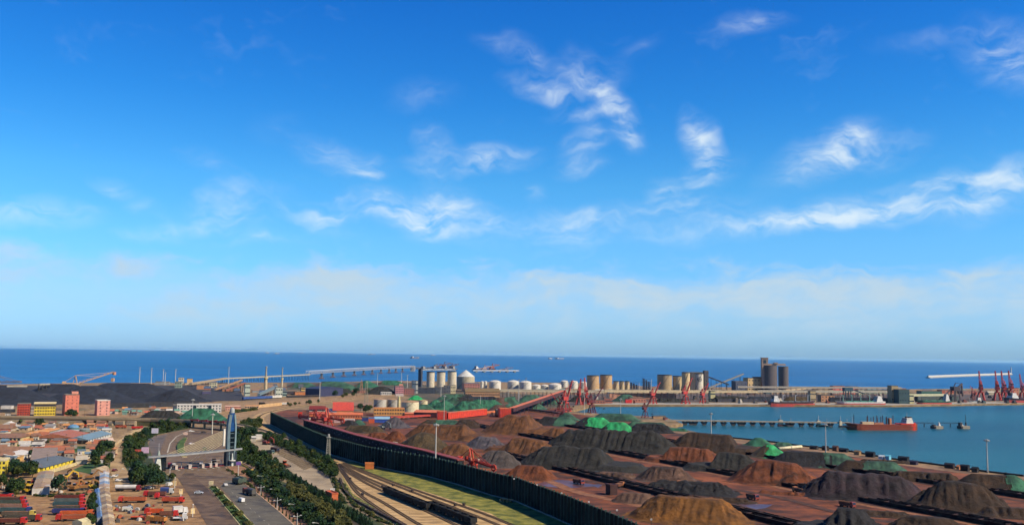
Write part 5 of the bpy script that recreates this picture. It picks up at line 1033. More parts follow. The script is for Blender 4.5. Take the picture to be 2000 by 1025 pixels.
def heap(name, label, g, ang, L, Rr, H, m, group, flute=1.5, rug=1.2, cover=None, res=None, seed=None, tv=.16, notch=0.0, cut=None):
    """g: plan position of the ridge centre; cover: (material, test(u01, v01)) for nets laid over part of it"""
    seed = rnd.random() * 90 if seed is None else seed
    if cover: flute *= .35; rug *= .45; tv = min(tv, .08)       # nets smooth the heap below
    res = res or max(.9, Rr / 20)
    nu = int((L + 2.6 * Rr) / res) + 1; nv = int(2.6 * Rr / res) + 1
    u0 = -1.3 * Rr; v0 = -1.3 * Rr; us = (L + 2.6 * Rr) / (nu - 1); vs_ = 2.6 * Rr / (nv - 1)
    Hh = [[pile_h(u0 + i * us, v0 + j * vs_, L, Rr, H, seed, flute, rug, tv, notch, cut) for j in range(nv)] for i in range(nu)]
    b = B(); idx = {}
    def vid(i, j):
        if (i, j) not in idx:
            idx[(i, j)] = len(b.v); b.v.append((u0 + i * us - L / 2, v0 + j * vs_, Hh[i][j] + .06))
        return idx[(i, j)]
    cells = [(i, j) for i in range(nu - 1) for j in range(nv - 1) if max(Hh[i][j], Hh[i + 1][j], Hh[i][j + 1], Hh[i + 1][j + 1]) > 0]
    for i, j in cells: b.f.append((vid(i, j), vid(i + 1, j), vid(i + 1, j + 1), vid(i, j + 1)))
    if cover:
        t = thing(name, label, 'stockpile', (*g, 0), ang, group)
        b.obj('heap', m, t, smooth=True)
        c = B(); cid = {}
        def cv(i, j):
            if (i, j) not in cid:
                cid[(i, j)] = len(c.v); c.v.append((u0 + i * us - L / 2, v0 + j * vs_, Hh[i][j] + .28))
            return cid[(i, j)]
        for i, j in cells:
            uu = (u0 + (i + .5) * us) / max(L, 1); vv = (v0 + (j + .5) * vs_) / Rr
            wob = .12 * mnoise.noise((i * .25 + seed, j * .25, 5))
            if cover[1]((i + .5) / nu + wob, (j + .5) / nv + wob): c.f.append((cv(i, j), cv(i + 1, j), cv(i + 1, j + 1), cv(i, j + 1)))
        if c.f: c.obj('net_cover', cover[0], t, smooth=True)
        return t
    o = b.obj(name, m, None, smooth=True, loc=(*g, 0)); o.rotation_euler = (0, 0, ang)
    return tag(o, label, 'stockpile', group)
def pile(xl, xr, yb, yt, m, label, ang=R(-20), k=1.62, Lmax=90, name='ore_pile', group='ore piles in the stockyard', **kw):
    """stockpile by what the survey shows: left, right and front base, crest"""
    xm = (xl + xr) / 2; f_ = gp(xm, yb); W = (xr - xl) * f_[1] / F * 1.1
    H = 10.0
    for _ in range(12): H = max(1.5, CH - (yt - hor(xm)) * (f_[1] + H * k) / F)
    Rr = H * k; ca = abs(math.cos(ang))
    if W < 2 * Rr: Rr = W / 2; L = 2.0
    else: L = min(Lmax, (W - 2 * Rr) / max(.3, ca))
    d = Vector((math.cos(ang), math.sin(ang)))
    c = Vector((f_[0], f_[1] + Rr * .92 + L / 2 * abs(d.y) * .7)); c.x *= c.y / f_[1]
    if f_[1] < 900 and abs(ang - R(-20)) < .01: c += Vector((RN.x, RN.y)) * 3.5
    return heap(name, label, (c.x, c.y), ang, L, Rr, H, PM[m], group, **kw)
right = lambda t: (lambda a, b_: a > t)
left = lambda t: (lambda a, b_: a < t)
every = lambda a, b_: True
pile(785, 952, 860, 825, 'brown', 'long brown ore pile with a lit right flank behind the tall mast', cut=(.85, 1))
pile(752, 886, 894, 841, 'olive', 'grey-brown ore pile beside the fence, left of the tall mast')
pile(838, 932, 899, 862, 'brown', 'low brown ore pile right behind the tall mast, against the fence')
pile(900, 980, 876, 849, 'blue', 'bluish slate pile between two brown piles in the yard centre')
pile(942, 1080, 888, 852, 'brown', 'broad rusty-brown pile left of the long dark pile', cut=(.2, -1))
pile(912, 1012, 914, 876, 'grey', 'streaked grey pile right behind the red reclaimer')
pile(974, 1074, 938, 904, 'rust', 'low reddish-brown pile beside the fence, right of the red reclaimer')
pile(938, 1085, 850, 806, 'brown', 'big brown pile below the red conveyor junction house', cut=(.8, 1))
pile(1050, 1110, 857, 831, 'brown', 'small brown heap at the left tip of the long dark pile')
pile(1062, 1315, 886, 838, 'dark', 'long dark furrowed pile below the bright green net covers', flute=2.2, rug=1.6, Lmax=110, notch=1.5)
pile(1008, 1248, 922, 871, 'dark', 'large dark olive pile in the middle of the yard', cut=(.75, 1), flute=1.6, Lmax=90, notch=.8)
pile(1225, 1312, 846, 825, 'black', 'black heap between the green covers and the water', rug=2)
pile(1225, 1440, 1026, 962, 'orange', 'orange-ochre ore pile at the bottom edge of the yard', flute=1.1, Lmax=50)
pile(1236, 1346, 943, 906, 'mauve', 'pale mauve pile with dark crest patches in the yard')
pile(1255, 1402, 907, 870, 'rust', 'reddish pile with a bright right flank behind the mauve pile', cut=(.15, -1))
pile(1295, 1475, 887, 843, 'umber', 'long dark brown pile along the near shore', cut=(.85, 1), Lmax=110)
pile(1333, 1482, 924, 881, 'dark', 'dark grey furrowed pile with black scraped top, left of the rust cone', cut=(.3, -1), flute=1.6)
pile(1422, 1590, 950, 895, 'rust', 'tall rust-red cone pile in the right half of the yard', Lmax=30)
pile(1562, 1795, 982, 920, 'purple', 'large purple-black pile with a notched crest', flute=1.4, rug=1.5, Lmax=55, notch=.8)
pile(1770, 1955, 1003, 936, 'umber', 'dark brown pile at the right, right of the purple pile', Lmax=35)
pile(1505, 1665, 914, 880, 'black', 'charcoal pile with a green net over its right end', cover=(NETD, right(.6)))
pile(1630, 1756, 925, 897, 'umber', 'brown pile with pale green net over its right flank', cover=(NETD, right(.42)))
pile(1860, 2005, 963, 922, 'umber', 'dark pile with bright green net on its right end', cover=(NET, right(.62)))
pile(1460, 1530, 895, 865, 'olive', 'small green-netted cone by the berth road', cover=(NETB, right(.45)))
pile(1450, 1500, 872, 852, 'olive', 'low netted heap at the water edge', cover=(NET, every))
pile(1500, 1545, 876, 861, 'olive', 'low green-covered heap beside the white pipe', cover=(NETD, every))
pile(1535, 1720, 1058, 984, 'black', 'black scraped pile at the bottom right of the frame', cut=(.4, -1), rug=2.2, Lmax=40)
pile(1700, 1900, 1075, 1000, 'umber', 'dark rounded pile at the bottom right corner', rug=1.5)
pile(1735, 1860, 944, 918, 'umber', 'low dark pile under the berth road, between the netted piles')
pile(1190, 1270, 985, 957, 'mauve', 'small grey-mauve heap behind the fence, left of the orange pile')
pile(1255, 1420, 968, 935, 'black', 'low ring of black scrapings in front of the mauve pile', rug=2.5, k=2.6)
pile(1380, 1460, 984, 966, 'umber', 'flat brown scrape right of the black scrapings', rug=2.0, k=3)
pile(1120, 1200, 836, 812, 'black', 'netted pile with a bright green cover below the red crane', cover=(NETB, right(.42)), Lmax=20)
pile(1172, 1240, 844, 822, 'black', 'second bright green covered heap nearer the water', cover=(NETB, right(.3)), Lmax=20)
pile(1045, 1130, 832, 812, 'black', 'dark heap left of the bright green covers', cover=(NETD, right(.5)))
pile(1085, 1130, 822, 804, 'olive', 'netted heap beside the slipway crane', cover=(NETD, every))
pile(1160, 1245, 822, 806, 'olive', 'dull green netted heap on the near quay', cover=(NETD, every))
pile(1228, 1300, 834, 823, 'olive', 'flat green-netted heap by the jetty root', cover=(NETD, every))
pile(1300, 1340, 842, 834, 'olive', 'small green heap on the shore right of the jetty root', cover=(NET, every))
# heaps left of the yard centre
pile(742, 800, 836, 812, 'blue', 'slate-grey cone beside the blue shed')
pile(660, 745, 846, 829, 'olive', 'wide low grey-brown heap in front of the blue shed')
pile(666, 700, 832, 818, 'black', 'small black heap left of the netted heap')
pile(688, 712, 830, 818, 'olive', 'small green-netted heap in front of the red-banded wall', cover=(NETD, every))
pile(738, 790, 868, 838, 'rust', 'red-brown heap behind the grey-brown pile')
pile(820, 905, 834, 818, 'olive', 'dark heap with green net below the red gallery', cover=(NETD, right(.4)))
# green covered heaps in the middle distance
pile(842, 895, 801, 780, 'olive', 'green-netted heap left of the pair behind the red gallery', cover=(NET, every), ang=.1)
pile(880, 948, 803, 782, 'olive', 'largest green-netted heap behind the red gallery', cover=(NET, every), ang=.1)
pile(832, 870, 796, 780, 'olive', 'small green-netted heap beside the cream tanks', cover=(NET, every), ang=.1)
pile(798, 826, 781, 771, 'olive', 'bright green cover between the cream tanks and the pink block', cover=(NETB, every), ang=.1)
pile(855, 930, 782, 768, 'dark', 'faded netted heap in front of the white silos', cover=(NETD, left(.6)), ang=.1)
pile(900, 975, 786, 772, 'coal', 'dark heap in front of the brick store', ang=.1)
pile(945, 1030, 800, 774, 'mauve', 'brown heap with a green strip left of the long gallery', cover=(NETD, right(.5)), ang=.1)
pile(985, 1015, 797, 771, 'olive', 'green-netted cone right of the brown heap', cover=(NET, every), ang=.1)
pile(1010, 1065, 786, 770, 'olive', 'dull netted heap under the long gallery', cover=(NETD, every), ang=.1)
pile(1198, 1246, 784, 769, 'olive', 'dark green heap on the far quay, left of the jib cranes', cover=(NETD, every), ang=.2)
pile(1110, 1150, 785, 770, 'dark', 'dark heap behind the cluster of red cranes', ang=.2)
pile(1280, 1340, 786, 776, 'dark', 'low dark heap behind the far quay cranes', ang=.2)
pile(1385, 1465, 785, 772, 'dark', 'dark grey heap right of the quay cranes', ang=.2)
pile(1455, 1530, 784, 773, 'coal', 'coal heap behind the red-hulled ship', ang=.2)
pile(1530, 1590, 783, 773, 'olive', 'greenish heap behind the bow of the red-hulled ship', ang=.2)
# coal terminal on the left
CG = 'coal heaps of the left terminal'
for a in [(-60, 110, 792, 754, 'far left coal ridge behind the red and yellow block'), (90, 260, 788, 751, 'coal ridge behind the pink tower block'), (196, 320, 782, 761, 'trapezoid coal heap right of the pink tower block'),
          (150, 345, 775, 746, 'broad coal ridge below the mast lights'), (290, 400, 786, 757, 'coal heap at the right end of the coal terminal'), (60, 180, 768, 748, 'coal ridge under the stacker boom'), (-60, 60, 768, 750, 'coal ridge at the left frame edge')]:
    pile(*a[:4], 'coal', 'dark blue-grey ' + a[4], ang=.05, k=3.0, name='coal_pile', group=CG, tv=.02, rug=.3)
pile(278, 352, 817, 799, 'dark', 'dark gravel heap left of the green-netted mound', ang=.05, group='heaps beside the overpass', k=1.8)
pile(346, 440, 823, 795, 'olive', 'big bright green netted mound beside the gate tower', ang=.05, cover=(NET, every), group='heaps beside the overpass', k=1.6, flute=.3)
# netted mounds near the far shore
for a in [(610, 690, 757, 744), (560, 620, 757, 746), (655, 700, 762, 748), (690, 740, 757, 742), (735, 790, 752, 742)]:
    pile(*a, 'mauve', {610: 'broad', 560: 'leftmost', 655: 'nearest', 690: 'steep green', 735: 'rightmost'}[a[0]] + ' netted mound near the trestle on the far shore', ang=.05, cover=(NET if a[0] in (690, 735) else NETD, right(.3)), group='netted mounds by the far shore', k=2.4)
for a in [(655, 690, 768, 757), (715, 775, 770, 753)]:
    pile(*a, 'dark', ('small' if a[0] == 655 else 'large') + ' dark heap behind the pink warehouse', ang=.05, group='dark heaps inland', k=2.0)

for a in [(1090, 1160, 855, 838, 'dark', 'dark heap at the back of the long dark pile'), (1000, 1060, 836, 812, 'brown', 'brown heap right of the big brown pile'), (880, 940, 836, 816, 'umber', 'dark brown heap in front of the red gallery'), (700, 770, 862, 842, 'rust', 'flat red heap along the fence conveyor'), (860, 900, 884, 866, 'brown', 'small brown heap between the mast and the slate pile'), (1020, 1090, 966, 950, 'rust', 'low red scrape behind the fence right of the low reddish pile'), (1150, 1230, 935, 918, 'mauve', 'low mauve spill between the dark and the pale pile'), (1480, 1560, 968, 955, 'rust', 'low rusty scrape in front of the rust cone'), (1640, 1760, 1012, 992, 'umber', 'low dark scrape in front of the purple pile'), (1905, 2030, 1015, 985, 'umber', 'dark pile at the right frame edge'), (1680, 1760, 905, 895, 'umber', 'flat dark heap under the berth stores'), (1345, 1420, 868, 856, 'umber', 'low dark heap at the shore mast')]:
    pile(*a, k=2.2, rug=1.6)

for a in [(905, 990, 801, 779, 'olive', 'wide green-netted heap left of the brown heap', NET, left(.8)), (800, 850, 803, 788, 'olive', 'dull netted heap behind the maroon shed', NETD, every), (950, 1010, 806, 788, 'mauve', 'brown heap behind the red junction house', NETD, right(.6)), (1010, 1065, 800, 780, 'olive', 'netted heap under the middle of the long gallery', NETD, every), (1060, 1100, 790, 774, 'olive', 'dark netted heap left of the red cranes', NETD, every), (870, 935, 789, 774, 'dark', 'dark heap behind the netted pair', NETD, left(.4))]:
    pile(*a[:6], ang=.1, cover=(a[6], a[7]), group='netted heaps in the middle distance')
# ================================================================== WIND FENCE
FB = [(528, 828), (556, 843), (603, 868), (644, 887), (660, 891), (713, 907), (777, 920), (835, 930), (894, 946), (960, 967), (1008, 979), (1076, 1008), (1115, 1025), (1200, 1065), (1290, 1110)]
FM = mat('wind_fence_sheet', C(12, 22, 20), .85, .3, .5, C(22, 36, 32)); FP = mat('wind_fence_post', C(54, 84, 74), .7, .2, 1)
FMV = [mat('wind_fence_sheet_dusty', C(26, 34, 28), .85, .3, .3, C(46, 50, 40)), mat('wind_fence_sheet_green', C(10, 30, 26), .85, .3, .5, C(26, 54, 46))]
fence = thing('wind_fence', 'tall dark green wind fence along the ore stockyard', 'fence', (*gp(*FB[0]), 0))
fo = Vector(gp(*FB[0])); FH = 12.0; acc_ = 0
FPTS = [Vector(gp(*p)) for p in FB]
for i in range(len(FB) - 1):
    L = (FPTS[i + 1] - FPTS[i]).length; n = max(1, round(L / 4.2)); a = dirang(FPTS[i], FPTS[i + 1]); st_ = L / n
    b = B(); nz = 12                                    # corrugated sheet
    for k in range(nz + 1): x = .12 + (st_ - .24) * k / nz; y = .14 if k % 2 else -.02; b.v += [(x, y, 0), (x, y, FH)]
    b.f = [(2 * k, 2 * k + 2, 2 * k + 3, 2 * k + 1) for k in range(nz)]
    me = b.mesh('fence_panel', FM); mev = [me] + [b.mesh('fence_panel', q) for q in FMV]; pm = B().box(-.14, .14, -.3, .25, 0, FH + .5).mesh('fence_post', FP); rm_ = B().box(0, st_, .2, .36, FH * .97, FH + .1).mesh('top_rail', FP)
    for j in range(n):
        q = FPTS[i].lerp(FPTS[i + 1], j / n) - fo; dz = .5 * rnd.random(); acc_ += 1
        inst('fence_panel', mev[rnd.choice((0, 0, 0, 1, 1, 2))], fence, (q.x, q.y, -.3 * rnd.random()), a); inst('fence_post', pm, fence, (q.x, q.y, dz), a); inst('top_rail', rm_, fence, (q.x, q.y, 0), a)
        if j % 2 == 0: o = inst('brace', bpy.data.meshes['brace'] if 'brace' in bpy.data.meshes else B().beam((0, .2, 9.5), (0, 5.5, 0), .3).mesh('brace', FP), fence, (q.x, q.y, 0), a)
pl = thing('fence_plinth', 'low concrete plinth along the foot of the wind fence', 'plinth', (0, 0, 0))
B().solid([(p.x, p.y) for p in FPTS], 1.2, 0, .55).obj('plinth', CONC, pl)
# dark conveyor house line behind the fence
RUST = paint(150, 66, 46); RUSTD = paint(66, 38, 34); SIG = paint(206, 62, 42)
gb = [(596, 838), (640, 852), (700, 872), (760, 888), (830, 905), (900, 926)]
GP = [Vector(gp(*p)) for p in gb]; t = thing('yard_conveyor', 'dark conveyor gallery with a rust-red deck right behind the fence', 'conveyor', (*GP[0], 0)); o0 = GP[0]
B().solid([(p.x - o0.x, p.y - o0.y) for p in GP], 3.6, 3.2, 8.6).obj('side_sheets', mat('conveyor_dark', C(22, 22, 30), .8, .3, .3), t); B().solid([(p.x - o0.x, p.y - o0.y) for p in GP], 5.0, 8.61, 9.3).obj('deck', RUST, t)
lg = B().box(-.3, .3, -1.5, 1.5, 0, 3.2).mesh('leg', STEEL); wm = B().box(-.9, .9, -.12, .12, 0, .8).mesh('opening', paint(96, 104, 120))
for i in range(len(GP) - 1):
    L = (GP[i + 1] - GP[i]).length; n = int(L / 7); a = dirang(GP[i], GP[i + 1])
    for j in range(n):
        q = GP[i].lerp(GP[i + 1], j / n) - o0; inst('leg', lg, t, (q.x, q.y, 0), a); d = Vector((math.cos(a), math.sin(a))); inst('opening', wm, t, (q.x + d.y * 1.86, q.y - d.x * 1.86, 5.2 + (j % 2) * 1.4), a)
# ================================================================== YARD CONVEYORS (three twin lines along the rows)
for k, (off, s0, s1, lab) in enumerate(((299, -662, -240, 'nearest'), (391, -960, -240, 'middle'), (486, -1040, -250, 'farthest'))):
    A = row(s0, off); L = s1 - s0; t = thing('yard_conveyor', 'long rust-dark belt conveyor between the ore rows, the %s of three' % lab, 'conveyor', (*A, 0), RA)
    BELT = mat('belt', C(26, 18, 18), .9, .2, .3); BW = mat('berm_wall', C(40, 26, 24), .95, .2, .2)
    for s_ in (-3.6, 3.6):
        B().box(0, L, s_ - 1.2, s_ + 1.2, 1.5, 1.9).obj('belt', BELT, t); B().box(0, L, s_ - 1.5, s_ - 1.2, .26, 2.3).obj('side_sheet', BW, t); B().box(0, L, s_ + 1.2, s_ + 1.5, .26, 2.3).obj('side_sheet', BW, t)
    B().box(0, L, -5.6, 5.6, .0, .25).obj('berm', mat('berm', C(120, 76, 58), .95, .2, .2, C(160, 108, 84)), t)
    for s_ in (-.75, .75): B().box(0, L, s_ - .12, s_ + .12, .26, .5).obj('rail', STEEL, t)
    lm = B().box(-.2, .2, -1.7, 1.7, 1.92, 2.6).mesh('idler_hood', RUSTD)
    for j in range(int(L / 14)): inst('idler_hood', lm, t, (j * 14 + 3, -3.6, 0)); inst('idler_hood', lm, t, (j * 14 + 3, 3.6, 0))
# --- stackers and reclaimers in the ore yard
ORG = paint(216, 76, 52)
def reclaimer(px, yb, s, ang, label, m, boom=26, up=-.12):
    t = stacker(px, yb, s, ang, label, m, paint(190, 60, 44), boom, up); t['group'] = 'red reclaimers of the ore yard'
    zt = 12 + boom * up; n = 16; b = B()
    for k in range(n):
        a = 2 * math.pi * k / n; b.beam((boom + 2.6 * math.cos(a), -.8, zt + 2.6 * math.sin(a)), (boom + 2.6 * math.cos(a + .4), -.8, zt + 2.6 * math.sin(a + .4)), .6, 1.4)
    for k in range(8): a = math.pi * k / 4; b.box(boom + 3.0 * math.cos(a) - .5, boom + 3.0 * math.cos(a) + .5, -1.6, 0, zt + 3.0 * math.sin(a) - .5, zt + 3.0 * math.sin(a) + .5)
    b.obj('bucket_wheel', m, t); B().box(-3, 0, -2.6, -.4, 12, 15).obj('machine_house', paint(230, 150, 120), t); B().box(-9, -6, -2, 2, 13.2, 16).obj('drive_house', m, t)
    return t
reclaimer(922, 922, .62, -40, 'red bucket-wheel reclaimer behind the fence, right of the tall mast', ORG, 30, -.16)
reclaimer(612, 836, .75, 150, 'dark red reclaimer at the far end of the fence', paint(150, 50, 46), 24, .1)
reclaimer(640, 834, .8, -35, 'orange-red reclaimer with its boom slewed right near the far fence end', ORG, 26, -.1)
stacker(1100, 812, .55, 25, 'dark stacker below the red cranes', paint(110, 40, 44), boom=24, up=.1)
house(1192, 1206, 967, 957, 5, 'dark brown cabin behind the fence left of the orange pile', paint(70, 40, 36), 25, 'flat', paint(80, 44, 40), name='cabin', cat='cabin', H=5)
for k, (px, py, lab) in enumerate(((966, 878, 'between the slate and the rusty-brown piles'), (1102, 875, 'at the left tip of the long dark pile'), (1385, 903, 'on the dark grey pile'), (770, 872, 'in front of the grey-brown pile'), (774, 873, 'next to another one in front of the grey-brown pile'), (720, 858, 'on the red ground left of the grey-brown pile'), (845, 846, 'at the foot of the long brown pile'))):
    at(loader('yard machine ' + lab, (210, 150, 120) if k < 3 else (224, 214, 200), 'loaders working in the ore yard'), px, py, 30 * k, 1.1)
at(loader('grey crane-like machine with a belt in the left of the ore yard', (150, 156, 150), None, 'excavator'), 745, 838, -20, 1.6)
# fence-side floodlights and small posts
for k, (px, py) in enumerate(((1004, 934), (1049, 946), (1097, 962), (1150, 979), (1205, 995), (1272, 1013))):
    g = gp(px, py, 12.8); t = thing('fence_lamp', 'small white lamp on top of the fence, %s from the left' % ['first', 'second', 'third', 'fourth', 'fifth', 'sixth'][k], 'lamp', (*g, 0), 0, 'lamps on the fence'); B().cyl(0, 0, 0, 12.4, .1, 6).obj('post', STEEL, t); B().box(-.35, .35, -.3, .3, 12.4, 13).obj('lamp_head', WHITE, t)
# --- high masts of the ore yard and quays
for (px, yb, yt, lab, w_) in ((850, 925, 824, 'tall white high mast beside the fence in the middle of the frame', .5), (1389, 852, 804, 'white high mast on the shore in front of the jetty', .5), (1613, 884, 825, 'white high mast on the berth road, right half', .5), (1929, 923, 854, 'white high mast near the right frame edge', .5), (867, 824, 770, 'thin mast in front of the red gallery', .35), (1013, 790, 740, 'white mast behind the long gallery', .6), (861, 781, 748, 'short white mast in front of the white silos', .6), (1141, 810, 765, 'thin grey mast beside the red cranes', .4), (1212, 812, 776, 'thin grey mast on the near quay', .4), (993, 798, 762, 'yellowish mast left of the long gallery', .4), (624, 782, 745, 'white mast in front of the pink gable block', .7), (795, 766, 731, 'white mast behind the pink block', .7), (784, 750, 726, 'grey mast near the far shore', .7), (737, 752, 727, 'grey mast beside the steep green mound', .7), (1108, 757, 741, 'short mast behind the row of white tanks', .6), (938, 800, 770, 'thin pole right of the netted heap', .35), (1027, 770, 737, 'thin white mast among the white tanks', .6)):
    mast(px, yb, yt, lab, ring=yb - yt > 30, w_=w_)
pylon(705.5, 765, 742, 'rust-coloured lattice mast near the far shore', paint(190, 130, 100), 5); pylon(715, 790, 745, 'grey lattice mast left of the cream tanks', paint(150, 146, 126), 5)
# ================================================================== RAIL YARD
TRK = [[(656, 907), (668, 921), (683, 942), (699, 963), (732, 988), (785, 1022), (850, 1058)], [(658, 908), (672, 923), (689, 945), (716, 964), (748, 981), (808, 1018), (880, 1058)], [(660, 907), (684, 925), (720, 946), (765, 967), (830, 997), (900, 1030), (960, 1060)], [(660, 906), (690, 925), (746, 952), (790, 971), (850, 998), (920, 1030), (980, 1060)], [(664, 905), (707, 929), (761, 952), (835, 984), (940, 1030), (1000, 1060)], [(668, 905), (724, 929), (796, 957), (880, 989), (960, 1020), (1030, 1052)], [(672, 904), (720, 923), (780, 946), (855, 972), (960, 1009), (1050, 1048)]]
RAILM = mat('rail_steel', C(64, 52, 44), .6, .2, .5); SLP = mat('sleeper', C(132, 108, 80), .9, .25, .5)
def track(pts, label, group='tracks of the rail yard'):
    P = pth(None, pts, 0, 0, None, 6); t = thing('railway_track', label, 'track', (0, 0, 0), 0, group)
    L = []; Rr = []
    for i, p in enumerate(P):
        a = Vector(P[max(0, i - 1)]); b = Vector(P[min(len(P) - 1, i + 1)]); d = (b - a).normalized(); L.append((p[0] - d.y * .75, p[1] + d.x * .75)); Rr.append((p[0] + d.y * .75, p[1] - d.x * .75))
    for q in (L, Rr): B().solid(q, .22, .28, .46).obj('rail', RAILM, t)
    b = B()
    for i in range(len(P) - 1):
        A, E_ = Vector(P[i]), Vector(P[i + 1]); n = max(1, int((E_ - A).length / 1.3)); d = (E_ - A).normalized()
        for j in range(n): c = A.lerp(E_, j / n); nr = Vector((-d.y, d.x)); b.beam((c.x - nr.x * 1.25, c.y - nr.y * 1.25, .21), (c.x + nr.x * 1.25, c.y + nr.y * 1.25, .21), .3, .14)
    o = b.obj('sleepers', SLP, t); o['kind'] = 'stuff'
for k, p in enumerate(TRK): track(p, 'railway track fanning through the rail yard, %s from the left' % ['first', 'second', 'third', 'fourth', 'fifth', 'sixth', 'seventh'][k])
track(LOOP, 'railway track curving round the far end of the fence', None); 
wagonrow((752, 962.5), (838, 997), 7, 'black open coal wagon standing in the rail yard', mat('wagon_black', C(26, 26, 28), .7, .3, .5), 'gondola', 'black wagons in the rail yard')
wagonrow((839, 992), (926, 1027), 6, 'black open wagon of the second rake in the rail yard', mat('wagon_black', C(26, 26, 28)), 'gondola', 'second rake of black wagons')
longwall([(664, 937), (672, 959), (689, 976), (735, 1001), (777, 1023), (850, 1062)], 1.2, 'dark low wall along the left side of the rail yard', paint(66, 52, 46), name='boundary_wall', cat='wall', step=5, thick=.9, post=paint(80, 66, 56))
house(713, 730, 916, 907, 5, 'small orange hut beside the tracks at the fence foot', paint(206, 116, 58), 10, 'flat', paint(214, 130, 70), name='hut', cat='hut', H=3.2)
t = thing('timber_stack', 'pile of pale timber frames on the grass below the fence', 'timber', (*gp(976, 980), 0), -.4)
for k in range(4): B().box(k * 1.8, k * 1.8 + .5, 0, 2.2, 0, 1.6 - .2 * k).obj('frame', paint(196, 150, 90), t)
B().box(0, 7.4, .4, 1.0, 1.6, 1.9).obj('plank', paint(206, 160, 100), t); B().box(-1.6, 1.5, 2.6, 3.4, 0, .9).obj('plank', paint(190, 146, 90), t)
for k, (px, py) in enumerate(((684, 936), (708, 967), (747, 952), (768, 949), (805, 961), (889, 988), (906, 987))):
    t = thing('switch_box', 'small dark track-side box in the rail yard, %s from the left' % ['first', 'second', 'third', 'fourth', 'fifth', 'sixth', 'seventh'][k], 'switch box', (*gp(px, py), .09), -1.0, 'track-side boxes'); B().box(-.6, .6, -.5, .5, 0, 1.1).obj('box', paint(70, 52, 44), t); B().box(-.7, .7, -.6, .6, 1.1, 1.25).obj('lid', STEEL, t)
at(lorry('white box lorry on the freight road by the railway curve', (120, 50, 46), (236, 230, 222), 'box', 12), 556, 791, 10)
at(car('dark van under the overpass end of the freight road', (40, 36, 34), van=True), 512, 791, 20, 2.0)

for k, (px, py, ang, lab) in enumerate([(1130, 945, -60, 'behind the fence near the violet puddle'), (1330, 950, 100, 'in front of the pale mauve pile'), (1470, 975, -70, 'between the orange pile and the rust cone'), (1560, 962, 110, 'left of the purple pile'), (1655, 990, -60, 'in front of the purple pile'), (1210, 952, 60, 'right of the large dark olive pile'), (990, 950, -50, 'behind the fence right of the red reclaimer'), (815, 905, -50, 'at the foot of the pile left of the tall mast')]):
    at(lorry('dusty tipper lorry working ' + lab, (190, 120, 70) if k % 2 else (150, 60, 46), (120, 76, 56), 'tipper', 9, 'tipper lorries working in the ore yard', LR), px, py, ang)
# ================================================================== TANKS AND SILOS
def tank(xl, xr, yb, yt, label, c, roof='cone', rc=None, group=None, name='storage_tank', rise=.12, stair=True, bands_=2, rail=False):
    xm = (xl + xr) / 2; g = gp(xm, yb); r_ = (xr - xl) / 2 * g[1] / F; H = hgt(xm, yb, yt); t = thing(name, label, 'tank' if 'tank' in name else 'silo', (g[0], g[1] + r_, 0), -.35, group); m = paint(*c, rough=.5)
    B().cyl(0, 0, 0, H, r_, 32).obj('shell', m, t)
    rm_ = paint(*(rc or c), rough=.6)
    if roof == 'cone': B().lathe(0, 0, [(r_ + .15, H), (r_ * .5, H + r_ * rise), (.01, H + r_ * rise * 1.8)], 32).obj('roof', rm_, t)
    elif roof == 'dome': B().lathe(0, 0, [(r_ + .15, H), (r_ * .9, H + r_ * rise), (r_ * .6, H + r_ * rise * 2.2), (r_ * .3, H + r_ * rise * 2.8), (.01, H + r_ * rise * 3)], 32).obj('roof', rm_, t)
    else: B().cyl(0, 0, H, H + .6, r_ + .2, 32).obj('roof', rm_, t)
    bm_ = B().lathe(0, 0, [(r_, 0), (r_ + .18, .05), (r_ + .18, .4), (r_, .45)], 32).mesh('hoop', m)
    for k in range(bands_): inst('hoop', bm_, t, (0, 0, H * (k + 1) / (bands_ + 1)))
    if rail: B().lathe(0, 0, [(r_ + .1, H + .62), (r_ + .1, H + 1.9), (r_ - .1, H + 1.9), (r_ - .1, H + .62)], 24).obj('railing', STEEL, t)
    if stair:
        b = B(); n = 14
        for k in range(n):
            a0 = -2.2 + k * .1; z0 = H * k / n; a1 = a0 + .1; z1 = H * (k + 1) / n; b.beam(((r_ + .6) * math.cos(a0), (r_ + .6) * math.sin(a0), z0), ((r_ + .6) * math.cos(a1), (r_ + .6) * math.sin(a1), z1), .9, .3)
        b.obj('stair', STEEL, t)
    return t
CT = 'cream tanks behind the orange block'
for a in [(728, 753, 795, 779, 'leftmost cream tank behind the orange block', (196, 190, 178)), (755, 778, 795, 779, 'second cream tank, behind the orange block', (186, 180, 168)), (816, 834, 797, 781, 'cream tank partly hidden behind the large one', (226, 212, 172)), (782, 816, 806, 784, 'large front cream tank right of the orange block', (232, 220, 184))]:
    tank(a[0], a[1], a[2], a[3], a[4], a[5], 'cone', (176, 140, 100), CT)
B().cyl(0, 0, 0, 15, 1.5, 12).obj('vent_stack', paint(226, 212, 150), tank(776, 781.5, 795, 780, 'slim yellow pipe tower between the cream tanks', (226, 206, 150), 'flat', None, CT, stair=False))
WT = 'white silos with a shared top gallery'
for a in [(832, 847.5, 764, 727, 'left of the three white silos'), (852, 868.5, 764, 727, 'middle one of the three white silos'), (873, 890.5, 764, 726, 'right of the three white silos')]:
    tank(*a, (218, 206, 180), 'flat', (150, 146, 140), WT, 'silo', rail=True, stair=False)
t = thing('silo_gallery', 'conveyor gallery running over the tops of the three white silos', 'gallery', (*gp(829, 764), 0), dirang(gp(829, 764), gp(894, 762))); L = math.dist(gp(829, 764), gp(894, 762)); zt = hgt(860, 764, 724)
B().box(0, L, 8, 12, zt + 1, zt + 4).obj('gallery', paint(150, 156, 166), t)
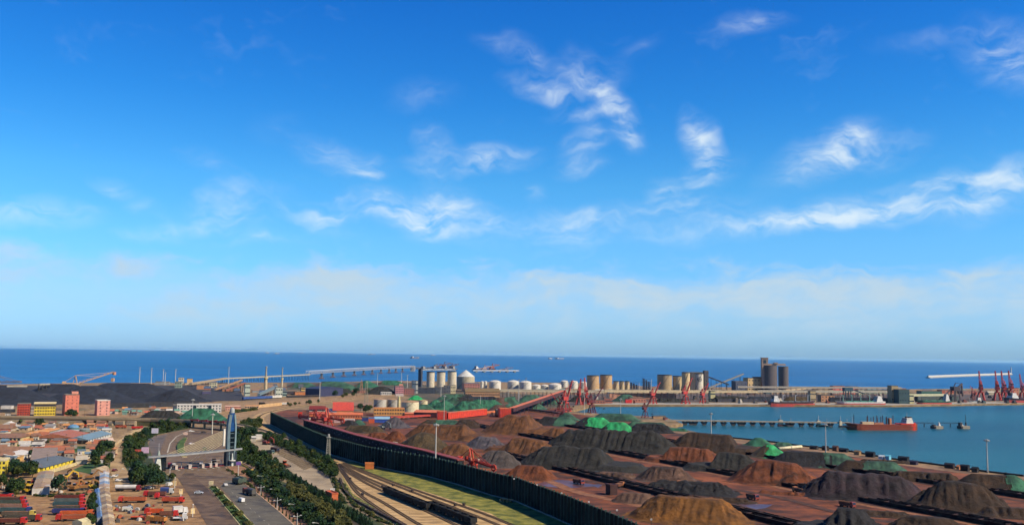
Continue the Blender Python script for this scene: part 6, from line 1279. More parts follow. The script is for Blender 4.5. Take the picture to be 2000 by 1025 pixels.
for x in (.05, .37, .70, .95): B().box(L * x - 3, L * x + 3, 7, 13, zt + 4, zt + 9).obj('head_house', paint(160, 160, 160), t)
B().box(-4, 0, 6, 14, 0, zt + 4).obj('lift_shaft', paint(70, 76, 90), t)
tank(891, 926, 760, 735, 'wide grey dome-roofed silo right of the white silos', (196, 184, 158), 'cone', (206, 206, 200), None, 'silo', .42)
house(907, 937, 765, 748, 40, 'pinkish brick store in front of the dome-roofed silo', paint(190, 128, 118), 10, win=(3, 6, 2, 2), rm=paint(120, 110, 116))
house(909, 976, 775, 764, 25, 'long low store with a brown ribbed roof', paint(200, 150, 110), 8, roof='gx', rm=paint(128, 108, 76), win=(1, 18, 2.4, 2), rise=.25)
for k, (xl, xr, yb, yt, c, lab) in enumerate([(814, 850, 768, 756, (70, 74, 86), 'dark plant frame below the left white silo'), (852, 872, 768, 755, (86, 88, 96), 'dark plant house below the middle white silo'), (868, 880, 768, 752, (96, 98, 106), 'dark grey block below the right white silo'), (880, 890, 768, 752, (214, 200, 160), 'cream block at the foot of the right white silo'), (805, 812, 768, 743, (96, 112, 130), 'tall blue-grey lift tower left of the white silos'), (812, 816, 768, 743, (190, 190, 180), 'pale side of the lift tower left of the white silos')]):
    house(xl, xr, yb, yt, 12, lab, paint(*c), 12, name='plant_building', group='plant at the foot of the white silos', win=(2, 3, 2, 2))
house(772, 788, 770, 753, 18, 'pink five-storey block with a small roof tower', paint(206, 140, 146), 14, win=(4, 5, 1.6, 1.6), extra=stairhead)
house(788, 809, 770, 758, 18, 'red-brown brick block joined to the pink block', paint(164, 104, 96), 14, win=(3, 5, 1.6, 1.5))
house(744, 765, 771, 765, 10, 'small white arcade building left of the pink block', WHITE, 14, win=(1, 6, 2.0, 2.2), rm=WHITE)
house(773, 788, 773, 769, 8, 'low white hall with a red stripe below the pink block', WHITE, 14, rm=WHITE, extra=bands(1, (206, 70, 80)))
house(687, 720, 767, 761, 10, 'low brick row near the rust-coloured mast', paint(190, 130, 110), 10, win=(1, 8, 2, 1.6))
# white product tanks along the shore
PT = 'white tanks along the shore'
for k, a in enumerate([(938, 944, 760, 744, 'slim twin tank, left one, beside the brick store'), (945, 951, 760, 744, 'slim twin tank, right one, beside the brick store'), (955, 978, 761, 745, 'white tank right of the slim twin tanks'), (991, 1014, 761, 745, 'white tank, first of the touching pair'), (1014.5, 1038, 762, 746, 'white tank, second of the touching pair'), (1039, 1056, 762, 752, 'low white tank, left of two small ones'), (1056.5, 1071, 762, 752, 'low white tank, right of two small ones'), (1072, 1097, 763, 751, 'low wide white tank left of the red cranes'), (1095, 1110, 756, 744, 'white tank behind the low wide one'), (1112, 1129, 759, 745, 'white tank behind the red cranes'), (1133, 1146, 759, 746, 'white tank left of the big tan tanks')]):
    tank(*a[:4], a[4], (232, 226, 212), 'dome', (214, 208, 196), PT, rise=.1, stair=k > 1)
TT = 'tan tanks on the point'
for k, a in enumerate([(1147, 1171, 763, 734, 'left of the two big tan tanks', (206, 170, 126)), (1173, 1196.5, 763, 733, 'right of the two big tan tanks', (206, 170, 126)), (1198.5, 1209, 763, 745, 'small tan tank, first of three', (210, 186, 146)), (1210.5, 1220, 763, 745, 'small tan tank, second of three', (210, 186, 146)), (1221, 1230, 763, 745, 'small tan tank, third of three', (210, 186, 146))]):
    tank(a[0], a[1], a[2], a[3], a[4], a[5], 'flat', (150, 140, 120), TT, rail=True, bands_=3)
ST = 'tan silos in the cluster right of the tan tanks'
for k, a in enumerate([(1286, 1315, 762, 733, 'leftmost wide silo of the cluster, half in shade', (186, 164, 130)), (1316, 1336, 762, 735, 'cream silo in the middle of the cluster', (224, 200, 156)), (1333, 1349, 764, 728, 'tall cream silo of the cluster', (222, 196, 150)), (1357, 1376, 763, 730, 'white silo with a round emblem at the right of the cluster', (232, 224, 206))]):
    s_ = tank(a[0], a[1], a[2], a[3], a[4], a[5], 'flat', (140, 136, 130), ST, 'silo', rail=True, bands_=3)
r_ = 10.5
b = B(); n = 20; rr = (1376 - 1357) / 2 * gp(1366, 763)[1] / F; zc = hgt(1366, 763, 740); vs_ = []
for rad in (3.6, 5.4):
    for k in range(n): a = 2 * math.pi * k / n; th = -1.2 + rad * math.cos(a) / rr; vs_.append(((rr + .12) * math.cos(th), (rr + .12) * math.sin(th), zc + rad * math.sin(a)))
b.add(vs_, [(k, (k + 1) % n, n + (k + 1) % n, n + k) for k in range(n)]); 
for k in range(5): th = -1.2 + (k - 2) * .14; b.add([((rr + .12) * math.cos(th + .05 * q), (rr + .12) * math.sin(th + .05 * q), zc + z) for q, z in ((-1, -1.6), (1, -1.6), (1, 1.6 - abs(k - 2) * .4), (-1, 1.6 - abs(k - 2) * .4))], [(0, 1, 2, 3)])
b.obj('emblem', paint(120, 116, 112), s_)
house(1376, 1384, 763, 724, 8, 'dark lift tower right of the silo cluster', paint(84, 76, 78), 15, name='lift_tower', cat='tower', win=(5, 1, 2, 2))
house(1349, 1357, 763, 727, 8, 'dark gap tower between the last two silos', paint(74, 70, 74), 15, name='lift_tower', cat='tower')
house(1335, 1376, 762, 726.5, 3, 'narrow catwalk house over the tops of the silos', paint(96, 90, 88), 15, name='catwalk', cat='catwalk')
for xl, xr, yt, lab in ((1231, 1246, 745, 'dark process unit with pipes right of the small tan tanks'), (1256, 1270, 737, 'tall dark process tower left of the silo cluster')):
    g = gp(xl, 762); g1 = gp(xr, 762); H = hgt(xl, 762, yt); t = thing('process_unit', lab, 'plant', g, .2); W = math.dist(g, g1); b = B()
    for i in range(4):
        for j in range(2): b.beam((W * i / 3, j * 6, 0), (W * i / 3, j * 6, H * (1 - .15 * i % 2)), .6)
    for k in range(4): b.box(0, W, 0, 6, H * (k + .6) / 4, H * (k + .6) / 4 + .4)
    b.obj('frame', paint(60, 66, 84), t)
    for i in range(3): B().cyl(W * (i + .5) / 3, 3, 0, H * (.95 - .12 * i), 1.6, 10).obj('column', paint(90, 98, 116), t)
    B().cyl(W + 2, 3, 0, H * .9, .8, 8).obj('stack', paint(200, 200, 196), t)
gallery((1384, 764, 30), (1424, 765, 14), 3, 3, 'thin inclined conveyor coming down from the silo cluster', paint(120, 124, 130), legs=4)
gallery((1384, 766, 8), (1452, 762, 36), 3, 3, 'thin inclined conveyor climbing to the cream grain house', paint(126, 128, 130), legs=5)
house(1461, 1491.5, 764, 738, 24, 'cream grain house with scattered square windows', paint(224, 192, 140), 12, win=(3, 5, 2.6, 2.6), extra=stairhead)
house(1437, 1460, 764, 744, 22, 'dark machine house left of the cream grain house', paint(84, 90, 110), 12, win=(2, 3, 2, 2))
BS = 'big dark cement silos'
for k, a in enumerate([(1491, 1522.5, 765, 713.5, 'left of the two huge dark cement silos'), (1523.5, 1543, 763, 715.5, 'right of the two huge dark cement silos')]):
    tank(*a, (104, 96, 98), 'flat', (110, 102, 98), BS, 'silo', bands_=0, stair=False)
zt = hgt(1500, 765, 713.5); a_, b_ = gp(1490, 765), gp(1502, 765); t = thing('head_tower', 'square lift tower rising above the dark cement silos', 'tower', (*a_, 0), 0); W = math.dist(a_, b_); zq = CH + (hor(1495) - 699) * (a_[1] + 14) / F
B().box(2, W, 14, 24, 0, zq).obj('shaft', paint(176, 150, 132), t); B().box(W * .35, W * .75, 13.7, 13.95, zt + 5, zq - 4).obj('window', GLASS, t); B().box(1, W + 1, 13, 25, zq + .01, zq + 1.2).obj('parapet', paint(186, 160, 140), t)
B().box(W + .02, W + 40, 16, 22, zt + .7, zt + 4.2).obj('top_gallery', paint(190, 160, 136), t); B().box(W + 14, W + 22, 14, 24, zt + 4.2, zt + 7).obj('head_house', paint(196, 166, 140), t)
house(1538, 1560, 766, 758, 12, 'low brick house at the foot of the cement silos', paint(190, 120, 100), 10, win=(1, 4, 2, 2))
# ================================================================== RED GALLERIES IN THE MIDDLE
RRED = paint(222, 70, 50); RROOF = paint(220, 122, 78); MAR = paint(96, 44, 48)
house(650, 690, 807, 799.5, 36, 'big bright red-roofed warehouse beyond the fence', paint(236, 150, 100), 10, roof='gx', rm=paint(204, 78, 62), name='warehouse', cat='warehouse', rise=.26)
house(640, 657, 807, 801, 14, 'blue-roofed annex left of the red-roofed warehouse', paint(200, 196, 190), 10, roof='shed', rm=paint(96, 130, 170))
house(604, 635, 803, 797, 14, 'maroon-roofed row with white windows beyond the fence', paint(226, 206, 186), 8, roof='gx', rm=paint(130, 50, 46), win=(1, 9, 2, 1.6))
house(640, 708, 817, 808, 12, 'long orange building beyond the fence', paint(230, 128, 74), 8, roof='shed', rm=paint(226, 120, 66), win=(1, 14, 1.6, 1.4))
house(604, 638, 813, 806, 10, 'orange shed left of the long orange building', paint(226, 120, 70), 8, roof='shed', rm=paint(214, 96, 60))
house(652, 692, 825, 817, 6, 'white and red banded wall in front of the orange building', paint(232, 214, 204), 6, rm=WHITE, extra=bands(3, (200, 60, 50)))
house(582, 590, 814, 802, 7, 'red boxy silo house near the far fence end', paint(222, 60, 44), 12)
house(730, 790, 811, 796, 14, 'orange two-storey block with rows of windows', paint(236, 168, 92), 10, win=(2, 12, 2.0, 1.8), rm=paint(226, 150, 84))
house(690, 726, 797, 790, 12, 'brown low houses left of the orange block', paint(150, 110, 90), 10, roof='gx', rm=paint(140, 116, 100))
house(720, 731, 826, 815, 10, 'small orange end of the blue shed', paint(224, 100, 64), 8, rm=paint(90, 130, 190))
house(731.5, 761, 825, 816, 12, 'blue shed with a pale blue roof', paint(56, 90, 176), 8, roof='shed', rm=paint(150, 190, 216))
house(707, 719, 822, 813, 8, 'dark blue container-like shed left of the blue shed', paint(52, 66, 130), 8)
house(808, 854, 815, 803, 14, 'maroon shed with a sloping orange roof', MAR, -6, roof='shed', rm=RROOF, name='conveyor_house', cat='shed')
house(791, 822, 812, 806, 8, 'orange low shed in front of the large cream tank', paint(222, 112, 66), 8, roof='shed', rm=RROOF)
def ribs_(n, c):
    def f(t, W, D, H):
        me = B().box(-.15, .15, -.25, .02, 0, H).mesh('rib', paint(*c))
        for k in range(n): inst('rib', me, t, (W * (k + .5) / n, 0, 0))
    return f
house(854, 872, 821, 802, 12, 'bright red transfer house at the left end of the red gallery', RRED, 8, rm=RROOF, name='transfer_house', cat='transfer house', extra=ribs_(5, (190, 52, 40)))
house(976, 998, 815, 796.5, 12, 'bright red junction house at the foot of the long gallery', RRED, 12, rm=RROOF, name='transfer_house', cat='transfer house', extra=ribs_(6, (190, 52, 40)))
house(970, 976, 813, 799, 10, 'dark box on the left side of the red junction house', paint(50, 36, 44), 12, name='transfer_house', cat='transfer house')
gallery((872, 818, 0), (948, 812, 1.5), 5, 7, 'red sheeted gallery running right from the transfer house', RRED, rm=RROOF, legs=0, ribs=20, lm=paint(180, 50, 40))
gallery((946, 812, 3), (974, 811, 4), 3, 2.5, 'thin orange conveyor linking the red gallery to the junction house', RROOF, legs=3)
gallery((998, 812, 5), (1100, 787, 15), 6, 4.5, 'long dark gallery with an orange roof climbing to the red cranes', paint(84, 52, 58), rm=RROOF, legs=14, ribs=34, lm=paint(96, 60, 66))
gallery((762, 819, 1.5), (852, 815, 2), 3, 2, 'low red conveyor in front of the maroon shed', paint(190, 70, 56), legs=10)
gallery((1020, 800, 1), (1110, 812, 1), 4, 2, 'low dark belt running to the slipway crane', RUSTD, legs=8)
# ================================================================== FAR QUAY: long elevated conveyor and sheds
PALE = paint(206, 192, 164)
for k, (p, q, lab, c) in enumerate([((978, 777, 11), (1180, 779, 11), 'pale elevated conveyor behind the netted heaps', (214, 198, 168)), ((1180, 779, 12), (1480, 780, 12), 'pale elevated conveyor behind the quay cranes', (222, 200, 160)), ((1480, 780, 13), (1740, 782, 14), 'pale elevated conveyor behind the moored ships', (196, 186, 166)), ((1778, 782, 8), (1850, 781, 8), 'pale low conveyor right of the green shed', (206, 206, 170))]):
    gallery(p, q, 5, 4, lab, paint(*c), legs=26 if k != 3 else 8, lm=paint(86, 80, 84), rm=paint(226, 206, 170) if k < 2 else None)
gallery((1440, 776, 18), (1760, 777, 18), 5, 3.5, 'upper grey conveyor parallel to the quay behind the ships', paint(170, 160, 146), legs=30, lm=paint(80, 78, 88))
gallery((1510, 777, 12), (1600, 772, 15), 3, 2.4, 'slanting conveyor between the cement silos and the pink containers', paint(200, 176, 140), legs=10)
longwall([(1190, 779), (1320, 779)], 10, 'terraced reddish wall behind the far quay', paint(196, 138, 110), name='retaining_wall', cat='wall', step=14, thick=3, post=paint(214, 176, 140))
for k, (xl, xr, yb, yt, d, c, ang, lab) in enumerate([(1388, 1397, 784, 763, 10, (216, 204, 150), 8, 'cream stair tower at the right end of the quay cranes'), (1583, 1594, 785, 763, 10, (196, 172, 130), 8, 'tan conveyor tower between the two ships'), (1742, 1755, 787, 753, 14, (182, 160, 120), 8, 'tall tan conveyor tower right of the white-hulled ship'), (1756, 1777, 788, 760, 26, (58, 84, 88), 8, 'dark green shed beside the tall tan tower'), (1777, 1785, 788, 767, 10, (220, 210, 160), 8, 'cream end block of the dark green shed'),
   (1627, 1650, 769, 753, 14, (226, 120, 110), 8, 'salmon-pink warehouse behind the ships, left one'), (1657, 1677, 769, 754, 14, (226, 130, 120), 8, 'salmon-pink warehouse behind the ships, right one'), (1595, 1628, 769, 760, 16, (206, 176, 140), 8, 'tan warehouse left of the pink ones'), (1677, 1688, 770, 760, 14, (196, 196, 160), 8, 'cream shed right of the pink warehouses'), (1604, 1630, 784, 771, 14, (206, 150, 110), 8, 'tan-orange shed behind the white-hulled ship'), (1690, 1738, 768, 761, 20, (110, 150, 130), 8, 'low green-roofed shed near the far shore'), (1800, 1840, 770, 763, 20, (70, 120, 110), 8, 'low teal-roofed shed right of the tan tower'), (1840, 1868, 768, 761, 20, (196, 110, 90), 8, 'low red shed near the far shore at the right'), (1880, 1935, 769, 762, 20, (176, 130, 120), 8, 'long dull pink shed behind the right cranes'), (1970, 1990, 772, 757, 16, (206, 130, 100), 8, 'orange-pink block at the far right'), (1230, 1262, 786, 776, 10, (196, 130, 110), 8, 'low pink shed behind the far quay'), (1180, 1196, 787, 777, 8, (170, 100, 84), 8, 'red-brown hut at the left end of the far quay'), (1150, 1182, 788, 780, 10, (176, 110, 90), 8, 'brown shed behind the basin corner')]):
    house(xl, xr, yb, yt, d, lab, paint(*c), ang, name='quay_building', group='buildings on the far quay', win=(2, 4, 2, 2) if yb - yt > 12 else (1, 6, 2, 1.6))
house(1222, 1234, 787, 781, 6, 'bright red shed on the far quay left of the cranes', paint(222, 50, 54), 8, H=6)
longwall([(1400, 785), (1480, 785)], 5, 'dark stacked goods wall on the far quay', paint(66, 64, 74), name='goods_wall', cat='wall', step=9, thick=6)
longwall([(1790, 784), (1870, 783)], 9, 'dark frames of the cargo shed behind the green-decked ship', paint(72, 84, 84), name='goods_wall', cat='wall', step=9, thick=6)
longwall([(1620, 784), (1740, 786)], 8, 'dark stacked cargo behind the white-hulled ship', paint(58, 60, 70), name='goods_wall', cat='wall', step=9, thick=8)
# houses scattered on the far strip
for k in range(26):
    px = 1010 + k * 38 + rnd.uniform(-10, 10); yb = 768 + rnd.uniform(-4, 3); w_ = rnd.uniform(8, 18)
    house(px, px + w_, yb, yb - rnd.uniform(2.5, 5), 14, 'small low shed on the strip between the far conveyor and the shore', paint(*rnd.choice([(206, 190, 160), (190, 130, 110), (150, 150, 150), (110, 130, 130), (226, 214, 196), (120, 90, 84)])), 8, roof='gx', rm=paint(*rnd.choice([(150, 120, 100), (120, 140, 130), (190, 180, 160), (90, 90, 96)])), name='shed', cat='shed', group='small sheds on the far strip')
for k in range(16):
    px = 400 + k * 15 + rnd.uniform(-5, 5); yb = 762 + rnd.uniform(-6, 8); w_ = rnd.uniform(6, 14)
    house(px, px + w_, yb, yb - rnd.uniform(3, 5.5), 14, 'small plant shed in the clutter below the trestle', paint(*rnd.choice([(206, 160, 120), (190, 120, 100), (120, 126, 140), (90, 96, 110), (226, 214, 196)])), 15, roof='gx', rm=paint(*rnd.choice([(150, 120, 100), (80, 96, 120), (190, 180, 160), (90, 90, 96)])), name='shed', cat='shed', group='small sheds below the trestle')
for k in range(12):
    px = 200 + k * 14 + rnd.uniform(-4, 4); yb = 809 + rnd.uniform(-3, 3); w_ = rnd.uniform(5, 11)
    house(px, px + w_, yb, yb - rnd.uniform(2, 3.5), 6, 'small hut in the row between the pink block and the white office', paint(*rnd.choice([(226, 190, 170), (206, 120, 100), (220, 214, 206), (120, 150, 140), (190, 160, 130)])), 18, roof='gx', rm=paint(*rnd.choice([(110, 160, 140), (200, 110, 80), (214, 206, 196)])), name='hut', cat='hut', group='small huts behind the overpass', H=3.2)
grove([(650, 776), (720, 768), (724, 772), (660, 780)], 7, 'dark tree on the strip below the brick row', 'trees below the brick row', (.9, 1.4), 9, 31)
grove([(700, 800), (725, 798), (728, 806), (705, 806)], 7, 'dark tree left of the orange block', 'trees left of the orange block', (.8, 1.1), 5, 32)
# ================================================================== CRANES
CR = paint(204, 66, 62); CRD = paint(120, 46, 54)
def jib(px, yb, yt, label, m=None, ang=60, up=62, s=None, group='portal jib cranes'):
    """portal jib crane: four-legged portal, slewing column, machine house, luffing jib and tie"""
    m = m or CR; g = gp(px, yb); H = hgt(px, yb, yt); k = (s or H / 42.0); t = thing('jib_crane', label, 'crane', g, R(ang), group); t.scale = (k,) * 3
    for sx in (-5, 5):
        for sy in (-5, 5):
            b = B().beam((sx, sy, 1.2), (sx * .5, sy * .5, 13), 1.5); b.box(sx - 2, sx + 2, sy - .8, sy + .8, 0, 1.3); b.obj('portal_leg', m, t)
    b = B(); b.beam((-4.6, -4.6, 4), (4.6, -4.6, 4), .9); b.beam((-4.6, 4.6, 4), (4.6, 4.6, 4), .9); b.box(-3.4, 3.4, -3.4, 3.4, 12.6, 14); b.obj('portal_head', m, t)
    B().cyl(0, 0, 14, 17, 1.9, 12).obj('slew_column', m, t)
    h = B().box(-7, 3, -2.8, 2.8, 17, 22); o = h.obj('machine_house', m, t); B().box(3, 4.6, -1.4, 1.4, 17.4, 20.4).obj('cab', CARGLASS, o)
    b = B()
    for sy in (-1.8, 1.8): b.beam((0, sy, 22), (-2, sy * .6, 32), .9); b.beam((-6, sy, 22), (-2, sy * .6, 32), .8)
    b.obj('a_frame', m, t)
    L = 30; c_, s_ = math.cos(R(up)), math.sin(R(up)); tip = (2.5 + L * c_, 18.5 + L * s_); b = B()
    for sy in (-1.5, 1.5):
        b.beam((2.5, sy, 18.5), (tip[0], sy * .3, tip[1]), .9, 1.1)
        for j in range(7): q = j / 7; q2 = (j + .5) / 7; b.beam((2.5 + L * c_ * q, sy * (1 - .7 * q), 18.5 + L * s_ * q), (2.5 + L * c_ * q2, -sy * (1 - .7 * q2), 18.5 + L * s_ * q2), .35)
    b.obj('jib', m, t)
    b = B(); b.beam((-2, 0, 32), (2.5 + L * c_ * .8, 0, 18.5 + L * s_ * .8), .5); b.beam((-2, 0, 32), (-6.5, 0, 25), .5); b.beam((tip[0], 0, tip[1]), (tip[0] + 3.2, 0, tip[1] - 2.4), .8); b.obj('tie_bar', m, t)
    B().box(-9, -6, -1.8, 1.8, 23, 26).obj('counterweight', CRD, t)
    B().beam((tip[0] + 3.2, 0, tip[1] - 2.4), (tip[0] + 3.2, 0, 8), .18).obj('hoist_rope', STEEL, t); B().box(tip[0] + 2.2, tip[0] + 4.2, -.9, .9, 6, 8).obj('grab', STEEL, t)
    return t
for a in [(1105, 803, 748, 'red jib crane nearest the long gallery, with a raised jib', None, 40, 70), (1092, 802, 768, 'squat red crane left of the raised one', None, 150, 50), (1131, 790, 745, 'red jib crane at the basin head, left of two', None, 70, 74), (1144, 790, 743, 'red jib crane at the basin head, right of two', None, 100, 76), (1156, 806, 757, 'dark red jib crane on the slip with its jib to the right', CRD, 20, 55),
          (1276, 788, 748, 'red jib crane on the far quay, leftmost of three', None, 30, 60), (1339, 788, 741, 'red jib crane on the far quay, middle of three', None, 30, 66), (1373, 787, 749, 'red jib crane on the far quay, rightmost of three', None, 40, 58), (1260, 815, 776, 'dark red jib crane on the near quay before the basin', CRD, 40, 55),
          (1916, 782, 731, 'red jib crane at the right, first of the row', None, 75, 78), (1948, 782, 731, 'red jib crane at the right, second of the row', None, 75, 78), (1961, 781, 731, 'red jib crane at the right, third of the row', None, 80, 78), (1975, 778, 730, 'red jib crane at the right, fourth of the row', None, 80, 78), (1997, 780, 736, 'red jib crane cut by the right frame edge', None, 80, 76), (1904, 780, 755, 'smaller red crane left of the right-hand row', None, 110, 60), (1899, 782, 756, 'dark crane left of the right-hand row', CRD, 60, 60)]:
    jib(*a)
t = thing('ship_unloader', 'bulky dark ship unloader on the far quay at the right', 'crane', gp(1866, 784), .3); H = hgt(1866, 784, 748)
b = B(); k = H / 40
for sx in (-8, 8):
    for sy in (-7, 7): b.beam((sx * k, sy * k, 0), (sx * k * .7, sy * k * .7, 24 * k), 1.6)
b.obj('portal', paint(78, 66, 72), t); B().box(-8 * k, 10 * k, -6 * k, 6 * k, 24 * k, 33 * k).obj('house', paint(70, 62, 70), t); b = B(); b.beam((6 * k, 0, 30 * k), (20 * k, 0, 40 * k), 2.2); b.beam((-6 * k, 0, 30 * k), (-26 * k, 0, 16 * k), 2); b.beam((18 * k, 0, 38 * k), (21 * k, 0, 12 * k), 2.4); b.obj('boom', paint(96, 78, 78), t); b = B(); b.beam((-3 * k, 0, 33 * k), (2 * k, 0, 41 * k), 1.2); b.beam((2 * k, 0, 41 * k), (18 * k, 0, 39 * k), .8); b.obj('a_frame', paint(84, 70, 74), t)
t = thing('ship_unloader', 'blue-green unloader over the white-hulled ship', 'crane', gp(1655, 786), .2); B().box(-7, 9, -4, 4, 20, 26).obj('house', paint(46, 82, 100), t); b = B()
for sx in (-6, 6):
    for sy in (-4, 4): b.beam((sx, sy, 0), (sx * .8, sy * .8, 20), 1.2)
b.obj('portal', paint(40, 66, 84), t); b = B(); b.beam((6, 0, 24), (24, -16, 16), 1.6); b.obj('boom', paint(60, 100, 110), t)
# ================================================================== SHIPS
def wp(px, py): return gp(px, py, SEA)
def hull(b, L, W, H, sheer=.35, bow=.16, z0=0.0, zlo=None, zhi=None, grow=0.0):
    n = 18; sec = []
    for i in range(n + 1):
        q = i / n; x = -L / 2 + L * q
        wq = 1.0
        if q > 1 - bow: wq = max(.02, 1 - ((q - (1 - bow)) / bow) ** 1.8)
        if q < .08: wq = .72 + .28 * (q / .08)
        z1 = H * (1 + sheer * max(0, (q - .72) / .28) ** 1.5 + .12 * max(0, (.14 - q) / .14)); sec.append((x, wq * W / 2 + grow, z1))
    vs_ = []
    for x, hw, z1 in sec:
        lo = z0 if zlo is None else zlo; hi = z1 if zhi is None else min(z1, zhi)
        rk = L * .035 * max(0, (x / L - .3) / .2) ** 1.5 if bow > .05 else 0
        vs_ += [(x - rk * .6, -hw * .92, lo), (x + rk, -hw, hi), (x + rk, hw, hi), (x - rk * .6, hw * .92, lo)]
    fs = [(0, 1, 2, 3), (4 * n + 3, 4 * n + 2, 4 * n + 1, 4 * n)] + [(4 * k + j, 4 * k + 4 + j, 4 * k + 4 + (j + 1) % 4, 4 * k + (j + 1) % 4) for k in range(n) for j in range(4)]
    return b.add(vs_, fs)
def ship(xa, xb, py, label, low, up, sup=(236, 232, 226), flip=False, Hh=6.0, stern_up=2, deckc=(110, 80, 66), holds=None, name='cargo_ship', group=None, masts=0, mastc=(90, 50, 46), blk=.13):
    """bow points along +x (to the right) unless flip"""
    A, Bq = wp(xa, py), wp(xb, py); L = math.dist(A, Bq); c = ((A[0] + Bq[0]) / 2, (A[1] + Bq[1]) / 2); W = L * .16
    t = thing(name, label, 'ship', (*c, SEA), dirang(A, Bq) + (math.pi if flip else 0), group)
    hull(B(), L, W, Hh * .66, .0, z0=-.5).obj('lower_hull', paint(*low), t); hull(B(), L, W, Hh, .3, zlo=Hh * .66 + .002, grow=.04).obj('upper_hull', paint(*up), t)
    hull(B(), L * .96, W * .92, Hh * .98, .3, zlo=Hh * .9, grow=0).obj('deck', paint(*deckc), t)
    x0 = -L * .44; s = B(); hs = L * blk
    for k in range(3 + stern_up): s.box(x0 + k * hs * .06, x0 + hs * (1 - .08 * k), -W * (.42 - .03 * k), W * (.42 - .03 * k), Hh + k * 2.4 + .003 * k, Hh + (k + 1) * 2.4)
    so_ = s.obj('superstructure', paint(*sup), t); zz = Hh + (3 + stern_up) * 2.4
    for k in range(1, 3 + stern_up): B().box(x0 + hs * (1 - .08 * k) + .01, x0 + hs * (1 - .08 * k) + .1, -W * .34, W * .34, Hh + k * 2.4 + 1.0, Hh + k * 2.4 + 1.8).obj('window_band', GLASS, so_)
    B().box(x0 - hs * .02, x0 + hs * .3, -W * .14, W * .14, Hh + 5, zz + 1.2).obj('funnel', paint(60, 50, 54), t); B().cyl(x0 + hs * .5, 0, zz, zz + 6, .25, 6).obj('mast', WHITE, t)
    B().cyl(L * .42, 0, Hh * 1.2, Hh * 1.2 + 7, .25, 6).obj('foremast', WHITE, t)
    n = holds[1] if holds else 0
    for k in range(n):
        x = -L * .26 + L * .62 * k / n; B().box(x, x + L * .62 / n * .8, -W * .34, W * .34, Hh * .99, Hh + 1.3).obj('hatch_cover', paint(*holds[0]), t)
    for k in range(masts):
        x = -L * .2 + L * .56 * k / max(1, masts - 1); b = B().cyl(x, 0, Hh, Hh + 11, .55, 8); b.beam((x, 0, Hh + 9.5), (x + 4, 0, Hh + 12), .4); b.obj('derrick', paint(*mastc), t)
    return t
SGp = 'ships moored at the far quay'
ship(1503, 1590, 793.5, 'bulk carrier with a red hull and white stern house at the far quay', (206, 84, 76), (84, 66, 72), Hh=7.5, group=SGp, holds=((110, 120, 120), 4), masts=3, mastc=(206, 206, 206), stern_up=1)
ship(1634, 1726, 793, 'white-hulled freighter with green hatches at the far quay', (196, 90, 86), (226, 224, 220), flip=True, Hh=7.5, group=SGp, holds=((70, 150, 126), 4), masts=4, mastc=(150, 196, 180), stern_up=1)
ship(1792, 1856, 792, 'red-hulled ship with a green deck and white house on its right', (206, 84, 76), (60, 100, 86), flip=True, Hh=8, group=SGp, holds=((66, 140, 110), 3), deckc=(60, 126, 96), stern_up=2)
ship(1893, 1917, 788, 'small grey-white vessel left of the right-hand cranes', (120, 130, 140), (206, 214, 214), flip=True, Hh=4, group=SGp, holds=((120, 126, 130), 1), stern_up=0, blk=.3)
ship(1966, 2060, 789, 'large ship with a dark red hull cut by the right frame edge', (196, 80, 78), (60, 46, 60), Hh=11, group=SGp, holds=((96, 60, 60), 4), masts=3, stern_up=1)
tk = ship(1654, 1787, 839, 'rust-brown tanker with a bright red stern moored at the jetty', (150, 74, 56), (164, 84, 62), flip=True, Hh=6.2, deckc=(176, 110, 76), masts=0, sup=(238, 232, 220), stern_up=0, blk=.11, name='tanker')
L = 74.0
b = B(); 
for x in (-27, -31): pass
hull(B(), 20, 12.4, 7.4, .0, bow=.01, zlo=-.4, grow=.2).obj('stern_hull', paint(236, 62, 36), tk, loc=(-L * .40, 0, 0))
for k, x in enumerate((-14, -8, -5.5, -3, 1, 3.4, 5.8, 8.2, 13, 15.4, 17.8)): B().cyl(x, (-1) ** k * 1.4, 6.0, 16 - (k % 3) * 1.2, .42, 8).obj('vent_post', paint(90, 48, 48), tk)
B().box(-12, -9.5, -2, 2, 6, 13).obj('deck_house', paint(190, 130, 96), tk); B().box(10, 24, -2.5, 2.5, 6, 9).obj('deck_house', paint(214, 190, 150), tk); B().box(-2, 9, -2.2, 2.2, 6, 8.2).obj('deck_house', paint(176, 120, 90), tk); B().cyl(33, 0, 6, 17, .35, 8).obj('fore_post', paint(70, 46, 50), tk); B().cyl(-31, 0, 10, 15, 1.3, 10).obj('funnel_top', paint(40, 40, 44), tk)
for (xa, xb, y, lab, lo, up) in [(1519, 1547, 832, 'small dark red boat tied under the jetty', (80, 46, 46), (110, 60, 56)), (1594, 1617, 833, 'small yellow-brown boat tied under the jetty', (60, 60, 76), (200, 176, 110)), (1638, 1656, 834, 'dark tug at the bow of the tanker', (46, 50, 66), (60, 66, 84))]:
    ship(xa, xb, y, lab, lo, up, Hh=2.2, stern_up=-1, name='boat', blk=.3, deckc=(120, 84, 70), group='small boats at the jetty', sup=(206, 196, 170))
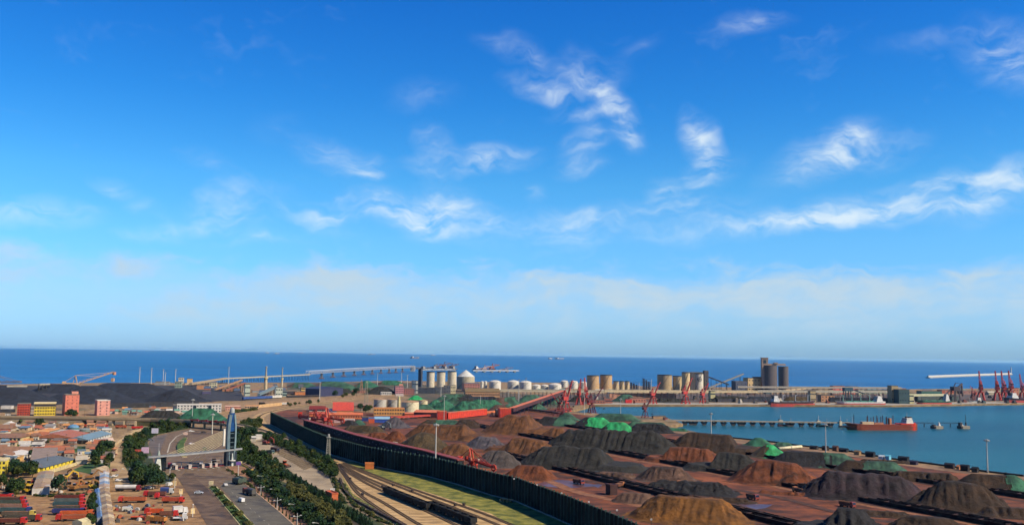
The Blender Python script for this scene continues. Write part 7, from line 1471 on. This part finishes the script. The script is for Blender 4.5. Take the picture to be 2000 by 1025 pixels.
# ================================================================== JETTY WITH PIERS
p0, p1 = wp(1306, 829), wp(1660, 834); L = math.dist(p0, p1); t = thing('jetty', 'long low concrete jetty on V-shaped piers crossing the harbour basin', 'jetty', (*p0, SEA), dirang(p0, p1))
B().box(-4, L, -1.8, 1.8, 4.4, 5.3).obj('deck', paint(190, 170, 146), t); B().box(-4, L, -1.9, -1.7, 5.3, 6.1).obj('railing', paint(206, 190, 166), t)
pm = B(); pm.add([(x * s_ if z > 1 else x, y, z) for z, s_ in ((0, 1), (4.35, 1)) for x, y in ((-1.6, -1.6), (1.6, -1.6), (1.6, 1.6), (-1.6, 1.6))], []); pm = B(); pm.box(-1.7, 1.7, -1.9, 1.9, -3, 1.2)
for s_ in (-1, 1): pm.beam((s_ * .5, 0, 1.2), (s_ * 2.8, 0, 4.4), 1.1, 3.0)
pme = pm.mesh('pier', paint(96, 88, 84))
for px in (1338, 1350, 1357, 1375, 1394, 1413, 1432, 1445, 1451, 1470, 1489, 1508, 1540, 1546, 1565, 1584, 1622): inst('pier', pme, t, ((px - 1306) / (1660 - 1306) * L, 0, 0))
for px, lab in ((1830, 'left'), (1882, 'right')):
    g = wp(px, 836.5); t = thing('mooring_dolphin', 'concrete mooring dolphin with a white cone right of the tanker, the %s one' % lab, 'dolphin', (*g, SEA), .15, 'mooring dolphins')
    B().box(-5.6, 5.6, -4, 4, -3, 3.2).obj('block', paint(170, 160, 140), t); B().box(-5.7, -3.4, -4.1, 4.1, -3, 3.1).obj('fender', paint(50, 46, 50), t)
    B().cyl(2.6 if lab == 'left' else -2.5, 0, 3.2, 7.6, 1.9, 14, .25).obj('cone', WHITE, t); B().box(-5.4, -2.6, -2, 2, 3.2, 4.6 if lab == 'left' else 7).obj('bollard_house', paint(70, 66, 70), t)
    if lab == 'right': B().cyl(3, 0, 3.2, 16, .28, 6).obj('beacon_post', STEEL, t); B().cyl(3, 0, 3.2, 7, .8, 8).obj('beacon_base', STEEL, t)
for (x0, x1, lab) in ((1786, 1824, 'left'), (1836, 1876, 'right')):
    a, b_ = wp(x0, 833.5), wp(x1, 834); t = thing('catwalk', 'thin steel catwalk between the tanker berth and the dolphins, the %s span' % lab, 'catwalk', (*a, SEA), dirang(a, b_), 'catwalks'); L = math.dist(a, b_); B().box(0, L, -.6, .6, 4.2, 4.5).obj('deck', STEEL, t); b = B()
    for k in range(10): b.beam((L * k / 10, -.6, 4.5), (L * (k + .5) / 10, -.6, 5.7), .12); b.beam((L * (k + .5) / 10, -.6, 5.7), (L * (k + 1) / 10, -.6, 4.5), .12)
    b.beam((0, -.6, 5.7), (L, -.6, 5.7), .14); b.obj('truss', STEEL, t); B().cyl(L / 2, 0, -3, 4.2, .5, 8).obj('pile', STEEL, t)
# near shore clutter: fenders, pipes, low walls
a, b_ = gp(1521, 879), gp(1565, 875); t = thing('pipe', 'fat pale pipe lying on the shore beside the netted heaps', 'pipe', (*a, 0), dirang(a, b_)); B().tube((0, 0, 1.4), (math.dist(a, b_), 0, 1.4), 1.3, 12).obj('barrel', paint(226, 214, 176), t, smooth=True); B().tube((math.dist(a, b_) * .5, 0, 1.4), (math.dist(a, b_) * .53, 0, 1.4), 1.5, 12).obj('flange', CONC, t)
for k, (px, py, w_, c) in enumerate([(1590, 877, 14, (50, 46, 44)), (1612, 879, 10, (60, 50, 46)), (1632, 880, 9, (110, 76, 56)), (1648, 882, 16, (44, 42, 44)), (1675, 888, 10, (150, 120, 86)), (1700, 892, 16, (40, 38, 40)), (1722, 896, 8, (220, 226, 230)), (1735, 897, 7, (120, 200, 226)), (1765, 902, 18, (44, 40, 42)), (1785, 907, 12, (60, 50, 70)), (1855, 914, 16, (60, 42, 36)), (1885, 919, 14, (44, 38, 36)), (1873, 916, 5, (200, 130, 80)), (1905, 922, 10, (50, 44, 40))]):
    g = gp(px, py); s = w_ * g[1] / F; t = thing('berth_store', ('low dark store on the berth road, ' if c[0] < 100 else 'small coloured hut on the berth road, ') + ['leftmost of the row', 'second in the row', 'third in the row', 'fourth in the row', 'fifth in the row', 'sixth in the row', 'seventh in the row', 'eighth in the row', 'ninth in the row', 'tenth in the row', 'eleventh in the row', 'twelfth in the row', 'thirteenth in the row', 'rightmost of the row'][k], 'store', (*g, 0), RA + .35, 'stores along the berth road'); B().box(-s / 2, s / 2, -2, 2, 0, 2.2 + (k % 3) * .6).obj('wall', paint(*c), t); B().gable(-s / 2, s / 2, -2, 2, 2.2 + (k % 3) * .6, 3.2 + (k % 3) * .6, 'x', .3).obj('roof', paint(max(20, c[0] - 20), max(20, c[1] - 16), max(20, c[2] - 14)), t)
longwall([(1425, 855), (1498, 862), (1565, 871), (1646, 879), (1740, 896), (1846, 910), (1930, 922), (2000, 930)], 1.2, 'dark quay parapet along the near shore', paint(70, 56, 50), name='quay_wall', cat='wall', step=12, thick=1.0)
# near-quay goods by the basin
for k, (xl, xr, yb, yt, c, lab) in enumerate([(1283, 1292, 832, 826, (230, 200, 190), 'white-pink silo house on the near quay'), (1266, 1283, 833, 827, (60, 48, 46), 'dark hopper house beside the white-pink one'), (1276, 1300, 817, 812, (190, 150, 110), 'tan pontoon house at the basin corner'), (1298, 1304, 820, 814, (150, 70, 60), 'red-brown store at the jetty root')]):
    house(xl, xr, yb, yt, 6, lab, paint(*c), 10, name='quay_building', group='buildings on the near quay')
# ================================================================== OPEN SEA: trestle, berths, breakwater, ships
tb = [(600, 741), (628, 739), (650, 736.5), (671, 734.6), (692, 733), (710, 731.5), (727, 730.2), (744, 729), (760, 728), (773, 727), (786, 726), (806, 725)]
TP = [Vector(wp(*p)) for p in tb]; o0 = TP[0]; t = thing('trestle', 'long white trestle bridge running out to sea', 'bridge', (*o0, SEA)); ZD = 15.0
pts3 = [(p.x - o0.x, p.y - o0.y, ZD) for p in TP]
B().solid(pts3, 12, 0, 1.6).obj('deck', paint(150, 152, 158), t)
b = B()
for s_ in (-5.5, 5.5):
    for i in range(len(pts3) - 1):
        A, E_ = Vector(pts3[i]), Vector(pts3[i + 1]); d = (E_ - A).normalized(); nr = Vector((-d.y, d.x, 0)) * s_; n = max(4, int((E_ - A).length / 22)); b.beam(A + nr + Vector((0, 0, 9)), E_ + nr + Vector((0, 0, 9)), .8)
        for k in range(n): b.beam(A.lerp(E_, k / n) + nr + Vector((0, 0, 2)), A.lerp(E_, (k + .5) / n) + nr + Vector((0, 0, 9)), .6); b.beam(A.lerp(E_, (k + .5) / n) + nr + Vector((0, 0, 9)), A.lerp(E_, (k + 1) / n) + nr + Vector((0, 0, 2)), .6)
b.obj('truss', paint(196, 202, 208), t)
pm = B().box(-7, 7, -4, 4, -4, 3).mesh('pier_base', paint(150, 120, 118)); ps = B().box(-3, 3, -2.4, 2.4, 3, ZD).mesh('pier_shaft', paint(130, 128, 134))
for p in TP[1:]: inst('pier_base', pm, t, (p.x - o0.x, p.y - o0.y, 0)); inst('pier_shaft', ps, t, (p.x - o0.x, p.y - o0.y, 0))
B().box(-9, 9, -12, 12, -3, 24).obj('end_house', paint(180, 180, 182), t, loc=(TP[-1].x - o0.x, TP[-1].y - o0.y, 0))
gallery((440, 748, 9), (604, 742, 13), 5, 3, 'pale conveyor line leading to the white trestle', paint(176, 168, 152), legs=24)
gallery((372, 754, 3), (440, 748, 9), 6, 4, 'pale rising end of the conveyor line to the trestle', paint(176, 156, 128), legs=8)
def berth(xa, xb, py, label, cranes, c=(110, 116, 130)):
    a, b_ = wp(xa, py), wp(xb, py); L = math.dist(a, b_); t = thing('offshore_berth', label, 'berth', (*a, SEA), dirang(a, b_), 'offshore berths'); B().box(0, L, -8, 8, 5, 9).obj('deck', paint(*c), t)
    pm = B().box(-5, 5, -5, 5, -3, 5).mesh('pier', CONC)
    for k in range(6): inst('pier', pm, t, (L * (k + .5) / 6, 0, 0))
    for x, h, lc in cranes:
        b = B(); x *= L; h *= .66
        for sx in (-12, 12): b.beam((x + sx, -6, 9), (x + sx * .6, 0, h * .7), 3); b.beam((x + sx, 6, 9), (x + sx * .6, 0, h * .7), 3)
        b.beam((x - 34, 0, h * .55), (x + 40, 0, h), 3.5); b.beam((x, 0, h * .7), (x + 4, 0, h * 1.15), 2.5); b.beam((x + 4, 0, h * 1.15), (x + 36, 0, h * .97), 1.5); b.box(x - 10, x + 8, -6, 6, h * .5, h * .75); b.obj('crane_gantry', paint(*lc), t)
    return t
berth(842, 892, 723, 'offshore berth with dark loaders behind the white silos', [(.2, 40, (96, 84, 96)), (.5, 50, (110, 80, 84)), (.8, 42, (96, 84, 96))])
berth(806, 846, 720.5, 'thin pier linking the trestle head to the berth', [])
berth(922, 1012, 726.5, 'offshore berth with a red-brown loader right of the dome silo', [(.25, 38, (170, 150, 150)), (.42, 48, (150, 90, 84)), (.72, 30, (110, 110, 130))], (206, 210, 214))
ship(925, 968, 724, 'dark ship lying at the right offshore berth', (90, 60, 66), (70, 80, 110), Hh=9, name='cargo_ship', group='ships at the offshore berths')
ship(846, 886, 721.5, 'dark ship lying at the offshore berth behind the silos', (120, 70, 70), (80, 84, 100), Hh=10, name='cargo_ship', group='ships at the offshore berths')
a, b_ = wp(1815, 737.5), wp(1975, 731); A = [Vector(wp(x, y)) for x, y in ((1812, 738), (1850, 736.2), (1900, 734.2), (1940, 732.8), (1975, 731.5))]; t = thing('breakwater', 'long white breakwater with a light beacon on the open sea', 'breakwater', (0, 0, SEA)); B().solid([(p.x, p.y) for p in A], 18, -3, 4).obj('rubble_mound', paint(176, 170, 160), t); B().solid([(p.x, p.y) for p in A], 7, 4.003, 11).obj('crown_wall', paint(214, 212, 204), t); B().cyl(A[-1].x, A[-1].y, 15, 40, 4, 12, 2.5).obj('beacon', WHITE, t); B().cyl(A[-1].x, A[-1].y, 40, 45, 3, 12).obj('lantern', paint(220, 226, 226), t)
for k, (xa, xb, py, lab, up) in enumerate([(803, 818, 699.5, 'long ship out at sea above the trestle head', (150, 140, 150)), (1086, 1100, 701, 'white ship out at sea right of centre', (230, 230, 230)), (1072, 1078, 701, 'tiny white ship left of the white one', (220, 220, 220)), (586, 592, 689.2, 'tiny white ship on the horizon left of centre', (236, 236, 236)), (538, 545, 691, 'faint white ship at the horizon above the slim tower', (226, 226, 226)), (722, 731, 692.4, 'faint ship at the horizon above the trestle', (220, 220, 220)), (843, 849, 694, 'faint white ship on the horizon above the dome silo', (226, 226, 226)), (520, 525, 689.4, 'tiniest white ship on the horizon at the left', (226, 226, 226))]):
    ship(xa, xb, py, lab, (130, 120, 130), up, Hh=16 if k > 1 else 14, group='ships on the horizon')

for k in range(70):
    px = 1165 + k * 11.8 + rnd.uniform(-3, 3)
    if 1260 < px < 1290 or 1330 < px < 1345 or px > 1990: continue
    yb = rnd.choice((787.2, 785.5, 782, 779.5, 777)); w_ = rnd.uniform(3, 8); g = gp(px, yb); s = w_ * g[1] / F; h = rnd.uniform(3, 8); c = rnd.choice([(60, 58, 66), (90, 70, 66), (150, 90, 76), (196, 186, 170), (70, 90, 96), (120, 60, 56), (110, 100, 90)])
    t = thing('cargo_stack', 'small stack of cargo standing on the far quay behind the ships', 'cargo', (*g, .1), rnd.uniform(-.2, .5), 'cargo stacks on the far quay'); B().box(0, s, 0, 6, 0, h * .6).obj('lower_tier', paint(*c), t); B().box(s * .1, s * .8, .8, 5, h * .6, h).obj('upper_tier', paint(*c), t)
# ================================================================== HAZE
hm = bpy.data.materials.new('haze'); hm.use_nodes = True; t = hm.node_tree; t.nodes.clear()
pv = N(t, 'ShaderNodeVolumePrincipled'); pv.inputs['Color'].default_value = (.38, .72, 1.0, 1); pv.inputs['Density'].default_value = 1.1e-5; pv.inputs['Anisotropy'].default_value = .2
om = N(t, 'ShaderNodeOutputMaterial'); t.links.new(pv.outputs[0], om.inputs['Volume'])
struct(B().box(-61000, 61000, -4000, 61000, -11, 118).obj('haze', hm), 'stuff')
